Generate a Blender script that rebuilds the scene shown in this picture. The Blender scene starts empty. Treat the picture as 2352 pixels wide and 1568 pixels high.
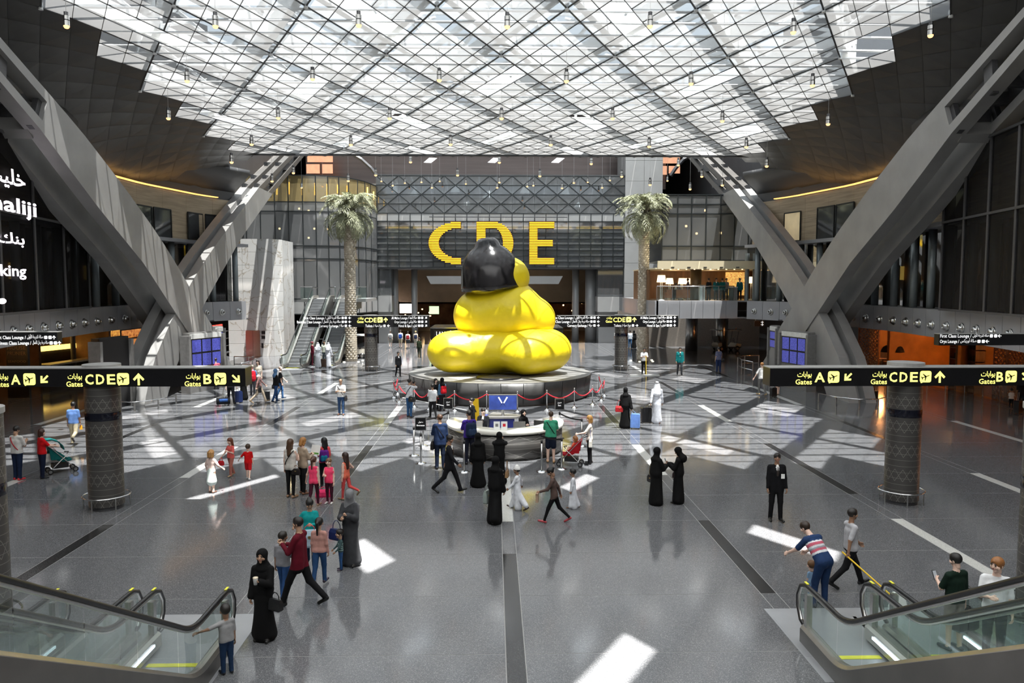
import bpy, math, random
import numpy as np
from mathutils import Vector, Matrix, Euler
random.seed(7); np.random.seed(7)
sc = bpy.context.scene; COL = sc.collection
R = math.radians; PI = math.pi
# ------------------------------------------------------------------ camera
FPX, CX, CY = 1764.0, 1176.0, 784.0
CAM = Vector((-0.35, 0.0, 6.1))
PITCH, YAW = math.atan(129 / FPX), math.atan(42 / FPX)
cd = bpy.data.cameras.new('camera'); co = bpy.data.objects.new('camera', cd); COL.objects.link(co)
cd.sensor_width = 36; cd.lens = 36 * FPX / 2352; cd.clip_end = 500; cd.clip_start = 0.05
co.location = CAM; co.rotation_euler = (PI / 2 - PITCH, 0, -YAW); sc.camera = co
CR = Euler((PI / 2 - PITCH, 0, -YAW)).to_matrix()
# ------------------------------------------------------------------ sky, sun, exposure
w = bpy.data.worlds.new('sky'); sc.world = w; w.use_nodes = True
bg = w.node_tree.nodes['Background']; bg.inputs[0].default_value = (0.80, 0.91, 1.0, 1); bg.inputs[1].default_value = 2.6
SUNDIR = Vector((-2.5, 2.9, -16.2)).normalized()
sd = bpy.data.lights.new('sun', 'SUN'); sd.energy = 26.0; sd.angle = R(0.53); sd.color = (1.0, 0.97, 0.92)
so = bpy.data.objects.new('sun', sd); COL.objects.link(so); so.location = (20, -20, 60)
so.rotation_euler = SUNDIR.to_track_quat('-Z', 'Y').to_euler()
vs = sc.view_settings; vs.view_transform = 'Standard'; vs.look = 'None'; vs.exposure = 0.18; vs.gamma = 1.0
vs.use_curve_mapping = False
sc.cycles.max_bounces = 4; sc.cycles.diffuse_bounces = 3; sc.cycles.glossy_bounces = 3; sc.cycles.transparent_max_bounces = 12
sc.cycles.use_adaptive_sampling = True; sc.cycles.adaptive_threshold = 0.17
sc.cycles.caustics_reflective = False; sc.cycles.caustics_refractive = False
sc.cycles.sample_clamp_indirect = 6.0
# ------------------------------------------------------------------ pixel -> place
def ray(x, y): return CR @ Vector((x - CX, CY - y, -FPX))
def fl(x, y, z=0.0):
    d = ray(x, y); return CAM + d * ((z - CAM.z) / d.z)
def plX(x, y, X):
    d = ray(x, y); return CAM + d * ((X - CAM.x) / d.x)
def plY(x, y, Y):
    d = ray(x, y); return CAM + d * ((Y - CAM.y) / d.y)
# ------------------------------------------------------------------ materials
MATS = {}
def srgb(c):
    if isinstance(c, str):
        c = c.lstrip('#'); c = [int(c[i:i + 2], 16) / 255 for i in (0, 2, 4)]
        c = [x / 12.92 if x <= 0.04045 else ((x + 0.055) / 1.055) ** 2.4 for x in c]
    return tuple(c)
def M(name, col, rough=0.5, metal=0.0, var=0.10, scale=6.0, emit=0.0, spec=0.5, bump=0.0, stretch=None, alpha=None, bscale=None):
    if name in MATS: return MATS[name]
    col = srgb(col)
    m = bpy.data.materials.new(name); m.use_nodes = True; MATS[name] = m
    nt = m.node_tree; N = nt.nodes; L = nt.links; b = N['Principled BSDF']
    tc = N.new('ShaderNodeTexCoord'); mp = N.new('ShaderNodeMapping'); nz = N.new('ShaderNodeTexNoise')
    mp.inputs['Scale'].default_value = stretch or (1, 1, 1)
    nz.inputs['Scale'].default_value = scale; nz.inputs['Detail'].default_value = 4
    L.new(tc.outputs['Object'], mp.inputs[0]); L.new(mp.outputs[0], nz.inputs[0])
    rp = N.new('ShaderNodeValToRGB'); rp.color_ramp.elements[0].position = 0.3; rp.color_ramp.elements[1].position = 0.7
    rp.color_ramp.elements[0].color = (*[max(0, c * (1 - var)) for c in col], 1)
    rp.color_ramp.elements[1].color = (*[min(1, c * (1 + var)) for c in col], 1)
    L.new(nz.outputs[0], rp.inputs[0]); L.new(rp.outputs[0], b.inputs['Base Color'])
    b.inputs['Roughness'].default_value = rough; b.inputs['Metallic'].default_value = metal
    b.inputs['Specular IOR Level'].default_value = spec
    if emit:
        L.new(rp.outputs[0], b.inputs['Emission Color']); b.inputs['Emission Strength'].default_value = emit
    if bump:
        bp = N.new('ShaderNodeBump'); bp.inputs['Strength'].default_value = bump; bp.inputs['Distance'].default_value = 0.05
        if bscale:
            n2 = N.new('ShaderNodeTexNoise'); n2.inputs['Scale'].default_value = bscale; n2.inputs['Detail'].default_value = 5
            L.new(tc.outputs['Object'], n2.inputs[0]); L.new(n2.outputs[0], bp.inputs['Height'])
        else: L.new(nz.outputs[0], bp.inputs['Height'])
        L.new(bp.outputs[0], b.inputs['Normal'])
    return m
def MG(name, tint=(0.75, 0.8, 0.8), refl=0.12, rough=0.03, body=0.0, bodycol=(0.1, 0.1, 0.1), fres=0.5):
    """sheet glass: light passes straight through, tinted, with a mirror share and a slight milky body"""
    if name in MATS: return MATS[name]
    m = bpy.data.materials.new(name); m.use_nodes = True; MATS[name] = m
    nt = m.node_tree; N = nt.nodes; L = nt.links; N.clear()
    out = N.new('ShaderNodeOutputMaterial'); tr = N.new('ShaderNodeBsdfTransparent'); gl = N.new('ShaderNodeBsdfGlossy')
    tr.inputs[0].default_value = (*tint, 1); gl.inputs['Roughness'].default_value = rough
    nz = N.new('ShaderNodeTexNoise'); nz.inputs['Scale'].default_value = 0.7
    mr = N.new('ShaderNodeMapRange'); mr.inputs[3].default_value = refl * 0.85; mr.inputs[4].default_value = refl * 1.15
    L.new(nz.outputs[0], mr.inputs[0])
    fr = N.new('ShaderNodeLayerWeight'); fr.inputs[0].default_value = 0.25
    ad = N.new('ShaderNodeMath'); ad.operation = 'MULTIPLY_ADD'; ad.inputs[1].default_value = fres; ad.use_clamp = True
    L.new(fr.outputs['Fresnel'], ad.inputs[0]); L.new(mr.outputs[0], ad.inputs[2])
    base = tr.outputs[0]
    if body:
        df = N.new('ShaderNodeBsdfDiffuse'); df.inputs[0].default_value = (*bodycol, 1)
        mb = N.new('ShaderNodeMixShader'); mb.inputs[0].default_value = body
        L.new(tr.outputs[0], mb.inputs[1]); L.new(df.outputs[0], mb.inputs[2]); base = mb.outputs[0]
    mx = N.new('ShaderNodeMixShader'); L.new(ad.outputs[0], mx.inputs[0]); L.new(base, mx.inputs[1]); L.new(gl.outputs[0], mx.inputs[2])
    L.new(mx.outputs[0], out.inputs[0]); return m
def m_floor(name, col, speck, rough):
    m = bpy.data.materials.new(name); m.use_nodes = True; MATS[name] = m
    nt = m.node_tree; N = nt.nodes; L = nt.links; b = N['Principled BSDF']
    ge = N.new('ShaderNodeNewGeometry'); v = N.new('ShaderNodeTexVoronoi'); v.inputs['Scale'].default_value = 105
    L.new(ge.outputs['Position'], v.inputs['Vector'])
    sp = N.new('ShaderNodeSeparateColor'); L.new(v.outputs['Color'], sp.inputs[0])
    rp = N.new('ShaderNodeValToRGB'); e = rp.color_ramp.elements
    e[0].position = 0.0; e[0].color = (*[c * 0.72 for c in col], 1); e[1].position = 0.8; e[1].color = (*[c * 1.1 for c in col], 1)
    x = e.new(0.93); x.color = (*speck, 1)
    L.new(sp.outputs[0], rp.inputs[0])
    n2 = N.new('ShaderNodeTexNoise'); n2.inputs['Scale'].default_value = 0.35; L.new(ge.outputs['Position'], n2.inputs['Vector'])
    mr = N.new('ShaderNodeMapRange'); mr.inputs[3].default_value = rough * 0.8; mr.inputs[4].default_value = rough * 1.25
    L.new(n2.outputs[0], mr.inputs[0]); L.new(mr.outputs[0], b.inputs['Roughness'])
    L.new(rp.outputs[0], b.inputs['Base Color']); b.inputs['Specular IOR Level'].default_value = 0.62
    return m
def m_panel(name, tint, share, lo, hi):
    """fritted translucent skylight pane: a share passes straight through, the rest is scattered"""
    m = bpy.data.materials.new(name); m.use_nodes = True; MATS[name] = m
    nt = m.node_tree; N = nt.nodes; L = nt.links; N.clear()
    out = N.new('ShaderNodeOutputMaterial'); tr = N.new('ShaderNodeBsdfTransparent'); tl = N.new('ShaderNodeBsdfTranslucent')
    df = N.new('ShaderNodeBsdfDiffuse'); df.inputs[0].default_value = (0.62, 0.62, 0.61, 1)
    tr.inputs[0].default_value = (tint, tint * 1.03, tint * 1.05, 1)
    nz = N.new('ShaderNodeTexNoise'); nz.inputs['Scale'].default_value = 0.4; ge = N.new('ShaderNodeNewGeometry')
    L.new(ge.outputs['Position'], nz.inputs['Vector'])
    rp = N.new('ShaderNodeValToRGB'); rp.color_ramp.elements[0].color = (lo, lo, lo, 1); rp.color_ramp.elements[1].color = (hi, hi, hi, 1)
    L.new(nz.outputs[0], rp.inputs[0]); L.new(rp.outputs[0], tl.inputs[0])
    m1 = N.new('ShaderNodeMixShader'); m1.inputs[0].default_value = 0.35; L.new(tl.outputs[0], m1.inputs[1]); L.new(df.outputs[0], m1.inputs[2])
    lw = N.new('ShaderNodeLayerWeight'); lw.inputs[0].default_value = 0.5; mg = N.new('ShaderNodeMapRange'); mg.inputs[1].default_value = 0.3; mg.inputs[2].default_value = 0.86
    mg.inputs[3].default_value = 1 - share; mg.inputs[4].default_value = 0.97; L.new(lw.outputs['Facing'], mg.inputs[0])
    m2 = N.new('ShaderNodeMixShader'); L.new(mg.outputs[0], m2.inputs[0]); L.new(tr.outputs[0], m2.inputs[1]); L.new(m1.outputs[0], m2.inputs[2])
    L.new(m2.outputs[0], out.inputs[0]); return m
# ------------------------------------------------------------------ mesh builder
def newmesh(name, v, f, mi=None, mats=(), smooth=False):
    me = bpy.data.meshes.new(name); me.from_pydata(v, [], f)
    for m in mats: me.materials.append(m)
    if mi is not None and len(mats) > 1: me.polygons.foreach_set('material_index', np.asarray(mi, dtype=np.int32))
    if smooth: me.polygons.foreach_set('use_smooth', np.ones(len(me.polygons), dtype=bool))
    me.update(); return me
def wmat(o):
    m = o.matrix_basis
    return wmat(o.parent) @ o.matrix_parent_inverse @ m if o.parent else m.copy()
def link(name, me, parent=None, world=True, loc=None, rz=0.0):
    o = bpy.data.objects.new(name, me); COL.objects.link(o)
    if parent is not None:
        o.parent = parent
        if world: o.matrix_parent_inverse = wmat(parent).inverted()
    if loc is not None: o.location = loc
    if rz: o.rotation_euler = (0, 0, rz)
    return o
def tag(o, label, cat, group=None):
    o['label'] = label; o['category'] = cat
    if group: o['group'] = group
    return o
def thing(name, label, cat, loc=(0, 0, 0), rz=0.0, group=None):
    o = bpy.data.objects.new(name, None); COL.objects.link(o); o.location = loc; o.rotation_euler = (0, 0, rz)
    o.empty_display_size = 0.2
    return tag(o, label, cat, group)
def struct(o, label=None):
    o['kind'] = 'structure'
    if label: o['label'] = label
    return o
def sroot(name, label=None):
    o = bpy.data.objects.new(name, None); COL.objects.link(o); return struct(o, label)
def copytree(o, parent=None):
    c = o.copy(); COL.objects.link(c)
    if parent is not None: c.parent = parent
    for ch in list(o.children): copytree(ch, c)
    return c
class MB:
    def __init__(s): s.v = []; s.f = []; s.m = []
    def add(s, vs, fs, mi=0):
        n = len(s.v); s.v += [tuple(p) for p in vs]; s.f += [tuple(i + n for i in f) for f in fs]; s.m += [mi] * len(fs); return s
    def box(s, x0, x1, y0, y1, z0, z1, mi=0):
        return s.hexa([(x0, y0, z0), (x1, y0, z0), (x1, y1, z0), (x0, y1, z0), (x0, y0, z1), (x1, y0, z1), (x1, y1, z1), (x0, y1, z1)], mi)
    def hexa(s, p, mi=0):
        return s.add(p, [(0, 3, 2, 1), (4, 5, 6, 7), (0, 1, 5, 4), (1, 2, 6, 5), (2, 3, 7, 6), (3, 0, 4, 7)], mi)
    def bar(s, a, b, w, h, mi=0, up=(0, 0, 1)):
        a = Vector(a); b = Vector(b); d = (b - a).normalized(); u = Vector(up)
        if abs(d.dot(u)) > 0.98: u = Vector((0, 1, 0))
        sd = d.cross(u).normalized(); u = sd.cross(d).normalized(); W = sd * w / 2; H = u * h / 2
        return s.hexa([a - W - H, a + W - H, b + W - H, b - W - H, a - W + H, a + W + H, b + W + H, b - W + H], mi)
    def cyl(s, a, b, r0, r1=None, n=12, mi=0, caps=True):
        a = Vector(a); b = Vector(b); r1 = r0 if r1 is None else r1
        d = (b - a).normalized(); u = Vector((0, 0, 1)) if abs(d.z) < 0.9 else Vector((1, 0, 0))
        s1 = d.cross(u).normalized(); s2 = d.cross(s1)
        vs = []
        for p, r in ((a, r0), (b, r1)):
            for i in range(n):
                t = 2 * PI * i / n; vs.append(p + s1 * (r * math.cos(t)) + s2 * (r * math.sin(t)))
        fs = [(i, (i + 1) % n, n + (i + 1) % n, n + i) for i in range(n)]
        if caps: fs += [tuple(range(n - 1, -1, -1)), tuple(range(n, 2 * n))]
        return s.add(vs, fs, mi)
    def tube(s, pts, r, n=8, mi=0, closed=False):
        pts = [Vector(p) for p in pts]; k = len(pts); vs = []; pu = None
        for i, p in enumerate(pts):
            if closed: d = pts[(i + 1) % k] - pts[i - 1]
            else: d = pts[min(i + 1, k - 1)] - pts[max(i - 1, 0)]
            d.normalize()
            if pu is None:
                u = Vector((0, 0, 1)) if abs(d.z) < 0.9 else Vector((1, 0, 0))
            else: u = pu
            s1 = d.cross(u).normalized(); u = s1.cross(d).normalized(); pu = u
            rr = r[i] if isinstance(r, (list, tuple)) else r
            for j in range(n):
                t = 2 * PI * j / n; vs.append(p + s1 * (rr * math.cos(t)) + u * (rr * math.sin(t)))
        fs = []
        for i in range(k if closed else k - 1):
            i2 = (i + 1) % k
            for j in range(n):
                j2 = (j + 1) % n; fs.append((i * n + j, i * n + j2, i2 * n + j2, i2 * n + j))
        if not closed: fs += [tuple(range(n - 1, -1, -1)), tuple(range((k - 1) * n, k * n))]
        return s.add(vs, fs, mi)
    def lathe(s, prof, c=(0, 0, 0), n=24, mi=0, a0=0.0, a1=2 * PI):
        full = abs(a1 - a0 - 2 * PI) < 1e-6; k = n if full else n + 1; vs = []
        for r, z in prof:
            for i in range(k):
                t = a0 + (a1 - a0) * i / n; vs.append((c[0] + r * math.cos(t), c[1] + r * math.sin(t), c[2] + z))
        fs = []
        for j in range(len(prof) - 1):
            for i in range(n):
                i2 = (i + 1) % k; fs.append((j * k + i, j * k + i2, (j + 1) * k + i2, (j + 1) * k + i))
        return s.add(vs, fs, mi)
    def prism(s, poly, y0, y1, mi=0, axis='y'):
        n = len(poly); vs = []
        for t in (y0, y1):
            for a, b in poly: vs.append((a, t, b) if axis == 'y' else ((t, a, b) if axis == 'x' else (a, b, t)))
        fs = [tuple(range(n)), tuple(range(2 * n - 1, n - 1, -1))] + [(i, n + i, n + (i + 1) % n, (i + 1) % n) for i in range(n)]
        return s.add(vs, fs, mi)
    def strip(s, secs, mi=0, caps=True):
        """loft closed cross-sections (lists of points, equal length)"""
        n = len(secs[0]); vs = [p for q in secs for p in q]; fs = []
        for i in range(len(secs) - 1):
            for j in range(n):
                j2 = (j + 1) % n; fs.append((i * n + j, i * n + j2, (i + 1) * n + j2, (i + 1) * n + j))
        if caps: fs += [tuple(range(n - 1, -1, -1)), tuple(range((len(secs) - 1) * n, len(secs) * n))]
        return s.add(vs, fs, mi)
    def mesh(s, name, mats, smooth=False):
        if not isinstance(mats, (list, tuple)): mats = [mats]
        return newmesh(name, s.v, s.f, s.m, mats, smooth)
    def build(s, name, mats, parent=None, smooth=False, world=True, loc=None, rz=0.0):
        return link(name, s.mesh(name, mats, smooth), parent, world, loc, rz)
# ------------------------------------------------------------------ lettering (built-in font), Arabic joined by hand
AR = {'ا': ('ﺍ', 'ﺎ', '', ''), 'أ': ('ﺃ', 'ﺄ', '', ''), 'ب': ('ﺏ', 'ﺐ', 'ﺑ', 'ﺒ'), 'ت': ('ﺕ', 'ﺖ', 'ﺗ', 'ﺘ'), 'ة': ('ﺓ', 'ﺔ', '', ''), 'ج': ('ﺝ', 'ﺞ', 'ﺟ', 'ﺠ'),
      'د': ('ﺩ', 'ﺪ', '', ''), 'ر': ('ﺭ', 'ﺮ', '', ''), 'س': ('ﺱ', 'ﺲ', 'ﺳ', 'ﺴ'), 'ص': ('ﺹ', 'ﺺ', 'ﺻ', 'ﺼ'), 'ع': ('ﻉ', 'ﻊ', 'ﻋ', 'ﻌ'), 'ف': ('ﻑ', 'ﻒ', 'ﻓ', 'ﻔ'),
      'ق': ('ﻕ', 'ﻖ', 'ﻗ', 'ﻘ'), 'ك': ('ﻙ', 'ﻚ', 'ﻛ', 'ﻜ'), 'ل': ('ﻝ', 'ﻞ', 'ﻟ', 'ﻠ'), 'م': ('ﻡ', 'ﻢ', 'ﻣ', 'ﻤ'), 'ن': ('ﻥ', 'ﻦ', 'ﻧ', 'ﻨ'), 'ه': ('ﻩ', 'ﻪ', 'ﻫ', 'ﻬ'),
      'و': ('ﻭ', 'ﻮ', '', ''), 'ى': ('ﻯ', 'ﻰ', '', ''), 'ي': ('ﻱ', 'ﻲ', 'ﻳ', 'ﻴ'), 'خ': ('ﺥ', 'ﺦ', 'ﺧ', 'ﺨ'), 'ح': ('ﺡ', 'ﺢ', 'ﺣ', 'ﺤ')}
def arab(s):
    out = []
    for i, ch in enumerate(s):
        if ch not in AR: out.append(ch); continue
        p = i > 0 and s[i - 1] in AR and AR[s[i - 1]][2] != ''
        n = i < len(s) - 1 and s[i + 1] in AR and AR[ch][2] != ''
        out.append(AR[ch][3] if p and n else AR[ch][1] if p else AR[ch][2] if n else AR[ch][0])
    return ''.join(reversed(out))
TXT = {}
def text_vf(s, bold=0.0):
    k = (s, bold)
    if k in TXT: return TXT[k]
    c = bpy.data.curves.new('lettering', 'FONT'); c.body = s; c.size = 1.0; c.resolution_u = 2; c.offset = bold
    o = bpy.data.objects.new('lettering', c); COL.objects.link(o)
    me = bpy.data.meshes.new_from_object(o)
    v = np.array([x.co[:] for x in me.vertices]) if len(me.vertices) else np.zeros((0, 3)); f = [tuple(p.vertices) for p in me.polygons]
    bpy.data.objects.remove(o); bpy.data.curves.remove(c); bpy.data.meshes.remove(me)
    TXT[k] = (v, f); return v, f
class Print(MB):
    """flat print in a local x (right), z (up) frame, lying at y = 0"""
    def text(s, t, x, z, h, align='l', bold=0.0, width=None, mi=0):
        v, f = text_vf(t, bold)
        if len(v) == 0: return s
        x0, x1 = v[:, 0].min(), v[:, 0].max(); k = h / 0.72
        kx = k if width is None else width / max(1e-6, x1 - x0)
        off = x - x0 * kx if align == 'l' else (x - x1 * kx if align == 'r' else x - (x0 + x1) / 2 * kx)
        return s.add([(off + p[0] * kx, 0, z + p[1] * k) for p in v], f, mi)
    def poly(s, pts, mi=0, y=0.0): return s.add([(a, y, b) for a, b in pts], [tuple(range(len(pts)))], mi)
    def arrow(s, x, z, h, ang, mi=0):
        pts = [(-.09, -.5), (.09, -.5), (.09, .12), (.34, -.14), (.46, 0), (0, .5), (-.46, 0), (-.34, -.14), (-.09, .12)]
        ca, sa = math.cos(ang), math.sin(ang)
        q = [(x + h * (a * ca - b * sa), z + h * (a * sa + b * ca)) for a, b in pts]
        s.poly([q[i] for i in (0, 1, 2, 8)], mi); s.poly([q[i] for i in (2, 3, 4, 5)], mi); s.poly([q[i] for i in (5, 6, 7, 8)], mi)
        return s.poly([q[2], q[5], q[8]], mi)
    def rrect(s, x, z, wd, h, r, mi=0, y=0.0):
        p = []
        for cx_, cz_, a in ((x + wd / 2 - r, z + h / 2 - r, 0), (x - wd / 2 + r, z + h / 2 - r, 90), (x - wd / 2 + r, z - h / 2 + r, 180), (x + wd / 2 - r, z - h / 2 + r, 270)):
            for i in range(4): t = R(a + 30 * i); p.append((cx_ + r * math.cos(t), cz_ + r * math.sin(t)))
        return s.poly(p, mi, y)
    def plane(s, x, z, h, mi_bg, mi_fg):
        s.rrect(x, z, h, h, h * .18, mi_bg)
        s.add([(x - h * .42, 0, z - h * .55), (x - h * .28, 0, z - h * .55), (x - h * .28, 0, z - h * .45), (x - h * .42, 0, z - h * .45)], [(0, 1, 2, 3)], mi_bg)
        ca, sa = math.cos(R(20)), math.sin(R(20)); k = h * .40
        def pp(l): return [(x + k * (a * ca - b * sa), z + k * (a * sa + b * ca)) for a, b in l]
        for l in ([(-.9, -.09), (.75, -.09), (.95, 0), (.75, .09), (-.9, .09)], [(-.15, 0), (.25, 0), (-.3, .8), (-.48, .8)], [(-.15, 0), (.25, 0), (-.3, -.8), (-.48, -.8)], [(-.9, 0), (-.6, 0), (-.85, .36), (-1.0, .36)], [(-.9, 0), (-.6, 0), (-.85, -.36), (-1.0, -.36)]):
            s.poly(pp(l), mi_fg, -0.004)
        return s
# ------------------------------------------------------------------ shared materials
STEEL = M('brushed_steel', (0.55, 0.55, 0.54), 0.28, 1.0, 0.05, 30)
CHROME = M('polished_steel', (0.72, 0.72, 0.72), 0.12, 1.0, 0.03, 10)
DARKST = M('dark_steel', (0.10, 0.10, 0.105), 0.4, 0.6, 0.1, 12)
BLACK = M('black_plastic', (0.012, 0.012, 0.013), 0.45, 0, 0.2, 20)
RUBBER = M('black_rubber', (0.014, 0.014, 0.015), 0.33, 0, 0.2, 15)
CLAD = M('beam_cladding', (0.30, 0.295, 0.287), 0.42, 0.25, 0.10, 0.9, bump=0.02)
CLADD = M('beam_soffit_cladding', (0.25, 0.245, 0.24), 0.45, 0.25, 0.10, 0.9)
FASCIA = M('fascia_aluminium', (0.34, 0.345, 0.365), 0.4, 0.3, 0.05, 1.0)
WHITE = M('white_paint', (0.78, 0.78, 0.76), 0.45, 0, 0.04, 5)
DARKCEIL = M('dark_ceiling_metal', (0.10, 0.10, 0.10), 0.36, 0.2, 0.10, 1.2)
SOFFIT = M('bulkhead_paint', (0.07, 0.07, 0.073), 0.55, 0.0, 0.08, 0.8)
TRAV = M('travertine', (0.40, 0.32, 0.22), 0.5, 0, 0.22, 1.1, stretch=(0.5, 0.5, 9))
MARBLE = None
WARM = M('warm_lamp', (1.0, 0.62, 0.28), 0.5, 0, 0.03, 3, emit=9.0)
COVE = M('cove_strip_lamp', (1.0, 0.50, 0.14), 0.5, 0, 0.10, 2, emit=1.7)
AMBER = M('amber_strip_lamp', (1.0, 0.58, 0.12), 0.5, 0, 0.15, 2, emit=3.0)
BULB = M('pendant_bulb', (1.0, 0.50, 0.20), 0.5, 0, 0.02, 3, emit=2.2)
FLT = m_floor('terrazzo_grey', (0.118, 0.121, 0.128), (0.24, 0.24, 0.25), 0.10)
FLD = m_floor('terrazzo_black', (0.020, 0.020, 0.021), (0.05, 0.05, 0.05), 0.15)
FLW = m_floor('terrazzo_white', (0.60, 0.60, 0.57), (0.72, 0.72, 0.70), 0.20)
JOINT = M('floor_joint_metal', (0.27, 0.27, 0.265), 0.35, 0.0, 0.05, 5)
FRIT = m_panel('fritted_glass', 0.66, 0.60, 0.085, 0.115)
OPAL = m_panel('fill_opal_glass', 0.0, 0.10, 0.32, 0.38)  # for the unseen near ceiling, scatters sun as added fill light
FRAME = M('skylight_bar', (0.055, 0.056, 0.058), 0.4, 0.5, 0.05, 4)
TRUSS = M('truss_white_paint', (0.82, 0.83, 0.83), 0.5, 0, 0.05, 3)
GFAC = MG('facade_glass', (0.40, 0.43, 0.44), 0.14, 0.04, 0.42, (0.20, 0.21, 0.215))
GDARK = MG('dark_glass', (0.16, 0.17, 0.17), 0.10, 0.05, 0.25, (0.03, 0.03, 0.03))
GCLEAR = MG('balustrade_glass', (0.86, 0.93, 0.91), 0.05, 0.02, 0.05, (0.35, 0.42, 0.40))
MULL = M('mullion_dark', (0.035, 0.04, 0.042), 0.35, 0.5, 0.05, 5)
# ------------------------------------------------------------------ floor of big terrazzo slabs
floor = struct(MB().box(-34, 34, -14, 132, -0.3, -0.003).build('floor', [JOINT]), 'polished grey terrazzo floor of big slabs with black and white inlaid strips')
RL = 2.39; R0 = 12.33; LW = 5.1; SW2 = 0.16; G = 0.009
tile_me = MB().box(-(LW / 2 - SW2) + G, (LW / 2 - SW2) - G, -RL / 2 + G, RL / 2 - G, -0.05, 0).mesh('floor_slab', [FLT])
lane_me = MB().box(-SW2 + G, SW2 - G, -RL / 2 + G, RL / 2 - G, -0.05, 0).mesh('lane_slab', [FLT])
rest = MB()
STR = {0: [(7.5, 17.1, 'd'), (19.5, 24.3, 'w')], 1: [(14.7, 19.5, 'd'), (24.3, 29.1, 'w'), (33.8, 38.6, 'd')],
       2: [(14.7, 19.5, 'w'), (21.9, 29.1, 'd'), (33.8, 38.6, 'w'), (43.4, 48.2, 'd'), (53, 57.8, 'w')],
       3: [(19.5, 24.3, 'w'), (29.1, 33.8, 'd'), (38.6, 45.8, 'w'), (50.6, 57.8, 'd')], 4: [(29.1, 33.8, 'w')],
       -1: [(24.3, 29.1, 'd'), (33.8, 38.6, 'w'), (60.2, 65, 'w')], -2: [(14.7, 19.5, 'd'), (24.3, 29.1, 'w'), (33.8, 38.6, 'd'), (43.4, 48.2, 'w')],
       -3: [(19.5, 24.3, 'w'), (29.1, 33.8, 'd'), (38.6, 45.8, 'w')], -4: [(33.8, 38.6, 'w')]}
for k in range(-6, 7):
    X = LW * k
    for n in range(-10, 38):
        y0 = R0 + RL * n; ym = y0 + RL / 2
        inl = any(a - 0.2 < ym < b + 0.2 for a, b, c in STR.get(k, []))
        if not inl: rest.box(X - SW2 + G, X + SW2 - G, y0 + G, y0 + RL - G, -0.05, 0)
        if k < 6:
            if -4 <= k < 4 and 0 <= n < 15 and not (n < 1 and abs(k + .5) > 3):
                o = link('floor_slab', tile_me, floor, False); o.location = (X + LW / 2, ym, 0)
            else: rest.box(X + SW2 + G, X + LW - SW2 - G, y0 + G, y0 + RL - G, -0.05, 0)
    for a, b, c in STR.get(k, []):
        a = R0 + RL * round((a - R0) / RL); b = R0 + RL * round((b - R0) / RL)
        MB().box(-SW2 + G, SW2 - G, a - ((a + b) / 2) + G, b - (a + b) / 2 - G, -0.05, 0).build('inlaid_strip', [FLD if c == 'd' else FLW], floor, False, False, (X, (a + b) / 2, 0))
o = rest.build('floor_slab', [FLT], floor); o['kind'] = 'stuff'
# ------------------------------------------------------------------ ceiling: skylight lattice
ux, uy, D0 = 0.6375, 1.035, 31.0
def ZC(d):
    if d > 54: return 15.1
    d = max(d, 23.0); return 15.1 + 0.0035 * (54 - d) ** 2
def ZN(m, n):
    x, d = abs(m * ux), D0 + n * uy
    return ZC(d) - (2.5 * ((x - 16.5) / 5.5) ** 2 if x > 16.5 else 0)
def node(m, n, dz=0.0): return Vector((m * ux, D0 + n * uy, ZN(m, n) + dz))
def bound(n): return 28 - (0, 1, 2, 1)[n % 4]
NMIN, NMAX = -8, 22
def inside(m, n): return not (n == NMIN and m % 4 != 1) and abs(m) + 1 <= bound(n) and abs(m) <= bound(n - 1) and abs(m) <= bound(n + 1)
ceiling = sroot('ceiling', 'curved hall ceiling with a lattice skylight and dark metal side panels')
OPEN = {}
def hole(X, d, dirn, ks=(-1, 0, 1)):
    best = min(((m, n) for n in range(-40, 24) for m in range(-30, 31) if (m + n) % 2), key=lambda q: (q[0] * ux - X) ** 2 + (D0 + q[1] * uy - d) ** 2)
    for k in ks: OPEN[(best[0] + (k if dirn == 'a' else -k), best[1] + k)] = 1
def on_ceiling(x, y):
    d = ray(x, y); t = 0.0
    for i in range(4000):
        t += 0.02 / d.length * 1.0
        p = CAM + d * (t)
        if p.z > ZC(p.y): return p
        if p.y > 54: break
    return CAM + d * (54 / d.y)
for x, y, dr in ((310, 60, 'a'), (872, 58, 'a'), (1430, 63, 'a'), (690, 194, 'b'), (1152, 194, 'b'), (1618, 203, 'b'), (540, 277, 'a'), (942, 275, 'a'),
                 (1350, 278, 'a'), (790, 323, 'b'), (1146, 323, 'b'), (1500, 327, 'b'), (670, 349, 'a'), (983, 347, 'a'), (1300, 349, 'a'), (1612, 352, 'a')):
    p = on_ceiling(x, y); hole(p.x, p.y, dr)
for x, y in ((1985, 80), (1743, 288)):
    p = on_ceiling(x, y); hole(p.x, p.y, 'b', (0, 1)); hole(p.x + ux, p.y + uy, 'b', (0, 1))
for X in (-10.0, 0.0, 10.2): hole(X, 26.2, 'b')
NEARH = []
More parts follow.
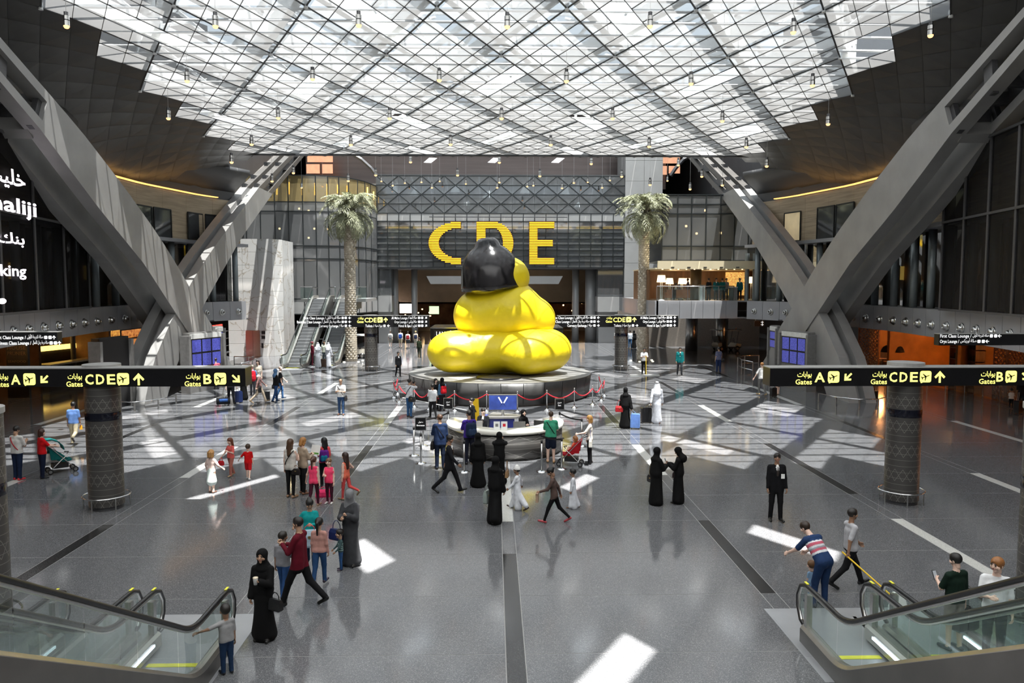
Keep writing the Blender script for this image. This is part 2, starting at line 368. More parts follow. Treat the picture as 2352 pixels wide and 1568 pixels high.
for fx, fy, dr, nk, sc_ in ((-8.45, 23.25, 'a', 3, (.9, .34)), (1.9, 23.3, 'a', 2, (.8, .5)), (-3.3, 17.05, 'b', 2, (.72, .85)), (6.75, 17.75, 'b', 3, (.66, .6)), (1.55, 11.75, 'a', 3, (.62, .62))):
    k = ZC(20) / 16.2; X, d = fx + 2.5 * k, fy - 2.9 * k
    bm, bn = min(((m, n) for n in range(-40, -9) for m in range(-30, 31) if (m + n) % 2), key=lambda q: (q[0] * ux - X) ** 2 + (D0 + q[1] * uy - d) ** 2)
    k0 = -((nk - 1) // 2) - (0 if nk % 2 else 0); ks = [k0 + i for i in range(nk)]
    cs_ = [(bm + (q if dr == 'a' else -q), bn + q) for q in ks]
    for c in cs_: OPEN[c] = 1
    (m0, n0), (m1, n1) = cs_[0], cs_[-1]
    cor = [(m0 - 1, n0), (m0, n0 - 1), (m1 + 1, n1), (m1, n1 + 1)] if dr == 'a' else [(m0, n0 - 1), (m0 + 1, n0), (m1, n1 + 1), (m1 - 1, n1)]
    NEARH.append((cor, sc_, Vector((X, d, 0))))
cells = [(m, n) for n in range(NMIN, NMAX + 1) for m in range(-30, 31) if (m + n) % 2 and inside(m, n) and (m, n) not in OPEN]
def cell_pts(m, n, s=0.985, dz=0.0): 
    c = (node(m - 1, n) + node(m + 1, n) + node(m, n - 1) + node(m, n + 1)) / 4
    return [c + (node(*q) - c) * s + Vector((0, 0, dz)) for q in ((m - 1, n), (m, n - 1), (m + 1, n), (m, n + 1))]
vis = sorted([c for c in cells if c[1] >= -3], key=lambda c: c[1]); big = set(vis[:290])
pan = MB()
for c in cells:
    if c in big:
        MB().add(cell_pts(*c), [(0, 1, 2, 3)]).build('skylight_pane', [FRIT], ceiling)
    else: pan.add(cell_pts(*c), [(0, 1, 2, 3)])
o = pan.build('skylight_pane', [FRIT], ceiling); o['kind'] = 'stuff'
# glazing bars along both diagonals, heavier on the main lattice lines
bars = MB(); beams = MB(); rails = MB()
def okn(m, n): return NMIN <= n <= NMAX + 1 and abs(m) <= bound(n)
for n in range(NMIN, NMAX + 1):
    for m in range(-29, 30):
        if (m + n) % 2: continue
        for s in (1, -1):
            if okn(m, n) and okn(m + s, n + 1):
                major = (m - s * n) % 8 == 4
                side2 = [(m + s, n), (m, n + 1)]
                if all(q in OPEN for q in side2): continue
                bars.bar(node(m, n), node(m + s, n + 1), 0.055 if major else 0.02, 0.05)
                if major:
                    beams.bar(node(m, n, 0.95), node(m + s, n + 1, 0.95), 0.34, 0.75)
                    beams.bar(node(m, n, 2.6), node(m + s, n + 1, 2.6), 0.22, 0.22)
    p, q = node(-bound(n), n, 0.45), node(bound(n), n, 0.45)
    rails.cyl(p, q, 0.055, n=6, caps=False)
    if n % 2 == 0: rails.bar(p + Vector((0, .5, 2.5)), q + Vector((0, .5, 2.5)), 0.10, 0.16)
for n in range(NMIN, NMAX + 2):
    for m in range(-28, 29):
        if (m - n) % 8 == 4 and (m + n) % 8 == 4 and okn(m, n):
            a = node(m, n, 1.1)
            for dm, dn in ((3, 3), (-3, 3), (3, -3), (-3, -3), (0, 0)):
                if okn(m + dm, n + dn) or (dm == 0): beams.cyl(a, Vector((a.x + dm * ux, a.y + dn * uy, a.z + 1.55)), 0.09, n=6, caps=False)
            beams.cyl(node(m, n, -0.08), node(m, n, 0.2), 0.09, n=8)
bars.build('glazing_bars', [FRAME], ceiling); beams.build('roof_truss', [TRUSS], ceiling); rails.build('roof_rails', [TRUSS], ceiling)
# dark metal side panels with the same lattice, a backing above them, and out-of-view ceilings glazed to add fill light near and far
back = MB(); dark = []
for n in range(NMIN - 1, NMAX + 2):
    for m in range(-37, 38):
        if (m + n) % 2 and not inside(m, n) and (abs(m) >= 25):
            dark.append((m, n)); back.add(cell_pts(m, n, 1.0, 0.06), [(0, 1, 2, 3)])
dv = set(sorted([c for c in dark if c[1] > -4], key=lambda c: c[1])[:280]); dr_ = MB()
for c in dark:
    if c in dv: MB().add(cell_pts(*c, 0.988), [(0, 1, 2, 3)]).build('ceiling_panel', [DARKCEIL], ceiling)
    else: dr_.add(cell_pts(*c, 0.988), [(0, 1, 2, 3)])
o = dr_.build('ceiling_panel', [DARKCEIL], ceiling); o['kind'] = 'stuff'
back.build('ceiling_backing', [DARKCEIL], ceiling)
near = MB()
for n in range(-44, NMIN + 1):
    for m in range(-44, 45):
        if (m + n) % 2 and (m, n) not in OPEN and (n < NMIN or (abs(m) < 25 and not inside(m, n))):
            near.add(cell_pts(m, n, 1.0), [(0, 1, 2, 3)])
for cor, (sl_, sw_), ctr in NEARH:
    P = [node(*q) for q in cor]; c = sum(P, Vector()) / 4; la, lb2 = (P[1] - P[0]), (P[2] - P[1])
    if la.length > lb2.length: ka, kb = sl_, sw_
    else: ka, kb = sw_, sl_
    off = Vector((ctr.x - c.x, ctr.y - c.y, 0)); off *= min(1, .28 / max(.01, off.length)); q = [c + off + la * (ka / 2 * i) + lb2 * (kb / 2 * j) for i, j in ((-1, -1), (1, -1), (1, 1), (-1, 1))]
    for i in range(4): near.add([P[i], P[(i + 1) % 4], q[(i + 1) % 4], q[i]], [(0, 1, 2, 3)])
near.build('near_ceiling', [OPAL], ceiling)
edge = MB()
edge.box(-24, 24, 53.9, 54.1, 15.0, 15.12); 
edge.add([(-24, 84, 22.3), (24, 84, 22.3), (24, 100, 24.5), (-24, 100, 24.5)], [(0, 1, 2, 3)])
fs = MB()
def fz_(y): return 15.1 + (y - 54) * .65 if y < 60 else 19 + (y - 60) * .1375
ysk = [54.1, 56, 58, 60] + [60 + 2 * j for j in range(1, 13)]
for i in range(22):
    for y0, y1 in zip(ysk, ysk[1:]):
        xa, xb_ = -23.1 + 2.1 * i, -23.1 + 2.1 * (i + 1) - .05; fs.add([(xa, y0, fz_(y0)), (xb_, y0, fz_(y0)), (xb_, y1 - .05, fz_(y1 - .05)), (xa, y1 - .05, fz_(y1 - .05))], [(0, 1, 2, 3)])
fs.build('far_fill_skylight', [FRIT], ceiling)  # unseen panes added to brighten the far end, lift block and palms
edge.build('far_ceiling', [SOFFIT], ceiling)
# shell that closes the hall off from the sky
shell = MB(); shell.box(-34, -33.6, -14, 132, 0, 26); shell.box(33.6, 34, -14, 132, 0, 26); shell.box(-34, 34, -14.4, -14, 0, 26); shell.box(-34, 34, 132, 132.4, 0, 26)
shell.box(-34, -22.8, -14, 132, 25, 25.3); shell.box(22.8, 34, -14, 132, 25, 25.3); shell.box(-24, 24, 84, 132, 25, 25.3)
for s in (-1, 1):
    shell.box(s * 23.2 - .1, s * 23.2 + .1, -14, 132, 12.4, 25)
struct(shell.build('wall_shell', [SOFFIT]), 'dark outer walls closing the hall')
# ------------------------------------------------------------------ crossed arch legs
def interp(tab, t):
    for (a, va), (b, vb) in zip(tab, tab[1:]):
        if t <= b: return va + (vb - va) * (t - a) / (b - a)
    return tab[-1][1]
def arc(pts, n):
    P = [Vector(p) for p in pts]; L = [0.0]
    for a, b in zip(P, P[1:]): L.append(L[-1] + (b - a).length)
    out = []
    for i in range(n + 1):
        s = L[-1] * i / n
        for k in range(len(P) - 1):
            if s <= L[k + 1] + 1e-9:
                out.append(P[k].lerp(P[k + 1], (s - L[k]) / (L[k + 1] - L[k]))); break
    return out
XI = -17.7 + CAM.x
def edge3(pts): return [Vector((p.y, p.z)) for p in (plX(x, y, XI) for x, y in pts)]
nu1 = edge3([(113, 215), (186, 300), (283, 426), (362, 537), (410, 614), (459, 702), (490, 752), (524, 828), (548, 884)])
nl1 = edge3([(93, 297), (165, 395), (237, 491), (285, 549), (331, 606), (385, 690), (440, 774), (470, 826), (500, 884)])
nu0 = edge3([(0, 85), (113, 215)]); nl0 = edge3([(0, 187), (93, 297)])
nu0[0] += (nu0[0] - nu0[1]) * 1.2; nl0[0] += (nl0[0] - nl0[1]) * 1.2
fu1 = edge3([(597, 430), (540, 505), (482, 585), (440, 652), (398, 732), (352, 840), (333, 890)])
fl1 = edge3([(628, 445), (592, 496), (555, 549), (505, 638), (465, 711), (406, 843), (386, 892)])
fu0 = edge3([(668, 357), (597, 430)]); fl0 = edge3([(704, 354), (628, 445)])
fu0[0] += (fu0[0] - fu0[1]) * 0.6; fl0[0] += (fl0[0] - fl0[1]) * 0.6
for L in (nu1, nl1, fu1, fl1): L[-1].y = 0.0
def swept(mb, u, l, xa, xb, mi=0, n=18):
    U, L = arc(u, n), arc(l, n)
    mb.strip([[(xa, a.x, a.y), (xb, a.x, a.y), (xb, b.x, b.y), (xa, b.x, b.y)] for a, b in zip(U, L)], mi)
def arch(side):
    X0 = 18.05 * side; t = thing('crossed_arch_frame', '%s crossed pair of grey clad arch legs standing beside the %s' % (('left-hand', 'bank screen wall') if side < 0 else ('right-hand', 'restaurant with orange lattice screens')), 'arch', (X0, 46, 0))
    def at(k): return (18.05 + k) * side
    for k0, k1, nm in ((0, 0.62, 'near_leg'), (1.65, 2.3, 'near_leg')):
        mb = MB(); swept(mb, nu1, nl1, at(k0), at(k1)); mb.build(nm, [CLAD], t)
        for e, f in ((0.0, 0.24), (0.76, 1.0)):
            m2 = MB(); U, L = arc(nu0, 6), arc(nl0, 6)
            m2.strip([[(at(k0), (p + (q - p) * e).x, (p + (q - p) * e).y), (at(k1), (p + (q - p) * e).x, (p + (q - p) * e).y),
                       (at(k1), (p + (q - p) * f).x, (p + (q - p) * f).y), (at(k0), (p + (q - p) * f).x, (p + (q - p) * f).y)] for p, q in zip(U, L)])
            m2.build('truss_rail', [CLAD], t)
        for q in (0.25, 0.62, 1.0):
            p, l = nu0[0].lerp(nu0[1], q), nl0[0].lerp(nl0[1], q)
            MB().bar((at((k0 + k1) / 2), p.x, p.y), (at((k0 + k1) / 2), l.x, l.y), 0.22, 0.5).build('truss_post', [DARKST], t)
    for p, q in zip(arc(nu0, 6), arc(nl0, 6)):
        c = p.lerp(q, .5); MB().bar((at(0.6), c.x, c.y), (at(1.75), c.x, c.y), 0.3, 0.5).build('cross_tie', [DARKST], t)
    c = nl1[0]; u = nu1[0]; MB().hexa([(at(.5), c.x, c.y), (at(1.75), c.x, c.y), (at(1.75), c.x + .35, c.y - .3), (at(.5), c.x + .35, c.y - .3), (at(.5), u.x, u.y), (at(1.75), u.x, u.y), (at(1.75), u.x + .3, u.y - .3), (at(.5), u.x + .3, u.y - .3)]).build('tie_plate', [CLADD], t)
    for k0, k1 in ((0.07, 0.55), (0.95, 1.5)):
        mb = MB(); swept(mb, fu1, fl1, at(k0), at(k1)); mb.build('far_leg', [CLAD], t)
        for e, f in ((0.0, 0.3), (0.7, 1.0)):
            m2 = MB(); U, L = arc(fu0, 6), arc(fl0, 6)
            m2.strip([[(at(k0), (p + (q - p) * e).x, (p + (q - p) * e).y), (at(k1), (p + (q - p) * e).x, (p + (q - p) * e).y),
                       (at(k1), (p + (q - p) * f).x, (p + (q - p) * f).y), (at(k0), (p + (q - p) * f).x, (p + (q - p) * f).y)] for p, q in zip(U, L)])
            m2.build('truss_rail', [M('truss_rail_darkened', (.12, .11, .10), .45, .3)], t)  # far rails coloured darker than the near ones to offset sun on them
        for q in (0.1, 0.35, 0.6, 0.85, 1.0):
            p, l = fu0[0].lerp(fu0[1], q), fl0[0].lerp(fl0[1], q)
            MB().bar((at((k0 + k1) / 2), p.x, p.y), (at((k0 + k1) / 2), l.x, l.y), 0.3, 0.6).build('truss_post', [DARKST], t)
    mb = MB(); lo = [p.lerp(q, .22) for p, q in zip(arc(fu1, 18), arc(fl1, 18))]; hi = [p.lerp(q, .8) for p, q in zip(arc(fu1, 18), arc(fl1, 18))]
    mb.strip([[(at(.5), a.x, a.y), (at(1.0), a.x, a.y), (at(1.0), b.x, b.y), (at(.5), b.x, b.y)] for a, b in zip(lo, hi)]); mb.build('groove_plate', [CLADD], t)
    return t
arch(-1); arch(1)
# ------------------------------------------------------------------ side walls: fascia, glazing, stone storey, cove
SWP = [(17.4, -14), (17.8, 12), (18.2, 20), (19.3, 27), (20.7, 34), (21.6, 41.5), (21.4, 48), (20.2, 54), (18.6, 57.6)]
def swx(d):
    for (xa, a), (xb, b) in zip(SWP, SWP[1:]):
        if d <= b: return xa + (xb - xa) * (d - a) / (b - a)
    return SWP[-1][0]
def wallpt(s, d, off=0.0, z=0.0):
    n = Vector((1, -(swx(d + .3) - swx(d - .3)) / .6, 0)).normalized()
    return Vector((s * (swx(d) + off * n.x), d + off * n.y, z))
def onwall(x, y, s, off=0.0):
    r = ray(x, y)
    for i in range(1, 6000):
        p = CAM + r * (i * 0.02 / r.y)
        if p.x * s > swx(p.y) + off: return p
    return p
def seg_dists(d0, d1, step):
    n = max(1, round((d1 - d0) / step)); return [d0 + (d1 - d0) * i / n for i in range(n + 1)]
nozzle_me = MB().lathe([(0.235, 0), (0.235, 0.05), (0.19, 0.07), (0.185, 0.04), (0.17, 0.13), (0.13, 0.2), (0.085, 0.225), (0.08, 0.18), (0.0, 0.17)], n=20).mesh('air_nozzle', [STEEL, BLACK], True)
for p in nozzle_me.polygons:
    c = p.center
    if c.z > .15 and math.hypot(c.x, c.y) < .08: p.material_index = 1
WARMIN = M('warm_interior', (0.20, 0.10, 0.04), 0.7, 0, 0.3, 1.5)
DARKIN = M('dark_interior', (0.03, 0.027, 0.025), 0.7, 0, 0.3, 1.5)
FIN = M('fin_cladding', (0.22, 0.25, 0.26), 0.4, 0.3, 0.06, 2)
walls = {}
def ribbon(s, d0, d1, o0, o1, z0, z1, step=1.5):
    """solid strip following the wall between offsets and heights"""
    mb = MB(); secs = []
    for d in seg_dists(d0, d1, step):
        a, b = wallpt(s, d, o0), wallpt(s, d, o1)
        secs.append([(a.x, a.y, z0), (b.x, b.y, z0), (b.x, b.y, z1), (a.x, a.y, z1)])
    return mb.strip(secs)
for s, nm in ((-1, 'wall_left'), (1, 'wall_right')):
    wr = sroot(nm, 'side wall of stacked storeys: nozzle fascia, finned glazing and banded stone with a cove light'); walls[s] = wr
    dl = seg_dists(18, 57.4, 1.52)
    for a, b in zip(dl, dl[1:]):
        p, q, P2, Q2 = wallpt(s, a + .012), wallpt(s, b - .012), wallpt(s, a + .012, .3), wallpt(s, b - .012, .3)
        MB().hexa([(p.x, p.y, 3.58), (q.x, q.y, 3.58), (Q2.x, Q2.y, 3.58), (P2.x, P2.y, 3.58), (p.x, p.y, 4.93), (q.x, q.y, 4.93), (Q2.x, Q2.y, 4.93), (P2.x, P2.y, 4.93)]).build('fascia_panel', [FASCIA], wr)
        c = (p + q) / 2; dn = (q - p).normalized(); nrm = Vector((dn.y, -dn.x, 0)); nrm *= -s if nrm.x * s > 0 else 1
        if nrm.x * s > 0: nrm = -nrm
        o = link('air_nozzle', nozzle_me, wr, False); o.location = (c.x, c.y, 4.18); o.rotation_euler = nrm.to_track_quat('Z', 'Y').to_euler()
    ribbon(s, 17, 57.6, 0.3, 6.0, 4.75, 4.93).build('gallery_floor', [SOFFIT], wr)
    ribbon(s, 17, 57.6, 0.02, 12.0, 3.58, 3.66).build('fascia_soffit', [SOFFIT], wr)
    # gallery glazing with fins, dark rooms behind
    dl = seg_dists(18, 57, 2.1)
    for d in dl:
        p = wallpt(s, d, .55); MB().cyl((p.x, p.y, 4.93), (p.x, p.y, 8.9), .2, n=12).build('fin', [FIN], wr, True)
    for a, b in zip(dl, dl[1:]):
        p, q = wallpt(s, a, .9), wallpt(s, b, .9)
        MB().add([(p.x, p.y, 4.93), (q.x, q.y, 4.93), (q.x, q.y, 8.9), (p.x, p.y, 8.9)], [(0, 1, 2, 3)]).build('gallery_pane', [GDARK], wr)
    ribbon(s, 17, 57.6, 5.6, 5.8, 4.9, 9.0).build('gallery_back_wall', [WARMIN], wr)
    ribbon(s, 17, 57.6, -0.12, 6.0, 8.9, 9.12).build('slab_edge', [FASCIA], wr)
    # stone storey
    dl = seg_dists(17, 57.6, 2.6)
    for a, b in zip(dl, dl[1:]):
        for i in range(2):
            z0 = 9.12 + i * 1.55; z1 = z0 + 1.55
            p, q, P2, Q2 = wallpt(s, a + .006, .5), wallpt(s, b - .006, .5), wallpt(s, a + .006, .8), wallpt(s, b - .006, .8)
            MB().hexa([(p.x, p.y, z0 + .006), (q.x, q.y, z0 + .006), (Q2.x, Q2.y, z0 + .006), (P2.x, P2.y, z0 + .006), (p.x, p.y, z1), (q.x, q.y, z1), (Q2.x, Q2.y, z1), (P2.x, P2.y, z1)]).build('stone_panel', [TRAV], wr)
    ribbon(s, 40.5, 55.5, .40, .62, 12.3, 12.36, 1.0).build('cove_lamp', [COVE], wr)
    ribbon(s, 17, 57.6, .9, 1.1, 12.2, 13.6, 1.0).build('bulkhead', [SOFFIT], wr)
    ribbon(s, 14, 57.6, .8, 6, 12.25, 12.3, 1.0).build('bulkhead_ledge', [SOFFIT], wr)
    # curved dark hood over the cove, up to the ceiling edge
    mb = MB(); secs = []
    for d in seg_dists(14, 57.6, 1.2):
        pr = []
        for off, z in ((1.0, 12.75), (.75, 13.15), (.15, 13.6), (-.4, 14.2), (-.4, 14.5), (2.8, 14.5)):
            p = wallpt(s, d, off); pr.append((p.x, p.y, z))
        secs.append(pr)
    mb.strip(secs).build('cove_hood', [SOFFIT], wr, True)
    ribbon(s, -14, 17.2, 0.0, .4, 0, 20, 4).build('near_wall', [SOFFIT], wr)
    ribbon(s, 17, 57.6, 2.7, 3.2, 12.0, 25, 1.5).build('outer_wall', [SOFFIT], wr)
    ribbon(s, 17, 57.6, 6.0, 6.3, 3.6, 12.4, 1.5).build('outer_wall', [SOFFIT], wr)
def wall_window(s, x0, y0, x1, y1, lit):
    a, b = onwall(x0, y1, s, .5), onwall(x1, y1, s, .5); c = onwall(x0, y0, s, .5)
    p, q = wallpt(s, a.y, .40), wallpt(s, b.y, .40); z0 = max(9.14, min(a.z, b.z)); z1 = c.z
    fr = MB()
    for u, v in (((p.x, p.y, z0), (q.x, q.y, z0)), ((p.x, p.y, z1), (q.x, q.y, z1)), ((p.x, p.y, z0), (p.x, p.y, z1)), ((q.x, q.y, z0), (q.x, q.y, z1))): fr.bar(u, v, .08, .08)
    f = fr.build('window', [MULL], walls[s])
    MB().add([(p.x, p.y, z0), (q.x, q.y, z0), (q.x, q.y, z1), (p.x, p.y, z1)], [(0, 1, 2, 3)]).build('pane', [lit], f)
GWIN = M('window_glass_dark', (0.05, 0.055, 0.06), 0.06, 0.0, 0.3, 0.6, spec=1.0)
LITWIN = M('lit_blind_window', (0.62, 0.50, 0.30), 0.5, 0, 0.2, 0.8, emit=0.35)
for s, x0, y0, x1, y1, l in ((-1, 312, 470, 345, 540, 0), (-1, 350, 476, 389, 548, 0), (-1, 428, 487, 460, 548, 0), (-1, 466, 492, 512, 552, 0),
                             (1, 1807, 490, 1842, 552, 1), (1, 1881, 478, 1920, 546, 0), (1, 1924, 471, 1963, 540, 0), (1, 2180, 440, 2222, 515, 0)):
    wall_window(s, x0, y0, x1, y1, LITWIN if l else GWIN)
# warm lamps glowing inside the galleries
for s in (-1, 1):
    for i, d in enumerate((24, 29, 33, 38, 43, 49)):
        p = wallpt(s, d, 5.4, 6.9)
        MB().box(-.05, .05, -.16, .16, -.45, .45).build('gallery_lamp', [AMBER], walls[s], False, False, (p.x, p.y, p.z))
# screen boxes hung in front of the galleries
MESHM = MG('led_mesh', (0.34, 0.34, 0.34), 0.012, 0.35, 0.5, (0.012, 0.012, 0.013), 0.03)
LEDP = M('led_white_pink', (1.0, 0.86, 0.95), 0.5, 0, 0.08, 30, emit=2.2)
def screen(s, d0, d1, label):
    c = wallpt(s, (d0 + d1) / 2, -.3); t = thing('mesh_screen', label, 'screen', (c.x, c.y, 4.95))
    a, b = wallpt(s, d0, -.4), wallpt(s, d1, -.3); n = 5
    for i in range(n):
        p, q = a.lerp(b, i / n), a.lerp(b, (i + 1) / n)
        MB().add([(p.x, p.y, 5.0), (q.x, q.y, 5.0), (q.x, q.y, 12.1), (p.x, p.y, 12.1)], [(0, 1, 2, 3)]).build('mesh_panel', [MESHM], t)
    for i in range(n + 1):
        p = a.lerp(b, i / n); MB().bar((p.x, p.y, 4.95), (p.x, p.y, 12.1), .12, .12).build('post', [DARKST], t)
    for z in (4.98, 9.0, 12.1): MB().bar((a.x, a.y, z), (b.x, b.y, z), .2, .1).build('rail', [DARKST], t)
    w2 = wallpt(s, d1, .2); MB().add([(b.x, b.y, 5), (w2.x, w2.y, 5), (w2.x, w2.y, 12.1), (b.x, b.y, 12.1)], [(0, 1, 2, 3)]).build('mesh_return', [MESHM], t)
    return t, a, b
tl, la, lb = screen(-1, 24, 40, 'dark mesh screen wall with glowing white bank lettering')
screen(1, 24, 35.5, 'dark unlit mesh screen wall above the sign for the lounges')
ang = math.atan2(lb.y - la.y, lb.x - la.x)
def led(txt, x, y, h, wd):
    p = onwall(max(x, 2), y, -1, -.66)
    pr = Print().text(txt, 0, 0, h, 'r', 0.02, wd)
    # the print runs along the screen, reading towards the far end
    dv = (lb - la).normalized(); o = pr.build('screen_lettering', [LEDP], tl, False, False)
    o.matrix_parent_inverse = wmat(tl).inverted(); o.location = (p.x + .05, p.y, p.z); o.rotation_euler = (0, 0, math.atan2(dv.y, dv.x))
led('khaliji', 82, 498, .60, 5.4); led('banking', 58, 634, .44, 4.4); led('●', 12, 697, .20, .7)
led(arab('خليجي'), 56, 432, .60, 4.2); led(arab('بنك'), 54, 562, .42, 2.4)
# ------------------------------------------------------------------ far end: bridge, glass walls, pylon, gallery restaurant, undercroft
PANELG = M('grey_wall_panel', (0.36, 0.36, 0.355), 0.42, 0.25, 0.05, 0.8)
BRONZE = M('bronze_wall', (0.21, 0.155, 0.10), 0.45, 0.3, 0.15, 0.6)
CREAM = M('cream_soffit', (0.72, 0.62, 0.42), 0.5, 0, 0.05, 1)
far = sroot('wall_far', 'far end of the hall: glass bridge between a curved glass wall and a grey pylon')
def zat(y, Y): return plY(1134, y, Y).z
def xat(x, Y): return plY(x, 655, Y).x
# bridge: lower glazing, spandrel, diagonal lattice glazing
YB = 80.0; bx0, bx1 = xat(866, YB), xat(1433, YB); zb = [zat(y, YB) for y in (614, 508, 490, 404)]
nc, nr = 22, 8; cw = (bx1 - bx0) / nc; rh = (zb[1] - zb[0]) / nr
pm = MB().box(-cw / 2 + .03, cw / 2 - .03, -.015, .015, -rh / 2 + .03, rh / 2 - .03).mesh('pane', [GFAC])
for i in range(nc):
    for j in range(nr):
        o = link('bridge_pane', pm, far, False); o.location = (bx0 + (i + .5) * cw, YB, zb[0] + (j + .5) * rh)
mu = MB()
for i in range(nc + 1): mu.box(bx0 + i * cw - .03, bx0 + i * cw + .03, YB - .08, YB + .05, zb[0], zb[2])
for j in range(nr + 1): mu.box(bx0, bx1, YB - .08, YB + .05, zb[0] + j * rh - .03, zb[0] + j * rh + .03)
mu.build('bridge_mullions', [MULL], far)
for i in range(nc):
    MB().box(bx0 + i * cw + .02, bx0 + (i + 1) * cw - .02, YB - .02, YB + .1, zb[1] + .03, zb[2]).build('spandrel_panel', [PANELG], far)
MB().box(bx0 + 5.5, bx1 - 6, YB - .7, YB - .6, zb[2] - .48, zb[2] - .38).build('sign_rail', [DARKST], far)
lat = MB(); nl = 11; lw_ = (bx1 - bx0) / nl; lr = 4; lh = (zb[3] - zb[2]) / lr
for i in range(-lr, nl + lr):
    for sgn in (1, -1):
        for j in range(lr * 1):
            xa = bx0 + (i + sgn * j * .5) * lw_; xb_ = xa + sgn * lw_ * .5
            if bx0 - .1 <= min(xa, xb_) and max(xa, xb_) <= bx1 + .1: lat.bar((xa, YB, zb[2] + j * lh), (xb_, YB, zb[2] + (j + 1) * lh), .09, .09)
for j in range(lr + 1): lat.box(bx0, bx1, YB - .05, YB + .05, zb[2] + j * lh - .04, zb[2] + j * lh + .04)
lat.build('lattice_frame', [MULL], far)
for j in range(lr):
    for i in range(nl):
        MB().box(bx0 + i * lw_, bx0 + (i + 1) * lw_ - .02, YB + .06, YB + .08, zb[2] + j * lh, zb[2] + (j + 1) * lh - .02).build('lattice_pane', [GFAC], far)
MB().box(bx0, bx1, YB, YB + 7, zb[0] - .15, zb[0]).box(bx0, bx1, YB + .1, YB + 7, zb[2] - .2, zb[2]).box(bx0, bx1, YB, YB + 7, zb[3], zb[3] + .15).build('bridge_slabs', [SOFFIT], far)
MB().box(bx0, bx1, YB + 6.8, YB + 7, zb[0], zb[3]).build('bridge_back_wall', [M('bridge_interior', (0.26, 0.265, 0.265), 0.6, 0, 0.35, 0.5)], far)
for i in range(9):
    x = bx0 + .8 + i * 2.85; MB().box(x, x + 2.4, YB + 1.2, YB + 1.3, zb[1] - .62, zb[1] - .42).build('strip_lamp', [M('bridge_strip_lamp', (1.0, .56, .13), .5, 0, .15, 2, emit=9.0)], far)
MB().box(bx0, bx1, YB + 1.3, YB + 1.4, zb[1] - .75, zb[1]).build('strip_reflector', [M('amber_reflector', (0.5, 0.36, 0.18), .5)], far)
LATREFL = M('lattice_reflection_glow', (0.85, 0.93, 0.95), .5, 0, .3, .4, emit=3.0)  # glowing patches that stand in for skylight reflections in the bridge glass
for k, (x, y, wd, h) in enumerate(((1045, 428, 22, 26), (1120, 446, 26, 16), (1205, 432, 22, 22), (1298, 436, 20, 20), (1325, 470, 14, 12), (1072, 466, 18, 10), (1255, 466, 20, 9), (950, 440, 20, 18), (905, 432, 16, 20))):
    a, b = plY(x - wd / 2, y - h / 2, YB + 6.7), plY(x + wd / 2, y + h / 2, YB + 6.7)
    MB().hexa([(a.x, a.y - .02, b.z), (b.x, a.y - .02, b.z), (b.x, a.y, b.z), (a.x, a.y, b.z), (a.x + .6, a.y - .02, a.z), (b.x - .2, a.y - .02, a.z), (b.x - .2, a.y, a.z), (a.x + .6, a.y, a.z)]).build('reflection_patch', [LATREFL], far)
# curved glass wall on the other side of the lift block
mxs = [602, 635, 666, 699, 729, 757, 782, 804, 824.5, 841, 854, 867]; mys = [72, 72, 72, 72, 72.1, 72.4, 73, 73.8, 74.9, 76.2, 77.8, 79.6]
zl = [zat(y, 72) for y in (721, 686, 594, 564.5, 486, 464.5, 404)]
cw_pts = [Vector((xat(x, Y), Y, 0)) for x, Y in zip(mxs, mys)]
GW = MG('curtain_glass', (0.34, 0.36, 0.37), 0.10, 0.04, 0.42, (0.26, 0.265, 0.27))
GGLOW = MG('room_glow_glass', (0.5, 0.42, 0.25), 0.10, 0.06, 0.4, (0.42, 0.32, 0.14))  # gold light of the rooms behind is put into the glass colour
mu = MB()
first = cw_pts[0]; cw_pts = [first + Vector((-1.3 * k, 0, 0)) for k in range(4, 0, -1)] + cw_pts
for p, q in zip(cw_pts, cw_pts[1:]):
    for j, (a, b) in enumerate(zip(zl, zl[1:])):
        MB().add([(p.x, p.y, a), (q.x, q.y, a), (q.x, q.y, b), (p.x, p.y, b)], [(0, 1, 2, 3)]).build('curtain_pane', [GGLOW if j == 5 else (PANELG if j == 0 else GW)], far)
    for z in zl: mu.bar((p.x, p.y, z), (q.x, q.y, z), .09, .09)
for p in cw_pts: mu.bar((p.x, p.y, zl[0]), (p.x, p.y, zl[-1]), .08, .1)
mu.build('curtain_mullions', [MULL], far)
xl0, xl1 = cw_pts[0].x, cw_pts[-1].x
MB().box(xl0, xl1 + .1, 84, 84.2, 3, 17).build('curtain_back_wall', [M('curtain_room', (0.28, 0.27, 0.25), 0.6, 0, .4, .5)], far)
for z in (zl[0] - .1, zl[2], zl[4]): MB().box(xl0, xl1 - 1.5, 74.5, 84, z, z + .25).build('curtain_floor', [SOFFIT], far)
for i, (x, y0, y1) in enumerate(((636, 432, 447), (664, 418, 446), (694, 420, 448), (723, 420, 448), (751, 422, 450), (775, 424, 444), (797, 426, 440), (844, 430, 450), (858, 440, 458))):
    a, b = plY(x, y0, 76.5), plY(x, y1, 76.5); MB().cyl((a.x, a.y, a.z), (b.x, b.y, b.z), .06, n=8).build('tube_lamp', [AMBER], far)
for x, y in ((687, 479), (709, 484), (722, 525), (709, 546), (642, 525), (753, 526)):
    a = plY(x, y, 75.5); MB().cyl((a.x, a.y, a.z - .08), (a.x, a.y, a.z + .08), .09, n=8).build('room_lamp', [WARM], far)
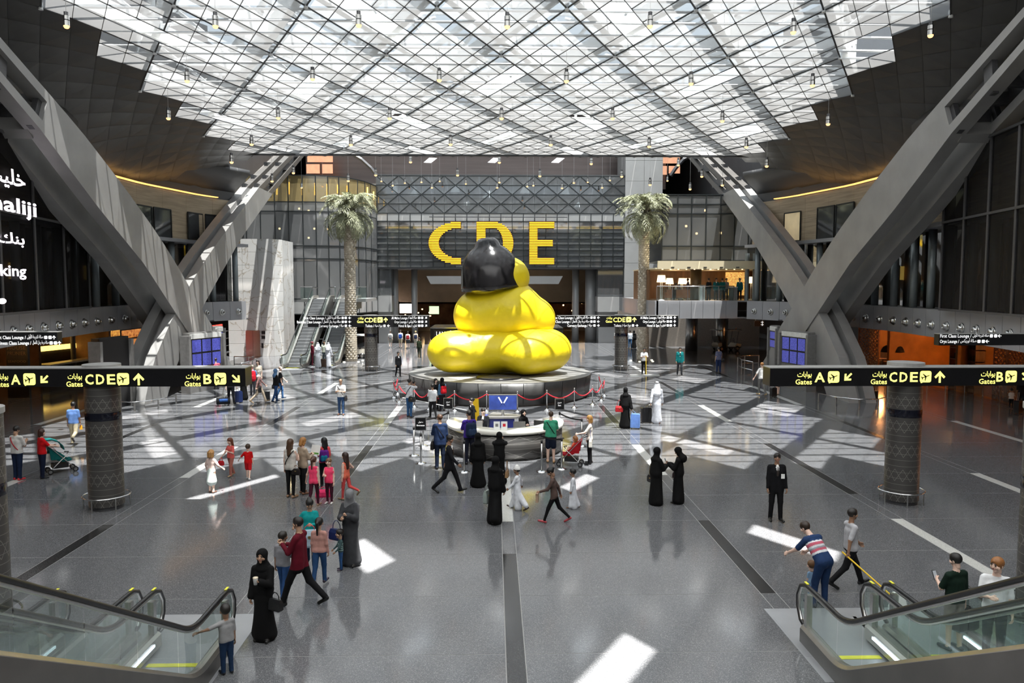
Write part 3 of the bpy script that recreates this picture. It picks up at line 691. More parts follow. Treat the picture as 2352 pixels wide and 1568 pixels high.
# pylon of grey panels
px0, px1 = xat(1433, YB), xat(1518, YB); nrw = 10
for c in range(2):
    for r_ in range(nrw):
        z0, z1 = r_ * 2.1, (r_ + 1) * 2.1; xa, xb_ = px0 + (px1 - px0) * c / 2, px0 + (px1 - px0) * (c + 1) / 2
        MB().box(xa + .012, xb_ - .012, YB - .2, YB, z0 + .012, z1 - .012).build('pylon_panel', [PANELG], far)
MB().box(px0, px1, YB - .02, YB + 5, 0, 21).build('pylon_core', [PANELG], far)
# top bulkhead of the far hall with three daylight openings and lit windows
BULK = M('copper_bulkhead', (0.20, 0.165, 0.155), 0.36, 0.6, 0.12, 0.5, stretch=(.3, 1, 6))
MB().box(bx0 - 9, bx1 + 6, 88, 88.2, 17, 26).build('bulkhead', [BULK], far)
for x in (988, 1135, 1281):
    a, b, c, d_ = plY(x - 15, 373, 87.9), plY(x + 2, 374, 87.9), plY(x + 16, 363, 87.9), plY(x - 2, 362, 87.9)
    MB().add([a, b, c, d_], [(0, 1, 2, 3)]).build('daylight_opening', [M('daylight_pane', (.95, .98, 1), .5, 0, .02, 1, emit=1.6)], far)
ORW = M('copper_lit_window', (0.85, 0.42, 0.25), .5, 0, .1, 2, emit=.75)
for x0, y0, x1, y1 in ((706, 355, 764, 372), (704, 377, 734, 398), (740, 377, 764, 398), (1520, 356, 1562, 375), (1520, 381, 1532, 401), (1536, 381, 1562, 398)):
    a, b = plY(x0, y1, 86), plY(x1, y0, 86); MB().box(a.x, b.x, 86, 86.05, a.z, b.z).build('lit_window', [ORW], far)
for xs in ((806, 830, 852, 866), (1598, 1570, 1552, 1540)):
    pts = [plY(x, y, 84.5) for x, y in zip(xs, (352, 366, 386, 404))]
    MB().tube(pts, .22, n=6).build('far_arch_rib', [DARKST], far)
# undercroft below the bridge: columns, canopy, bronze wall, dark shops with lamps
for x, wd in ((952, 14), (1322, 16), (1357, 26), (905, 20)):
    X = xat(x, 83); MB().cyl((X, 83, 0), (X, 83, zb[0]), wd / 1764 * 83 / 2, n=16).build('undercroft_column', [PANELG], far, True)
a, b = plY(980, 652, 78.6), plY(1292, 634, 78.6)
MB().hexa([(a.x + .4, 78.6, a.z), (b.x - .4, 78.6, a.z), (b.x - .4, 81, a.z), (a.x + .4, 81, a.z), (a.x, 78.3, b.z), (b.x, 78.3, b.z), (b.x, 81, b.z), (a.x, 81, b.z)]).build('canopy', [PANELG], far)
MB().box(bx0 - 6, bx1 + 3, 92, 92.3, 3.9, 9).build('bronze_wall', [BRONZE], far)
MB().box(bx0 - 6, bx1 + 3, 84, 92, 8.0, 8.2).build('undercroft_ceiling', [BRONZE], far)
MB().box(bx0 - 8, bx1 + 3, 92, 118, 3.9, 4.1).build('shop_ceiling', [DARKIN], far)
MB().box(bx0 - 8, bx1 + 3, 118, 118.2, 0, 4).build('shop_back_wall', [M('shop_back_glow', (.16, .10, .06), .7, 0, .6, .6)], far)
for x0, x1, y0, y1 in ((863, 900, 679, 716), (1372, 1430, 681, 716)):
    a, b = plY(x0, y1, 80.5), plY(x1, y0, 80.5); MB().box(a.x, b.x, 80.3, 86, a.z, b.z).build('corner_box', [PANELG], far)
    MB().box(a.x, b.x, 80.3, 86, b.z, zb[0]).build('corner_glass', [GFAC], far)
    MB().box(a.x + .2, b.x - .2, 81, 85.5, 0, a.z).build('corner_pier', [PANELG], far)
rs = random.Random(3)
for i in range(46):
    x = rs.uniform(905, 1000) if i % 2 else rs.uniform(1290, 1400); Y = rs.uniform(94, 112); p = plY(x, 700, Y); z = rs.choice((3.6, 3.7, 2.6, 2.0, 1.6))
    MB().cyl((p.x, Y, z), (p.x, Y, z + .14), rs.uniform(.06, .12), n=6).build('shop_lamp', [WARM], far)
for x, y, wd, h, cc in ((935, 702, 34, 34, (1, .93, .9)), (997, 712, 22, 18, (.5, .8, .4)), (1388, 708, 10, 12, (1, .7, .4)), (1330, 742, 66, 3, (1, .55, .2)), (1330, 749, 66, 2, (1, .55, .2))):
    a, b = plY(x - wd / 2, y + h / 2, 93), plY(x + wd / 2, y - h / 2, 93)
    MB().box(a.x, b.x, 93, 93.1, a.z, b.z).build('shop_light_panel', [M('light_panel_%d' % x, cc, .5, 0, .1, 1, emit=1.5)], far)
# gallery restaurant on the right
YG = 58.0; g0, g1 = xat(1508, YG), 18.2; zt, zf = 4.93, 3.58; zc_ = zat(617, YG); zs = zat(598, YG)
rest_ = sroot('wall_gallery', 'upper gallery beside the grey pylon with a lit restaurant behind a glass balustrade')
nseg = 7
for i in range(nseg):
    xa, xb_ = g0 + (g1 - g0) * i / nseg, g0 + (g1 - g0) * (i + 1) / nseg
    MB().box(xa + .012, xb_ - .012, YG, YG + .25, zf, zt).build('fascia_panel', [FASCIA], rest_)
MB().box(g0, g1 + 6, YG + .25, YG + 15, zf, zf + .1).box(g0, g1 + 6, YG + .25, YG + 15, zt - .1, zt).box(g0 - .1, g0 + .15, YG, YG + 15, zf, zt).build('gallery_slab', [FASCIA], rest_)
MB().box(g0, g1 + 5, YG + .6, YG + 10, zc_, zc_ + .1).build('gallery_ceiling', [CREAM], rest_)
MB().box(g0 + .2, g1 + 5, YG + .55, YG + .75, zc_, zs).build('cream_band', [CREAM], rest_)
WOODW = M('walnut_wall', (0.20, 0.10, 0.045), .45, 0, .35, 1.5, stretch=(3, 1, .4))
MB().box(g0, g1 + 5, YG + 9, YG + 9.2, zt, zc_).box(g0 - .1, g0 + .1, YG + 3, YG + 9, zt, zc_).build('walnut_wall', [WOODW], rest_)
for i in range(11):
    x = g0 + .7 + i * .62; MB().cyl((x, YG + 1.2, zc_ - .03), (x, YG + 1.2, zc_ + .01), .06, n=8).build('downlight', [WARM], rest_)
for i in range(5):
    x = g0 + 1.2 + i * 1.25; MB().box(x, x + .25, YG + .5, YG + .56, zc_ + .1, zc_ + .16).build('vent_slot', [BLACK], rest_)
a = plY(1690, 645, YG + 8.9); MB().box(a.x - .9, a.x + .8, YG + 8.85, YG + 8.95, zt + .3, zc_ - .1).build('lit_bottle_wall', [M('bottle_wall_glow', (.9, .38, .1), .5, 0, .6, 9, emit=.9)], rest_)
for x in (1590, 1660):
    X = xat(x, 71); MB().cyl((X, 71, 0), (X, 71, zf), .56, n=20).build('steel_column', [STEEL], rest_, True)
MB().box(g0, g1 + 8, 76, 76.2, 0, zf).build('undercroft_wall', [M('undercroft_paint', (.16, .14, .12), .6)], rest_)
X = xat(1598, YG + 4); MB().cyl((X, YG + 4, zt), (X, YG + 4, zc_), .45, n=16).build('bronze_column', [BRONZE], rest_, True)
# glass storeys above the restaurant
YW = 62.0; mx2 = [1519, 1554, 1586, 1619, 1652, 1684, 1717, 1750]; zz = [zat(y, YW) for y in (598, 565, 490, 468, 446)]; mu = MB()
for xa, xb_ in zip(mx2, mx2[1:]):
    A, B = xat(xa, YW), xat(xb_, YW)
    for j, (a, b) in enumerate(zip(zz, zz[1:])):
        MB().add([(A, YW, a), (B, YW, a), (B, YW, b), (A, YW, b)], [(0, 1, 2, 3)]).build('curtain_pane', [GW], rest_)
    for z in zz: mu.bar((A, YW, z), (B, YW, z), .09, .09)
    mu.bar((A, YW, zz[0]), (A, YW, zz[-1]), .08, .1)
mu.build('curtain_mullions', [MULL], rest_)
MB().box(xat(1519, YW), 23, YW + 5, YW + 5.2, zz[0], zz[-1] + .1).box(xat(1519, YW), 23, YW, YW + 5, zz[0] - .1, zz[0]).box(xat(1519, YW), 23, YW, YW + 5, zz[-1] - .1, zz[-1]).build('glass_storey_rooms', [M('room_grey', (.16, .165, .17), .6, 0, .3, .5)], rest_)
for x, y in ((1576, 519), (1620, 483), (1600, 536), (1655, 535)):
    a = plY(x, y, YW + 3); MB().cyl((a.x, a.y, a.z - .08), (a.x, a.y, a.z + .08), .09, n=8).build('room_lamp', [WARM], rest_)
for i in range(5):
    X = xat(1715 + i * 18, YG + 1.2); MB().cyl((X, YG + 1.2, zt), (X, YG + 1.2, zs + .6), .17, n=12).build('fin', [FIN], rest_)
def balustrade(x0, x1, Y, z, name, label):
    t = thing(name, label, 'balustrade', ((x0 + x1) / 2, Y, z)); n = 5
    MB().tube([(x0, Y, z + 1.1), (x1, Y, z + 1.1)], .035, 8).build('handrail', [CHROME], t, True)
    for i in range(n + 1):
        x = x0 + (x1 - x0) * i / n; MB().box(x - .03, x + .03, Y - .02, Y + .02, z, z + 1.1).build('post', [STEEL], t)
        if i < n: MB().box(x + .05, x + (x1 - x0) / n - .05, Y - .008, Y + .008, z + .08, z + 1.02).build('glass_pane', [GCLEAR], t)
balustrade(g0 + .1, g1 - .2, YG + .35, zt, 'glass_balustrade', 'glass balustrade with steel handrail in front of the gallery restaurant')
# ------------------------------------------------------------------ big striped letters on the bridge
YEL = M('sign_yellow', (1.0, 0.66, 0.02), .5, 0, .03, 2, emit=.75); REDL = M('letter_backing', (0.16, 0.02, 0.01), .5); GREYL = M('letter_edge', (.4, .4, .4), .4, .5)
def big_letter(ch, x0, wd, y0=509, y1=607):
    YL = YB - .75; a, b = plY(x0, y1, YL), plY(x0 + wd, y0, YL); W, H = b.x - a.x, b.z - a.z
    t = thing('striped_letter', 'giant letter %s made of yellow horizontal stripes on the glass bridge' % ch, 'letter', (a.x, YL, a.z), 0, 'giant striped letters on the bridge')
    def spans(v):
        av = abs(v); o = 1 - math.sqrt(max(0, 1 - v * v))
        if ch == 'C':
            xo = o * .95
            if av > .72: return [(xo, 1)] if xo < .9 else [(.55, 1)]
            xi = .31 + .75 * (1 - math.sqrt(max(0, 1 - (v / .74) ** 2))); return [(xo, min(xi, 1))]
        if ch == 'D':
            xr = .42 + .58 * math.sqrt(max(0, 1 - v * v))
            if av > .72: return [(0, xr)]
            xi = .42 + .30 * math.sqrt(max(0, 1 - (v / .74) ** 2)); return [(0, .24), (max(.3, xi), xr)]
        if av > .70: return [(0, 1)]
        return [(0, .94)] if av < .15 else [(0, .32)]
    n = 26
    for i in range(n):
        v = (i + .5) / n * 2 - 1
        for p, q in spans(v):
            z = a.z + H * (i + .5) / n; h = H / n
            MB().box(a.x + W * p, a.x + W * q, YL - .05, YL + .05, z - h * .26, z + h * .26).build('stripe', [YEL], t)
    bk = MB()
    for i in range(n):
        for p, q in spans((i + .5) / n * 2 - 1):
            z = a.z + H * i / n; bk.box(a.x + W * p - .03, a.x + W * q + .03, YL + .06, YL + .14, z, z + H / n)
    bk.build('backing', [REDL], t)
big_letter('C', 985, 73); big_letter('D', 1095, 84); big_letter('E', 1216, 57)
# ------------------------------------------------------------------ marble lift block
def m_marble():
    m = M('veined_marble', (0.62, 0.61, 0.59), .3, 0, .05, .8); N = m.node_tree.nodes; L = m.node_tree.links; b = N['Principled BSDF']
    rp = [n for n in N if n.type == 'VALTORGB'][0]; ge = N.new('ShaderNodeNewGeometry'); nz = N.new('ShaderNodeTexNoise'); nz.inputs['Scale'].default_value = .55; nz.inputs['Detail'].default_value = 9
    nz.inputs['Distortion'].default_value = .6; L.new(ge.outputs['Position'], nz.inputs['Vector'])
    r2 = N.new('ShaderNodeValToRGB'); e = r2.color_ramp.elements; e[0].position = .485; e[0].color = (0, 0, 0, 1); e[1].position = .515; e[1].color = (0, 0, 0, 1); x = e.new(.5); x.color = (1, 1, 1, 1)
    L.new(nz.outputs[0], r2.inputs[0]); mx = N.new('ShaderNodeMix'); mx.data_type = 'RGBA'; L.new(r2.outputs[0], mx.inputs[0]); L.new(rp.outputs[0], mx.inputs[6]); mx.inputs[7].default_value = (.36, .31, .25, 1)
    L.new(mx.outputs[2], b.inputs['Base Color']); return m
MARBLE = m_marble()
B = fl(628, 818); ym = B.y; lx0, lx1, lx2 = xat(522, ym), xat(627, ym), xat(650, ym + 1.2); ztop = zat(549, ym)
lift = sroot('wall_lift_block', 'tall veined marble block with a steel lift door beside the far escalators')
rows = 9; colsx = [lx0, lx0 + (lx1 - lx0) * .34, lx0 + (lx1 - lx0) * .68, lx1]
for r_ in range(rows):
    z0, z1 = ztop * r_ / rows, ztop * (r_ + 1) / rows
    for xa, xb_ in zip(colsx, colsx[1:]): MB().box(xa + .008, xb_ - .008, ym, ym + .1, z0 + .008, z1 - .008).build('marble_panel', [MARBLE], lift)
    MB().hexa([(lx1 + .008, ym, z0 + .008), (lx2, ym + 1.2, z0 + .008), (lx2 - .1, ym + 1.3, z0 + .008), (lx1 - .1, ym + .1, z0 + .008), (lx1 + .008, ym, z1 - .008), (lx2, ym + 1.2, z1 - .008), (lx2 - .1, ym + 1.3, z1 - .008), (lx1 - .1, ym + .1, z1 - .008)]).build('marble_panel', [MARBLE], lift)
MB().box(lx0 + .02, lx1 - .05, ym + .06, ym + 5, 0, ztop - .02).box(lx1 - .1, lx2 - .05, ym + 1.3, ym + 5, 0, ztop - .02).build('block_core', [MARBLE], lift)
a, b = plY(566, 819, ym), plY(597, 759, ym)
dr = MB().box(a.x, b.x, ym - .03, ym + .02, 0, b.z).build('lift_door', [STEEL], lift); MB().box((a.x + b.x) / 2 - .01, (a.x + b.x) / 2 + .01, ym - .035, ym - .028, 0, b.z).build('door_joint', [BLACK], dr)
for y0, y1 in ((760, 767), (771, 778), (788, 799)):
    a, b = plY(601, y1, ym), plY(609 if y0 < 780 else 605, y0, ym); MB().box(a.x, b.x, ym - .03, ym, a.z, b.z).build('lift_sign', [BLACK], lift)
# ------------------------------------------------------------------ sign columns
def m_column():
    m = bpy.data.materials.new('etched_column_steel'); m.use_nodes = True; nt = m.node_tree; N = nt.nodes; L = nt.links; b = N['Principled BSDF']
    tc = N.new('ShaderNodeTexCoord'); sp = N.new('ShaderNodeSeparateXYZ'); L.new(tc.outputs['Object'], sp.inputs[0])
    def mt(op, a, bb=None):
        n = N.new('ShaderNodeMath'); n.operation = op
        for i, q in enumerate((a, bb)):
            if q is None: continue
            if isinstance(q, (int, float)): n.inputs[i].default_value = q
            else: L.new(q, n.inputs[i])
        return n.outputs[0]
    u = mt('MULTIPLY', mt('ARCTAN2', sp.outputs[1], sp.outputs[0]), 14 / (2 * PI)); v = mt('MULTIPLY', sp.outputs[2], 1 / .17)
    def line(x, wd): return mt('LESS_THAN', mt('ABSOLUTE', mt('SUBTRACT', mt('FRACT', x), .5)), wd)
    l1 = line(v, .03); l2 = line(mt('ADD', u, mt('MULTIPLY', v, .5)), .035); l3 = line(mt('SUBTRACT', u, mt('MULTIPLY', v, .5)), .035)
    tri = mt('MULTIPLY', mt('MAXIMUM', l2, l3), mt('LESS_THAN', mt('FRACT', mt('MULTIPLY', v, .25)), .5)); al = mt('MAXIMUM', l1, tri)
    mx = N.new('ShaderNodeMix'); mx.data_type = 'RGBA'; L.new(al, mx.inputs[0]); mx.inputs[6].default_value = (.105, .10, .095, 1); mx.inputs[7].default_value = (.27, .26, .24, 1)
    L.new(mx.outputs[2], b.inputs['Base Color']); b.inputs['Metallic'].default_value = .55; b.inputs['Roughness'].default_value = .38; return m
COLM = m_column()
SIGNB = M('sign_black', (0.006, 0.006, 0.007), .3, 0, .2, 5); SIGNY = M('sign_yellow_light', (1.0, 0.93, 0.22), .5, 0, .02, 5, emit=1.1); SIGNW = M('sign_white_light', (.95, .95, .95), .5, 0, .02, 5, emit=.8)
SIGNT = M('sign_top_cap', (.38, .38, .37), .4, .3)
def sign_column(c, r, H, label, ring=True):
    t = thing('sign_column', label, 'column', (c.x, c.y, 0), 0, 'round etched-steel sign columns')
    MB().lathe([(r, .10), (r, H - .12)], n=40).build('shaft', [COLM], t, True, False)
    MB().lathe([(r * .94, 0), (r * .94, .11), (r, .11)], n=40).build('foot', [DARKST], t, True, False)
    MB().lathe([(r * 1.004, 2.46), (r * 1.01, 2.47), (r * 1.01, 2.67), (r * 1.004, 2.68)], n=40).build('sensor_band', [M('sensor_band_glass', (.008, .009, .016), .08, 0, .3, 30)], t, True, False)
    MB().lathe([(r, H - .12), (r * 1.06, H - .1), (r * 1.06, H), (0, H)], n=40).build('top_disc', [SIGNT], t, False, False)
    if ring:
        pts = []
        for i in range(48):
            a = 2 * PI * i / 48; k = r * 1.28 * (1 + .05 * abs(math.cos(2 * a))); pts.append((k * math.cos(a), k * math.sin(a), .36))
        MB().tube(pts, .022, 8, closed=True).build('guard_rail', [CHROME], t, True, False)
        for i in range(6):
            a = 2 * PI * (i + .3) / 6; k = r * 1.29; MB().cyl((k * math.cos(a), k * math.sin(a), 0), (k * math.cos(a), k * math.sin(a), .36), .016, n=8).build('guard_post', [STEEL], t, False, False)
    return t
class SignPrint:
    """collects each word, pictogram and arrow of a sign as a part of its own, placed by sign-face position"""
    def __init__(s, Y): s.Y = Y; s.items = []
    def new(s, nm): p = Print(); s.items.append((nm, p)); return p
    def X(s, x): return plY(x, 655, s.Y).x
    def Z(s, y): return plY(1134, y, s.Y).z
    def pt(s, t, x0, x1, ybase, ytop, bold=0.0, mi=0):
        s.new('lettering').text(t, s.X(x0), s.Z(ybase), s.Z(ytop) - s.Z(ybase), 'l', bold, s.X(x1) - s.X(x0), mi)
    def gates(s, x0, y, k=1.0):
        s.pt('Gates', x0, x0 + 38 * k, y + 16.5 * k, y + 4.5 * k, .012); s.pt(arab('بوابات'), x0 + 4 * k, x0 + 37 * k, y - 1 * k, y - 13 * k, .01)
    def icon(s, x, y, px): h = px / 1764 * s.Y; s.new('pictogram').plane(s.X(x), s.Z(y), h, 0, 1)
    def arr(s, x, y, px, deg): s.new('arrow').arrow(s.X(x), s.Z(y), px / 1764 * s.Y, R(deg))
    def rrect(s, *a): s.new('pictogram').rrect(*a)
    def arrow(s, *a): s.new('arrow').arrow(*a)
def sign_board(name, label, x0, x1, Y, y0, y1, prn, group, mats=None, depth=.55):
    a, b = plY(x0, y1, Y), plY(x1, y0, Y)
    t = thing(name, label, 'sign', ((a.x + b.x) / 2, Y + depth / 2, a.z), 0, group)
    MB().box(a.x, b.x, Y, Y + depth, a.z, b.z).build('case', [SIGNB], t)
    MB().box(a.x - .01, b.x + .01, Y - .01, Y + depth + .01, b.z, b.z + .025).build('top_cap', [SIGNT], t)
    for nm, p in prn.items:
        o = p.build(nm, mats or [SIGNY, SIGNB], t); o.location = (0, Y - .008, 0)
    return t
cl, cr = fl(249, 1163), fl(2072, 1154); cr.y = cl.y = (cl.y + cr.y) / 2
sign_column(cl, .45, 3.97, 'dark round column of the big gate sign beside the woman in red'); sign_column(cr, .45, 3.97, 'dark round column of the big gate sign beside the worker with the yellow mop')
YS = cl.y - .5
def big_print(items):
    p = SignPrint(YS); y = 868
    for it in items:
        if it[0] == 'g': p.gates(it[1], y)
        elif it[0] == 't':
            n = len(it[1]); w_ = (it[3] - it[2] + 6) / n
            for i, ch in enumerate(it[1]): p.pt(ch, it[2] + i * w_, it[2] + (i + 1) * w_ - 6, y + 11, y - 11.5, .022)
        elif it[0] == 'i': p.icon(it[1], y - .5, 27)
        else: p.arr(it[1], y, it[3], it[2])
    return p
sign_board('gate_sign', 'long black sign with yellow gate letters across the column beside the woman in red', -110, 563, YS, 846, 889,
           big_print([('g', -28), ('t', 'A', 15, 37), ('i', 58), ('a', 92, 135, 24), ('g', 143), ('t', 'CDE', 187, 257), ('i', 275), ('a', 311, 0, 28), ('g', 417), ('t', 'B', 461, 480), ('i', 500), ('a', 537, -135, 24)]), 'long gate signs')
sign_board('gate_sign', 'long black sign with yellow gate letters across the column behind the mop worker', 1768, 2470, YS, 844, 887,
           big_print([('g', 1833), ('t', 'A', 1877, 1901), ('i', 1921), ('a', 1954, 135, 24), ('g', 2007), ('t', 'CDE', 2050, 2116), ('i', 2134), ('a', 2167, 0, 28), ('g', 2258), ('t', 'B', 2298, 2314), ('i', 2332), ('a', 2366, -135, 24)]), 'long gate signs')
# far pair with lounge directions
fl_, fr_ = fl(855, 850), fl(1428, 851); fl_.y = fr_.y = (fl_.y + fr_.y) / 2; YF = fl_.y - .5
sign_column(fl_, .46, 4.0, 'bright etched round column under the far gate sign near the golf cart'); sign_column(fr_, .46, 4.0, 'bright etched round column under the far gate sign near the right palm trunk')
def far_print(o, mir):
    p = SignPrint(YF)
    def row(t, ar, x1, y, n, deg):
        wdt = len(t) * 2.75; wa = len(ar) * 1.9; xs = x1 - 4 - n * 7
        p.pt(t + ' /', xs - wa - wdt - 3, xs - wa - 2, y + 2.6, y - 3.4, .006, 2); p.pt(arab(ar), xs - wa, xs - 2, y + 1.6, y - 4.4, 0, 2)
        for i in range(n): p.rrect(p.X(xs + 3 + i * 7), p.Z(y - .5), 5.2 / 1764 * YF, 5.2 / 1764 * YF, .03, 2)
        p.arrow(p.X(x1 + 1), p.Z(y - .5), 6.5 / 1764 * YF, R(deg), 2)
    d = 90
    row('First Class Lounge', 'صالة الدرجة الأولى', o + 94, 730, 2, d); row('Business Class Lounge', 'صالة درجة رجال الأعمال', o + 94, 739, 2, d); row('Currency Exchange', 'صرافة', o + 94, 748, 1, d if not mir else -90)
    p.pt('Gates', o + 112, o + 127, 741, 735, .01); p.pt(arab('بوابات'), o + 114, o + 127, 732.5, 727, .01); p.pt('CDE', o + 129, o + 157, 739.5, 729, .02)
    p.icon(o + 165, 734, 12); p.arr(o + 178, 734, 11, 0); row('Toilets', 'دورات مياه', o + 183, 748, 1, d if not mir else -90)
    for t, a, y, n in (('Al Maha Lounge', 'صالة المها', 730, 2), ('Oryx Lounge', 'صالة أوريكس', 739, 2), ('Hotel & Spa', 'فندق و', 748, 2)): row(t, a, o + 270, y, n, -45 if not mir else 0)
    return p
sign_board('direction_sign', 'far black sign of lounge directions and yellow CDE above the golf cart', 707, 985, YF, 725, 751, far_print(707, False), 'far direction signs', [SIGNY, SIGNB, SIGNW])
sign_board('direction_sign', 'far black sign of lounge directions and yellow CDE beside the right palm', 1280, 1558, YF, 725, 751, far_print(1280, True), 'far direction signs', [SIGNY, SIGNB, SIGNW])
# blade signs off the side fascias
YN = 27.0
def lounge(o, rows, ar):
    p = SignPrint(YN)
    for i, (t, a) in enumerate(rows):
        y = 773 + i * 12.6; p.pt(t + ' /', o, o + len(t) * 4.0, y + 3.6, y - 4.2, .008, 2); p.pt(arab(a), o + len(t) * 4.0 + 3, o + len(t) * 4.0 + 40, y + 2, y - 5.5, 0, 2)
        for k in range(2): p.rrect(p.X(o + len(t) * 4.0 + 46 + k * 10), p.Z(y), 7.5 / 1764 * YN, 7.5 / 1764 * YN, .03, 2)
        p.arrow(p.X(o + len(t) * 4.0 + 65), p.Z(y), 9 / 1764 * YN, R(ar), 2)
    return p
sign_board('lounge_sign', 'black lounge direction sign with white letters jutting from the fascia by the bank screen', -30, 131, YN, 763, 789, lounge(-18, (('First Class Lounge', 'صالة الدرجة الأولى'), ('Business Class Lounge', 'صالة درجة رجال الأعمال')), 0), 'blade lounge signs', [SIGNY, SIGNB, SIGNW], .3)
sign_board('lounge_sign', 'black lounge direction sign with white letters jutting from the fascia over the orange restaurant', 2156, 2400, YN, 767, 793, lounge(2164, (('First Class Lounge', 'صالة الدرجة الأولى'), ('Oryx Lounge', 'صالة أوريكس')), 90), 'blade lounge signs', [SIGNY, SIGNB, SIGNW], .3)
a = plY(1733, 737, 57.2); sg = thing('lounge_sign', 'small black sign with two white arrows under the gallery edge', 'sign', (a.x, 57.2, a.z))
b = plY(1755, 749, 57.2); MB().box(a.x, b.x, 57.2, 57.3, b.z, a.z).build('case', [SIGNB], sg); o = Print().arrow(b.x - .15, b.z + .12, .2, R(-90)).arrow(b.x - .15, b.z + .3, .2, R(-90)).build('lettering', [SIGNW], sg); o.location = (0, 57.19, 0)
for x in (a.x + .1, b.x - .1): MB().cyl((x, 57.25, a.z), (x, 57.25, 3.7), .015, n=6).build('rod', [STEEL], sg)
# two nearer columns just caught by the frame edges
for x, lab in ((-9.32, 'dark round column cut by the left picture edge above the escalators'), (9.62, 'dark round column cut by the right picture edge behind the boy with the rucksack')):
    sign_column(Vector((x, 13.3, 0)), .45, 4.0, lab)
# ------------------------------------------------------------------ flight information boards
SCR = M('flight_screen', (.045, .05, .23), .25, 0, .4, 9, emit=.9, stretch=(1, 1, 5)); SLATE = M('board_slate', (.20, .195, .19), .45, .2); HEAD = M('board_header', (.62, .62, .60), .4)
def info_board(p0, p1, cols, z0, z1, label, front=1, back=False):
    c = (p0 + p1) / 2; t = thing('flight_board', label, 'info board', (c.x, c.y, 0)); d = (p1 - p0).normalized(); n = Vector((d.y, -d.x, 0)) * front; W = (p1 - p0).length
    def P(u, z, k): q = p0 + d * u + n * k; return (q.x, q.y, z)
    def blk(u0, u1, za, zb_, k0, k1): return MB().hexa([P(u0, za, k0), P(u1, za, k0), P(u1, za, k1), P(u0, za, k1), P(u0, zb_, k0), P(u1, zb_, k0), P(u1, zb_, k1), P(u0, zb_, k1)])
    blk(-.12, W + .12, 0, z1 + .35, -.45, -.02).build('cabinet', [SIGNB if back else SLATE], t)
    for u in (-.3, W + .12): blk(u, u + .18, 0, z1 + .2, -.5, .14).build('side_fin', [SLATE], t)
    if not back:
        blk(-.05, W + .05, z1 + .02, z1 + .3, -.02, .06).build('header', [HEAD], t)
        for r_ in range(2):
            for k in range(cols):
                u0, u1 = W * k / cols, W * (k + 1) / cols; za, zb_ = z0 + (z1 - z0) * r_ / 2, z0 + (z1 - z0) * (r_ + 1) / 2
                s_ = blk(u0 + .02, u1 - .02, za + .02, zb_ - .02, -.02, .05).build('display', [BLACK], t)
                MB().add([P(u0 + .05, za + .05, .055), P(u1 - .05, za + .05, .055), P(u1 - .05, zb_ - .05, .055), P(u0 + .05, zb_ - .05, .055)], [(0, 1, 2, 3)]).build('picture', [SCR], s_)
def on(x, Y): return Vector((plY(x, 655, Y).x, Y, 0))
info_board(on(434, 43.6), on(502, 45.9), 3, 1.45, 3.05, 'tilted bank of six blue flight screens at the foot of the left-hand arch')
info_board(on(493, 49.5), on(507, 50.6), 1, 2.0, 3.1, 'narrow blue flight screen behind the six-screen bank by the marble block')
info_board(on(1801, 45.9), on(1856, 43.6), 3, 1.45, 3.05, 'tilted bank of six blue flight screens at the foot of the right-hand arch')
info_board(on(1773, 50.6), on(1786, 49.5), 1, 2.0, 3.1, 'narrow blue flight screen behind the six-screen bank near the golf cart under the gallery')
info_board(on(228, 37.2), on(288, 39.2), 3, 1.2, 3.2, 'black rear of a flight board beside the amber-lit bar', 1, True)
# ------------------------------------------------------------------ escalators
LED = M('skirt_light_strip', (.80, .85, 1.0), .5, 0, .02, 3, emit=2.4); COMB = M('comb_yellow', (.72, .70, .05), .5, 0, .12, 6); STEP = M('step_aluminium', (.30, .31, .32), .4, .7, .15, 4, stretch=(40, 1, 1))
PLATE = M('landing_plate', (.40, .41, .43), .35, .5, .06, 2); DECK = M('escalator_deck', (.50, .48, .44), .3, .9, .06, 3); OUTC = M('escalator_cladding', (.20, .19, .18), .35, .8, .08, 2)
def esc_profile(Y0, top, dr, n=14):
    """step line: level landing at Y0, 30 degree rise in direction dr up to top, level again"""
    sl = math.tan(R(30)); run = top / sl; pts = [(0.0, 0.0), (.85, 0.0)]
    for i in range(1, 5): u = i / 5; pts.append((.85 + u * .7, sl * .35 * u * u))
    b = .85 + .7; zb_ = sl * .35
    pts.append((b, zb_)); pts.append((b + (top - 2 * zb_) / sl, top - zb_)); e = b + (top - 2 * zb_) / sl
    for i in range(1, 5): u = i / 5; pts.append((e + u * .7, top - zb_ * (1 - u) ** 2))
    pts += [(e + .7, top), (e + 2.2, top)]
    return [(Y0 + dr * u, z) for u, z in pts]
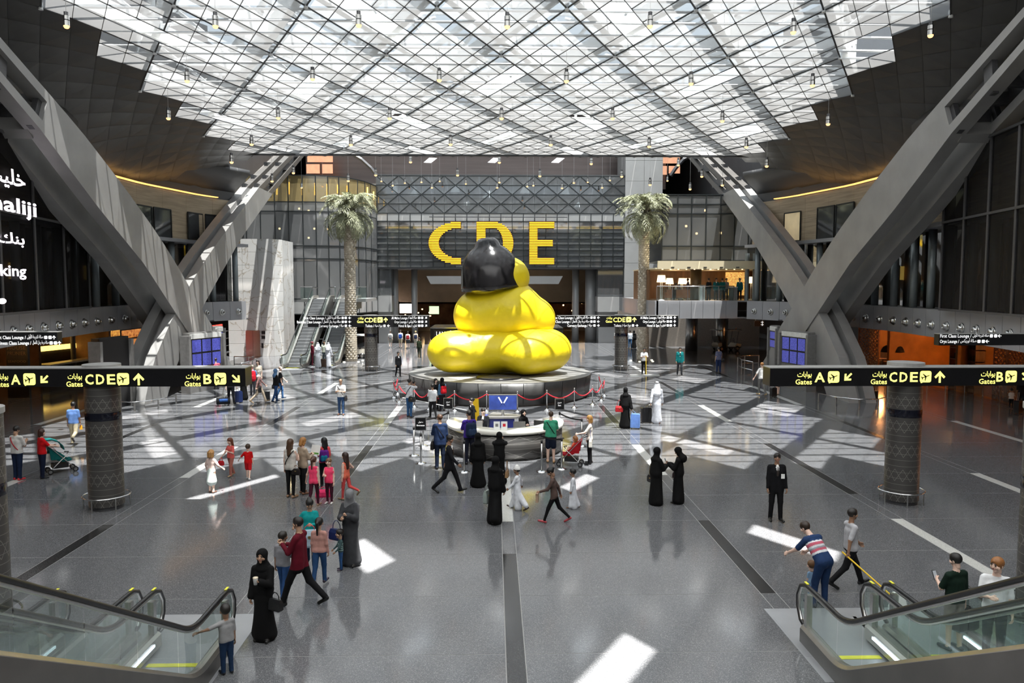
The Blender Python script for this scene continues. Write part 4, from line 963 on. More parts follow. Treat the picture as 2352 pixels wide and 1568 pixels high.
def escalator(name, label, x0, x1, Y0, top, dr, glass, led=True, outer=(True, True)):
    """x0, x1: the two balustrade planes; dr -1 rises towards the camera"""
    xc = (x0 + x1) / 2; t = thing(name, label, 'escalator', (xc, Y0, 0)); prof = esc_profile(Y0, top, dr); fwd = -dr
    for k, x in enumerate((x0, x1)):
        ins = 1 if k == 0 else -1
        # handrail with its newel loop
        hp = [(Y0 + fwd * .28, .24), (Y0 + fwd * .50, .30), (Y0 + fwd * .63, .50), (Y0 + fwd * .64, .70), (Y0 + fwd * .52, .90), (Y0 + fwd * .30, .985)] + [(y, z + .99 + (.0 if i < 2 else 0)) for i, (y, z) in enumerate(prof)]
        MB().tube([(x, y, z) for y, z in hp], .037, 10).build('handrail', [RUBBER], t, True)
        MB().tube([(x, y - fwd * .035 if i < 5 else y, z - (.05 if i > 4 else 0)) for i, (y, z) in enumerate(hp)], .026, 6).build('handrail_track', [STEEL], t, True)
        y, z = hp[5]; MB().box(x - .02, x + .02, y - .06, y + .06, z + .036, z + .046).build('yellow_mark', [COMB], t)
        # glass panes between deck and handrail
        ln = prof; gl = []
        cuts = [0.0, .9, 1.7, 2.9, 4.1, 5.3, 6.5, 7.7, 8.9, 10.1]
        def zpr(u):
            y = Y0 + dr * u
            for (ya, za), (yb, zb_) in zip(prof, prof[1:]):
                if (ya - y) * (yb - y) <= 0 and ya != yb: return za + (zb_ - za) * (y - ya) / (yb - ya)
            return prof[-1][1]
        umax = abs(prof[-1][0] - Y0)
        for a, b in zip(cuts, cuts[1:]):
            if a >= umax: break
            b = min(b, umax); us = [a + .008 + (b - a - .016) * i / 4 for i in range(5)]
            lo = [(x, Y0 + dr * u, zpr(u) + .28) for u in us]; hi = [(x, Y0 + dr * u, zpr(u) + .95) for u in us]
            if a == 0: lo = [(x, Y0 + fwd * .3, .28), (x, Y0 + fwd * .55, .5)] + lo[0:]; hi = [(x, Y0 + fwd * .32, .32), (x, Y0 + fwd * .5, .86)] + hi
            n = len(lo); MB().add(lo + hi, [(i, i + 1, n + i + 1, n + i) for i in range(n - 1)]).build('glass_pane', [glass], t)
        # deck and skirt following the rise
        wo = .05 if outer[k] else .10
        secs = [[(x + ins * .10, y, z + .06), (x + ins * .10, y, z + .26), (x + ins * .05, y, z + .30), (x - ins * wo, y, z + .30), (x - ins * (wo + .04), y, z + .25), (x - ins * (wo + .04), y, z + .06)] for y, z in [(Y0 + fwd * .3, 0)] + prof]
        MB().strip(secs).build('deck', [DECK], t)
        if led and k == (0 if x0 < 0 else 1) or (led and k == 0):
            s2 = [[(x + ins * .105, y, z + .17), (x + ins * .125, y, z + .17), (x + ins * .125, y, z + .21), (x + ins * .105, y, z + .21)] for y, z in prof]
            MB().strip(s2).build('light_strip', [LED], t)
        if outer[k]:
            s3 = [[(x - ins * (wo + .01), y, max(0, z - .9)), (x - ins * (wo + .045), y, max(0, z - .9)), (x - ins * (wo + .045), y, z + .24), (x - ins * (wo + .01), y, z + .24)] for y, z in [(Y0 + fwd * .3, 0)] + prof]
            MB().strip(s3).build('side_cladding', [OUTC], t)
        MB().box(x - .05, x + .05, Y0 + fwd * .20 - .05, Y0 + fwd * .20 + .05, .28, .86).build('newel_post', [STEEL], t)
    wI = (x0 + .12, x1 - .12)
    # landing plate, comb, steps
    ys = sorted((Y0 + fwd * 1.25, Y0 - fwd * .25)); MB().box(x0 - .2, x1 + .2, ys[0], ys[1], .0, .006).build('landing_plate', [PLATE], t)
    cy = sorted((Y0 - fwd * .25, Y0 - fwd * .36)); MB().box(wI[0], wI[1], cy[0], cy[1], 0, .012).build('comb_plate', [COMB], t)
    u = .36; i = 0; umax = abs(prof[-3][0] - Y0) + .4; smat = {}
    stm = MB().box(-(wI[1] - wI[0]) / 2, (wI[1] - wI[0]) / 2, 0, .405 * 1, -.26, 0).mesh('step', [STEP]); stn = MB().box(-(wI[1] - wI[0]) / 2, (wI[1] - wI[0]) / 2, 0, .03, -.02, .003).mesh('step_edge', [COMB])
    while u < umax:
        zs_ = zpr(u + .4); y = Y0 + dr * u
        o = link('step', stm, t, False); o.matrix_parent_inverse = wmat(t).inverted(); o.location = (xc, y if dr > 0 else y - .405, zs_)
        if dr < 0: e = link('step_edge', stn, o, False); e.location = (0, .375, 0)
        u += .405
    MB().strip([[(wI[0], y, z - .75), (wI[1], y, z - .75), (wI[1], y, z - .62), (wI[0], y, z - .62)] for y, z in prof[3:]]).build('underside', [OUTC], t)
    return t
GESC = MG('escalator_glass', (.84, .93, .905), .045, .02, .06, (.30, .42, .38), .35)
escalator('escalator', 'near escalator with black handrails beside the boy in grey', -6.05, -4.84, 12.37, 4.93, -1, GESC, True, (False, True))
escalator('escalator', 'near escalator next to the dark column at the left picture edge', -7.66, -6.42, 12.37, 4.93, -1, GESC, True, (True, False))
escalator('escalator', 'near escalator below the man bending over the toddler', 4.99, 6.12, 12.37, 4.93, -1, GESC, True, (True, False))
escalator('escalator', 'near escalator carrying the boy with a rucksack', 6.46, 7.68, 12.37, 4.93, -1, GESC, True, (False, True))
for x, w_ in ((-6.17, 'left'), (6.23, 'right')):
    MB().box(x - 1.48, x + 1.48, 11.3, 14.0, -.002, .004).build('floor_plate', [PLATE], floor)
upper = MB().box(-12, 12, -12, 1.2, 4.6, 4.93).build('upper_landing', [OUTC], floor)
# far pair beside the marble block
ef = fl(672, 846); e2 = fl(741, 843)
escalator('escalator', 'far escalator right beside the marble lift block', ef.x - .72, ef.x + .72, ef.y, 4.93, 1, GESC, False, (True, True))
escalator('escalator', 'far escalator behind the group of men in white robes', e2.x - .72, e2.x + .72, e2.y + 1.0, 4.93, 1, GESC, False, (True, True))
ex0, ex1 = ef.x - 1.4, e2.x + 1.4
lnd = thing('escalator_landing', 'glass-railed upper landing at the head of the far escalators', 'landing', ((ex0 + ex1) / 2, ef.y + 12, 4.7))
MB().box(ex0 - .6, ex1 + .3, ef.y + 10.9, 73, 4.65, 4.93).build('slab', [PANELG], lnd)
for a, b in ((ex0 - .6, ef.x - .95), (ef.x + .95, e2.x - .95), (e2.x + .95, ex1 + .3)):
    MB().tube([(a, ef.y + 10.8, 5.98), (b, ef.y + 10.8, 5.98)], .03, 8).build('handrail', [CHROME], lnd); MB().box(a, b, ef.y + 10.79, ef.y + 10.81, 4.95, 5.9).build('glass_pane', [GCLEAR], lnd)
# ------------------------------------------------------------------ signed-distance modelling (organic shapes as one skin)
def sdf_mesh(prims, vox, k=0.03, pad=0.04):
    """prims: (a, b, ra, rb, mat, flat) round cones; flat = (axis, factor) squeezes along an axis; mat < 0 carves"""
    A = np.array([p[0] for p in prims], float); B = np.array([p[1] for p in prims], float); r = np.array([max(p[2], p[3]) for p in prims])
    pos = np.array([p[4] >= 0 for p in prims])
    lo = np.minimum(A - r[:, None], B - r[:, None])[pos].min(0) - pad - vox; hi = np.maximum(A + r[:, None], B + r[:, None])[pos].max(0) + pad + vox
    n = np.ceil((hi - lo) / vox).astype(int) + 1
    ax = [lo[i] + vox * np.arange(n[i]) for i in range(3)]
    D = np.full(n, 0.25, np.float32); best = np.full(n, 9.0, np.float32); I = np.zeros(n, np.int8)
    for a, b, ra, rb, mi, flat in prims:
        a = np.array(a, float); b = np.array(b, float); rr = max(ra, rb) + 0.06 + k
        i0 = [max(0, int((min(a[i], b[i]) - rr - lo[i]) / vox)) for i in range(3)]; i1 = [min(n[i], int((max(a[i], b[i]) + rr - lo[i]) / vox) + 2) for i in range(3)]
        sl = tuple(slice(i0[i], i1[i]) for i in range(3))
        X, Y, Z = np.meshgrid(ax[0][sl[0]], ax[1][sl[1]], ax[2][sl[2]], indexing='ij', sparse=True)
        ba = b - a; L = float(ba @ ba)
        h = np.clip(((X - a[0]) * ba[0] + (Y - a[1]) * ba[1] + (Z - a[2]) * ba[2]) / L, 0, 1) if L > 1e-10 else 0.0
        qx, qy, qz = X - a[0] - ba[0] * h, Y - a[1] - ba[1] * h, Z - a[2] - ba[2] * h
        if flat is not None:
            u, f = flat; q = (qx * u[0] + qy * u[1] + qz * u[2]) * (f - 1); qx = qx + u[0] * q; qy = qy + u[1] * q; qz = qz + u[2] * q
        d = (np.sqrt(qx * qx + qy * qy + qz * qz) - (ra + (rb - ra) * h)).astype(np.float32)
        if mi < 0: D[sl] = np.maximum(D[sl], -d); continue
        s = D[sl]; w_ = np.clip(.5 + .5 * (s - d) / k, 0, 1); D[sl] = s * (1 - w_) + d * w_ - k * w_ * (1 - w_)
        bb = best[sl]; m = d < bb; bb[m] = d[m]; I[sl][m] = mi
    S = D < 0
    c = [S[i:n[0] - 1 + i, j:n[1] - 1 + j, l:n[2] - 1 + l] for i in (0, 1) for j in (0, 1) for l in (0, 1)]
    cnt = sum(x.astype(np.int8) for x in c); act = (cnt > 0) & (cnt < 8); idx = np.argwhere(act)
    vid = np.full(act.shape, -1, np.int64); vid[act] = np.arange(len(idx))
    off = np.array([(i, j, l) for i in (0, 1) for j in (0, 1) for l in (0, 1)])
    val = np.stack([D[idx[:, 0] + o[0], idx[:, 1] + o[1], idx[:, 2] + o[2]] for o in off], 1)
    P = np.zeros((len(idx), 3)); C = np.zeros(len(idx))
    for e0 in range(8):
        for bit in (1, 2, 4):
            e1 = e0 | bit
            if e1 == e0: continue
            va, vb = val[:, e0], val[:, e1]; cr_ = (va < 0) != (vb < 0); t = np.where(cr_, va / np.where(va == vb, 1, va - vb), 0)
            P += np.where(cr_[:, None], off[e0] + (off[e1] - off[e0]) * t[:, None], 0); C += cr_
    P = (P / C[:, None] + idx) * vox + lo
    faces = []; mats = []
    for axi in range(3):
        sh = [slice(None)] * 3; sh2 = [slice(None)] * 3; sh[axi] = slice(0, -1); sh2[axi] = slice(1, None)
        s0, s1 = S[tuple(sh)], S[tuple(sh2)]; e = np.argwhere(s0 != s1); u, v_ = [(1, 2), (2, 0), (0, 1)][axi]
        e = e[(e[:, u] > 0) & (e[:, v_] > 0) & (e[:, u] < n[u] - 1) & (e[:, v_] < n[v_] - 1)]
        du = np.zeros(3, int); du[u] = 1; dv = np.zeros(3, int); dv[v_] = 1
        q = [vid[tuple((e - x).T)] for x in (du + dv, dv, 0 * du, du)]; Q = np.stack(q, 1)
        fl0 = s0[tuple(e.T)]; Q[~fl0] = Q[~fl0][:, ::-1]; faces.append(Q)
        inn = e.copy(); inn[~fl0, axi] += 1; mats.append(I[tuple(inn.T)])
    return P, np.concatenate(faces), np.concatenate(mats)
def np_mesh(name, V, F, mi, mats, smooth=True):
    me = bpy.data.meshes.new(name); me.vertices.add(len(V)); me.vertices.foreach_set('co', np.ascontiguousarray(V, np.float32).ravel())
    me.loops.add(len(F) * 4); me.loops.foreach_set('vertex_index', np.ascontiguousarray(F, np.int32).ravel())
    me.polygons.add(len(F)); me.polygons.foreach_set('loop_start', np.arange(0, len(F) * 4, 4, dtype=np.int32)); me.polygons.foreach_set('loop_total', np.full(len(F), 4, np.int32))
    for m in mats: me.materials.append(m)
    me.polygons.foreach_set('material_index', np.asarray(mi, np.int32)); me.polygons.foreach_set('use_smooth', np.full(len(F), smooth))
    me.update(calc_edges=True); me.validate(); return me
# ------------------------------------------------------------------ round plinth, sculpture
PC = Vector((0, 43.1, 0)); PR, PH = 5.12, 1.22
PLD = M('plinth_cladding', (.075, .073, .071), .35, .4, .10, 2); PLT = M('plinth_top', (.24, .235, .225), .4, .1, .10, 1)
pl = thing('round_plinth', 'wide round dark grey plinth carrying the yellow sculpture', 'plinth', PC)
NP = 28
for i in range(NP):
    a0, a1 = 2 * PI * i / NP + .003, 2 * PI * (i + 1) / NP - .003
    MB().lathe([(PR - .25, .1), (PR - .12, .1), (PR, PH - .03), (PR - .2, PH - .03)], n=3, a0=a0, a1=a1).build('cladding_panel', [PLD], pl, True, False)
MB().lathe([(0, 0), (PR - .3, 0), (PR - .3, .12), (PR - .3, PH - .02), (PR - .02, PH - .02), (PR - .02, PH), (0, PH)], n=72).build('core', [PLT], pl, False, False)
YSC = M('sculpture_yellow', (.90, .70, .015), .38, 0, .05, 1.2, bump=.45, bscale=2.2); DSC = M('sculpture_black', (.018, .017, .018), .16, .2, .2, 1.0, bump=.06, bscale=3)
scu = thing('sculpture', 'huge rounded yellow abstract sculpture of stacked smooth forms with a glossy black domed cap', 'sculpture', (0, 42.6, PH))
Xf, Yf, Zf = (1, 0, 0), (0, 1, 0), (0, 0, 1)
def lump(name, prims, mat, vox=.11, k=.5):
    V, F, mi = sdf_mesh(prims, vox, k, .3); o = link(name, np_mesh(name, V, F, np.zeros(len(F)), [mat]), scu, False); o.location = (0, 0, .1); return o
lump('base_stone', [((-2.6, -.6, 1.15), (-1.0, -.2, 1.2), 1.35, 1.45, 0, (Zf, 1.22)), ((-.8, .2, 1.25), (1.6, -.4, 1.25), 1.75, 1.65, 0, (Zf, 1.36)), ((1.3, -1.4, 1.05), (2.6, -.3, 1.2), 1.15, 1.3, 0, (Zf, 1.15))], YSC)
lump('middle_stone', [((-1.0, .2, 3.1), (.4, .1, 3.5), 1.55, 1.7, 0, (Zf, 1.05)), ((.8, .1, 3.2), (1.9, .1, 2.9), 1.5, 1.15, 0, None)], YSC)
lump('upper_stone', [((-.55, 0, 5.1), (.35, 0, 5.2), 1.3, 1.25, 0, (Zf, 1.1))], YSC)
cap = MB().lathe([(.0, 2.75), (.42, 2.72), (.62, 2.55), (.72, 2.3), (1.0, 2.1), (1.35, 1.7), (1.58, 1.1), (1.68, .3), (1.70, 0.0), (1.62, 0.0), (1.5, .4), (.9, 1.7), (0, 2.0)], n=48).build('domed_cap', [DSC], scu, True, False, (-.45, -.1, 4.75)); cap.rotation_euler = (R(6), R(-6), 0)
MB().lathe([(.0, .12), (1.1, .12), (1.2, .06), (1.2, 0)], n=40).build('foot_plate', [DSC], scu, True, False, (-.1, -2.3, 0))
# ------------------------------------------------------------------ rope stanchions round the plinth
ORD_ = 'first second third fourth fifth sixth seventh eighth ninth tenth eleventh twelfth thirteenth fourteenth fifteenth'.split()
ROPE = M('red_velvet', (.62, .015, .03), .7, 0, .15, 30)
def post_mesh():
    p = MB().lathe([(0, 0), (.17, 0), (.17, .015), (.09, .05), (.035, .09), (.025, .12), (.025, .86), (.04, .87), (.04, .9), (.022, .91), (.022, .93)], n=14).mesh('stanchion_pole', [CHROME], True)
    b = MB().lathe([(0, .93), (.03, .94), (.043, .975), (.03, 1.01), (0, 1.02)], n=12).mesh('stanchion_ball', [CHROME], True); return p, b
pm_, bm_ = post_mesh()
spx = [(934.7, 905), (904.5, 914), (917, 924), (952, 935), (985, 941), (1044, 944), (1118, 945), (1188.5, 946), (1256, 942.5), (1319, 937), (1361, 930), (1381, 920), (1388, 909), (1357, 899)]
ps = []
for i, (x, y) in enumerate(spx):
    p = fl(x, y); d = Vector((p.x - PC.x, p.y - PC.y, 0)); d = d.normalized() * max(d.length, 5.75); p = PC + d; ps.append(p)
    t = thing('rope_stanchion', '%s chrome ball-topped rope stanchion counted along the ropes from the left end' % ORD_[i], 'stanchion', p, 0, 'rope stanchions round the plinth')
    link('pole', pm_, t, False); link('ball', bm_, t, False)
for i, (a, b) in enumerate(zip(ps, ps[1:])):
    pts = [a.lerp(b, u) + Vector((0, 0, .86 - .30 * 4 * u * (1 - u))) for u in [k / 10 for k in range(11)]]
    r_ = MB().tube(pts, .028, 8).build('red_rope', [ROPE], None, True); tag(r_, '%s red velvet rope counted from the left end of the plinth barrier' % ORD_[i], 'rope', 'red ropes round the plinth')
# ------------------------------------------------------------------ round information desk
DC = Vector((.07, 28.35, 0)); DR = 2.12
desk = thing('information_desk', 'round information desk with a white counter and dark etched front', 'desk', DC)
MB().lathe([(DR - .08, 0), (DR - .05, 0), (DR - .05, .09), (DR, .1), (DR, .86), (DR - .08, .86)], n=64, a0=R(-190), a1=R(10)).build('front_panel', [COLM], desk, True, False)
WCT = M('white_counter', (.80, .78, .70), .25, 0, .03, 2)
MB().lathe([(DR - .6, .92), (DR + .03, .92), (DR + .06, .95), (DR + .06, 1.05), (DR + .03, 1.08), (DR - .6, 1.08), (DR - .6, .92)], n=64, a0=R(-200), a1=R(20)).build('counter_top', [WCT], desk, True, False)
MB().lathe([(DR - .55, 0), (DR - .55, .92)], n=64, a0=R(-195), a1=R(15)).build('inner_panel', [WHITE], desk, True, False)
MB().lathe([(DR - 1.25, .70), (DR - .5, .70), (DR - .5, .74), (DR - 1.25, .74), (DR - 1.25, .70)], n=64, a0=R(-200), a1=R(20)).build('work_top', [WCT], desk, True, False)
BLUE = M('desk_blue', (.035, .05, .30), .4, 0, .1, 2)
MB().box(-.75, .35, .2, 1.1, 0, 1.12).build('blue_core', [BLUE], desk, False, False); MB().hexa([(-.8, .1, 1.12), (.4, .1, 1.12), (.75, .6, 1.12), (-.45, 1.3, 1.12), (-.8, .1, 1.18), (.4, .1, 1.18), (.75, .6, 1.18), (-.45, 1.3, 1.18)]).build('core_lid', [SLATE], desk, False, False)
mon = thing('display_totem', 'wide blue display with a white wing logo on a pole above the information desk', 'display', (DC.x - .08, DC.y + .5, 1.18))
MB().cyl((0, 0, 0), (0, 0, .55), .06, n=12).build('pole', [STEEL], mon, False, False)
MB().box(-.54, .54, -.05, .05, -.02, .58).build('case', [SLATE], mon, False, False, None if True else 0).location = (0, 0, .22)
o = MB().box(-.52, .52, -.06, -.045, .0, .54).build('screen', [M('blue_screen', (.03, .055, .24), .3, 0, .35, 2.5, emit=.8)], mon, False, False, (0, 0, .23))
lg = Print(); lg.poly([(-.19, .18), (-.14, .2), (-.015, -.03), (-.05, -.05)]); lg.poly([(.19, .18), (.14, .2), (.015, -.03), (.05, -.05)])
lg.build('wing_logo', [SIGNW], mon, False, False, (0, -.063, .52)); lg2 = Print(); lg2.poly([(-.05, -.07), (0, -.03), (-.12, -.2)]); lg2.poly([(.05, -.07), (0, -.03), (.12, -.2)]); lg2.build('wing_black', [BLACK], mon, False, False, (0, -.062, .52))  # black print below the white wings
for x, a in ((-1.05, .3), (1.25, -.4), (.5, 0)):
    t = thing('desk_monitor', {-1.05: 'grey desk monitor in front of the seated man in a dark suit', 1.25: 'dark desk monitor beside the man in the green T-shirt', .5: 'pale desk monitor in front of the woman behind the desk'}[x], 'monitor', (DC.x + x, DC.y - .95 + abs(x) * .25, .74), a)
    MB().box(-.22, .22, -.02, .02, .12, .44).build('case', [BLACK if x > 1 else SLATE], t, False, False); MB().cyl((0, .03, 0), (0, .03, .2), .03, n=8).build('stand', [STEEL], t, False, False); MB().box(-.12, .12, -.06, .1, 0, .015).build('foot', [STEEL], t, False, False)
for x, lab, m in ((-.32, 'white leaflet card with grey print standing on the desk counter', SLATE), (-.06, 'white leaflet card with a red heart standing on the desk counter', ROPE)):
    t = thing('leaflet_card', lab, 'card', (DC.x + x, DC.y - DR + .3, 1.08)); MB().hexa([(-.11, -.03, 0), (.11, -.03, 0), (.11, 0, 0), (-.11, 0, 0), (-.11, .05, .27), (.11, .05, .27), (.11, .08, .27), (-.11, .08, .27)]).build('sheet', [WHITE], t, False, False)
    MB().add([(-.05, -.002, .1), (.05, -.002, .1), (.05, .02, .2), (-.05, .02, .2)], [(0, 1, 2, 3)]).build('print', [m], t, False, False)
# ------------------------------------------------------------------ queue posts with belts and sign plates
def queue_post(x, y, label, sign=None, belts=()):
    p = fl(x, y); t = thing('queue_post', label, 'queue post', p, 0, 'belt queue posts round the information desk')
    MB().lathe([(0, 0), (.19, 0), (.19, .012), (.06, .05), (.032, .06)], n=20).build('base', [CHROME], t, True, False)
    MB().cyl((0, 0, .05), (0, 0, .95), .032, n=12).build('pole', [STEEL], t, True, False); MB().cyl((0, 0, .95), (0, 0, 1.05), .038, n=12).build('belt_head', [BLACK], t, True, False)
    if sign:
        MB().cyl((0, 0, 1.05), (0, 0, 1.2), .012, n=6).build('sign_stem', [STEEL], t, False, False)
        pl_ = MB().box(-.19, .19, -.015, .015, 1.15, 1.6).build('sign_frame', [STEEL], t, False, False); MB().box(-.17, .17, -.02, -.012, 1.17, 1.58).build('sign_face', [SIGNB], pl_, False, False)
        Print().text(sign, 0, 1.30, .055, 'c', .01).text(arab('دخول' if sign != 'Exit' else 'خروج'), 0, 1.42, .055, 'c').build('sign_words', [SIGNW], pl_, False, False, (0, -.024, 0))
    return p
def belt(a, b, lab):
    pts = [a.lerp(b, u) + Vector((0, 0, 1.0 - .06 * 4 * u * (1 - u))) for u in (0, .25, .5, .75, 1)]; mb = MB()
    mb.strip([[(q.x, q.y, q.z - .03), (q.x + .004, q.y, q.z - .03), (q.x + .004, q.y, q.z + .03), (q.x, q.y, q.z + .03)] for q in pts]); tag(mb.build('queue_belt', [BLACK]), lab, 'belt', 'queue belts')
qA = queue_post(951, 1046, 'steel queue post just behind the post with the Entrance plate'); qB = queue_post(967, 1064, 'steel queue post carrying the black Entrance plate', 'Entrance')
queue_post(1066, 1084, 'steel queue post in front of the desk beside the walking suited man'); queue_post(1244, 1083, 'steel queue post in front of the desk beside the man in green')
qE = queue_post(1290, 1077, 'steel queue post in front of the red stroller'); qF = queue_post(1336, 1024, 'steel queue post behind the blonde woman with the stroller')
qG = queue_post(1030, 1004, 'steel queue post with an Exit plate behind the man in purple', 'Exit'); qH = queue_post(1285, 1006, 'steel queue post with an Exit plate behind the man in green', 'Exit'); qI = queue_post(972, 1024, 'steel queue post behind the man in the blue suit')
belt(qG, qI, 'black belt between the Exit post and the post behind the blue-suited man'); belt(qH, qF, 'black belt from the Exit post to the post behind the blonde woman'); belt(qE, qE + Vector((-.75, .9, 0)), 'short black belt from the stroller post to the desk'); belt(qA, qI, 'short black belt beside the Entrance plate')
# yellow floor-warning board behind the desk
t = thing('warning_board', 'tall yellow floor-warning board beside the staff woman with a bun', 'warning sign', fl(1091, 978)); YB_ = M('warning_yellow', (.80, .50, .01), .4, 0, .05, 4)
MB().hexa([(-.2, -.12, 0), (.2, -.12, 0), (.2, -.09, 0), (-.2, -.09, 0), (-.16, -.01, 1.2), (.16, -.01, 1.2), (.16, .01, 1.2), (-.16, .01, 1.2)]).build('front_leaf', [YB_], t, False, False); MB().hexa([(-.2, .1, 0), (.2, .1, 0), (.2, .13, 0), (-.2, .13, 0), (-.16, 0, 1.2), (.16, 0, 1.2), (.16, .02, 1.2), (-.16, .02, 1.2)]).build('rear_leaf', [YB_], t, False, False)
Print().poly([(-.08, .62), (.08, .62), (0, .8)]).build('warning_mark', [BLACK], t, False, False, (0, -.085, 0))
# ------------------------------------------------------------------ perfume kiosk behind the sculpture
KB = M('kiosk_black', (.012, .012, .013), .25, 0, .2, 3); GOLD = M('kiosk_gold', (.6, .42, .16), .3, .9)
kx0, kx1 = plY(989, 655, 50).x, plY(1292, 655, 50).x
ko = thing('perfume_kiosk', 'black perfume kiosk with white lettering and a glowing ring poster behind the sculpture', 'kiosk', ((kx0 + kx1) / 2, 52, 0))
MB().box(kx0, kx1, 50.2, 54, 0, .12).box(kx0, kx0 + 2.2, 50.2, 51, .12, 2.6).box(kx1 - 1.8, kx1, 50.2, 51, .12, 2.6).box(kx0 + 2.2, kx1 - 1.8, 53.5, 54, .12, 2.6).build('body', [KB], ko)
MB().box(kx0 - .05, kx1 + .05, 50, 54.1, 2.6, 3.35).build('fascia', [KB], ko); MB().box(kx0 - .05, kx1 + .05, 49.98, 50.0, 3.3, 3.36).build('chrome_edge', [CHROME], ko)
Print().text('LANCÔME', kx0 + .35, 2.85, .26, 'l', 0, 1.45).build('lettering', [SIGNW], ko).location = (0, 49.97, 0)
Print().text('LANCÔME', kx1 - 1.6, 2.85, .2, 'l', 0, 1.2).build('lettering', [SIGNW], ko).location = (0, 49.97, 0)
for x0, x1 in ((kx0 + .35, kx0 + 1.9), (kx1 - 1.6, kx1 - .25)):
    fr = MB()
    for a, b in (((x0, 50.15, .5), (x1, 50.15, .5)), ((x0, 50.15, 2.3), (x1, 50.15, 2.3)), ((x0, 50.15, .5), (x0, 50.15, 2.3)), ((x1, 50.15, .5), (x1, 50.15, 2.3))): fr.bar(a, b, .04, .04)
    fr.build('poster_frame', [GOLD], ko)
xr = kx1 - .92; MB().tube([(xr + .42 * math.cos(a), 50.12, 1.4 + .55 * math.sin(a)) for a in [2 * PI * i / 24 for i in range(24)]], .09, 6, closed=True).build('glowing_ring', [M('orange_glow', (1, .38, .05), .5, 0, .3, 3, emit=1.2)], ko)
MB().box(xr - .14, xr + .14, 50.1, 50.16, 1.2, 1.6).build('poster_picture', [M('poster_dark', (.2, .03, .02), .4)], ko)
for i in range(7):
    MB().cyl((kx0 + .6 + i * .17, 50.1, 1.0 + (i % 3) * .3), (kx0 + .6 + i * .17, 50.16, 1.0 + (i % 3) * .3), .05, n=8).build('poster_dot', [WHITE], ko)
# ------------------------------------------------------------------ date palms
BARK = M('palm_bark', (.46, .40, .31), .7, 0, .3, 14, bump=.3); BARK2 = M('palm_scale_tip', (.68, .62, .52), .65, 0, .25, 12); FRN = M('palm_frond', (.30, .31, .19), .55, 0, .45, 3, bump=.1); FRS = M('palm_rib', (.58, .58, .46), .5, 0, .2, 5)
def frond_mesh(seed, droop, up):
    rs = random.Random(seed); mb = MB(); n = 22; L = 3.1; pts = []; x = z = 0.0; ang = R(up)
    for i in range(n + 1):
        pts.append(Vector((x, rs.uniform(-.01, .01) * i, z))); x += math.cos(ang) * L / n; z += math.sin(ang) * L / n; ang -= R(droop) / n * (.35 + 1.3 * i / n)
    mb.tube(pts, [.035 * (1 - .85 * i / n) + .004 for i in range(n + 1)], 5, 1)
    for i in range(2, n):
        p = pts[i]; d = (pts[i + 1] - pts[i - 1]).normalized(); nr = Vector((-d.z, 0, d.x)); ll = .62 * math.sin(PI * (.12 + .83 * i / n)) + .1
        for sd in (-1, 1):
            for q in (0, .5):
                b0 = p + (pts[i + 1] - p) * q; out = (d * .75 + Vector((0, sd, 0)) * .75 + nr * .28).normalized(); m_ = b0 + out * ll * .55; e = b0 + out * ll * .95 + Vector((0, 0, -.28 * ll * rs.uniform(.6, 1.5)))
                w_ = d * .028; mb.add([b0 - w_, b0 + w_, m_ + w_ * .9, m_ - w_ * .9, e], [(0, 1, 2, 3), (3, 2, 4)], 0)
    return mb.mesh('frond', [FRN, FRS])
fms = [frond_mesh(i, dr_, up_) for i, (dr_, up_) in enumerate(((95, 55), (120, 42), (150, 62), (135, 25), (110, 5), (165, 70)))]
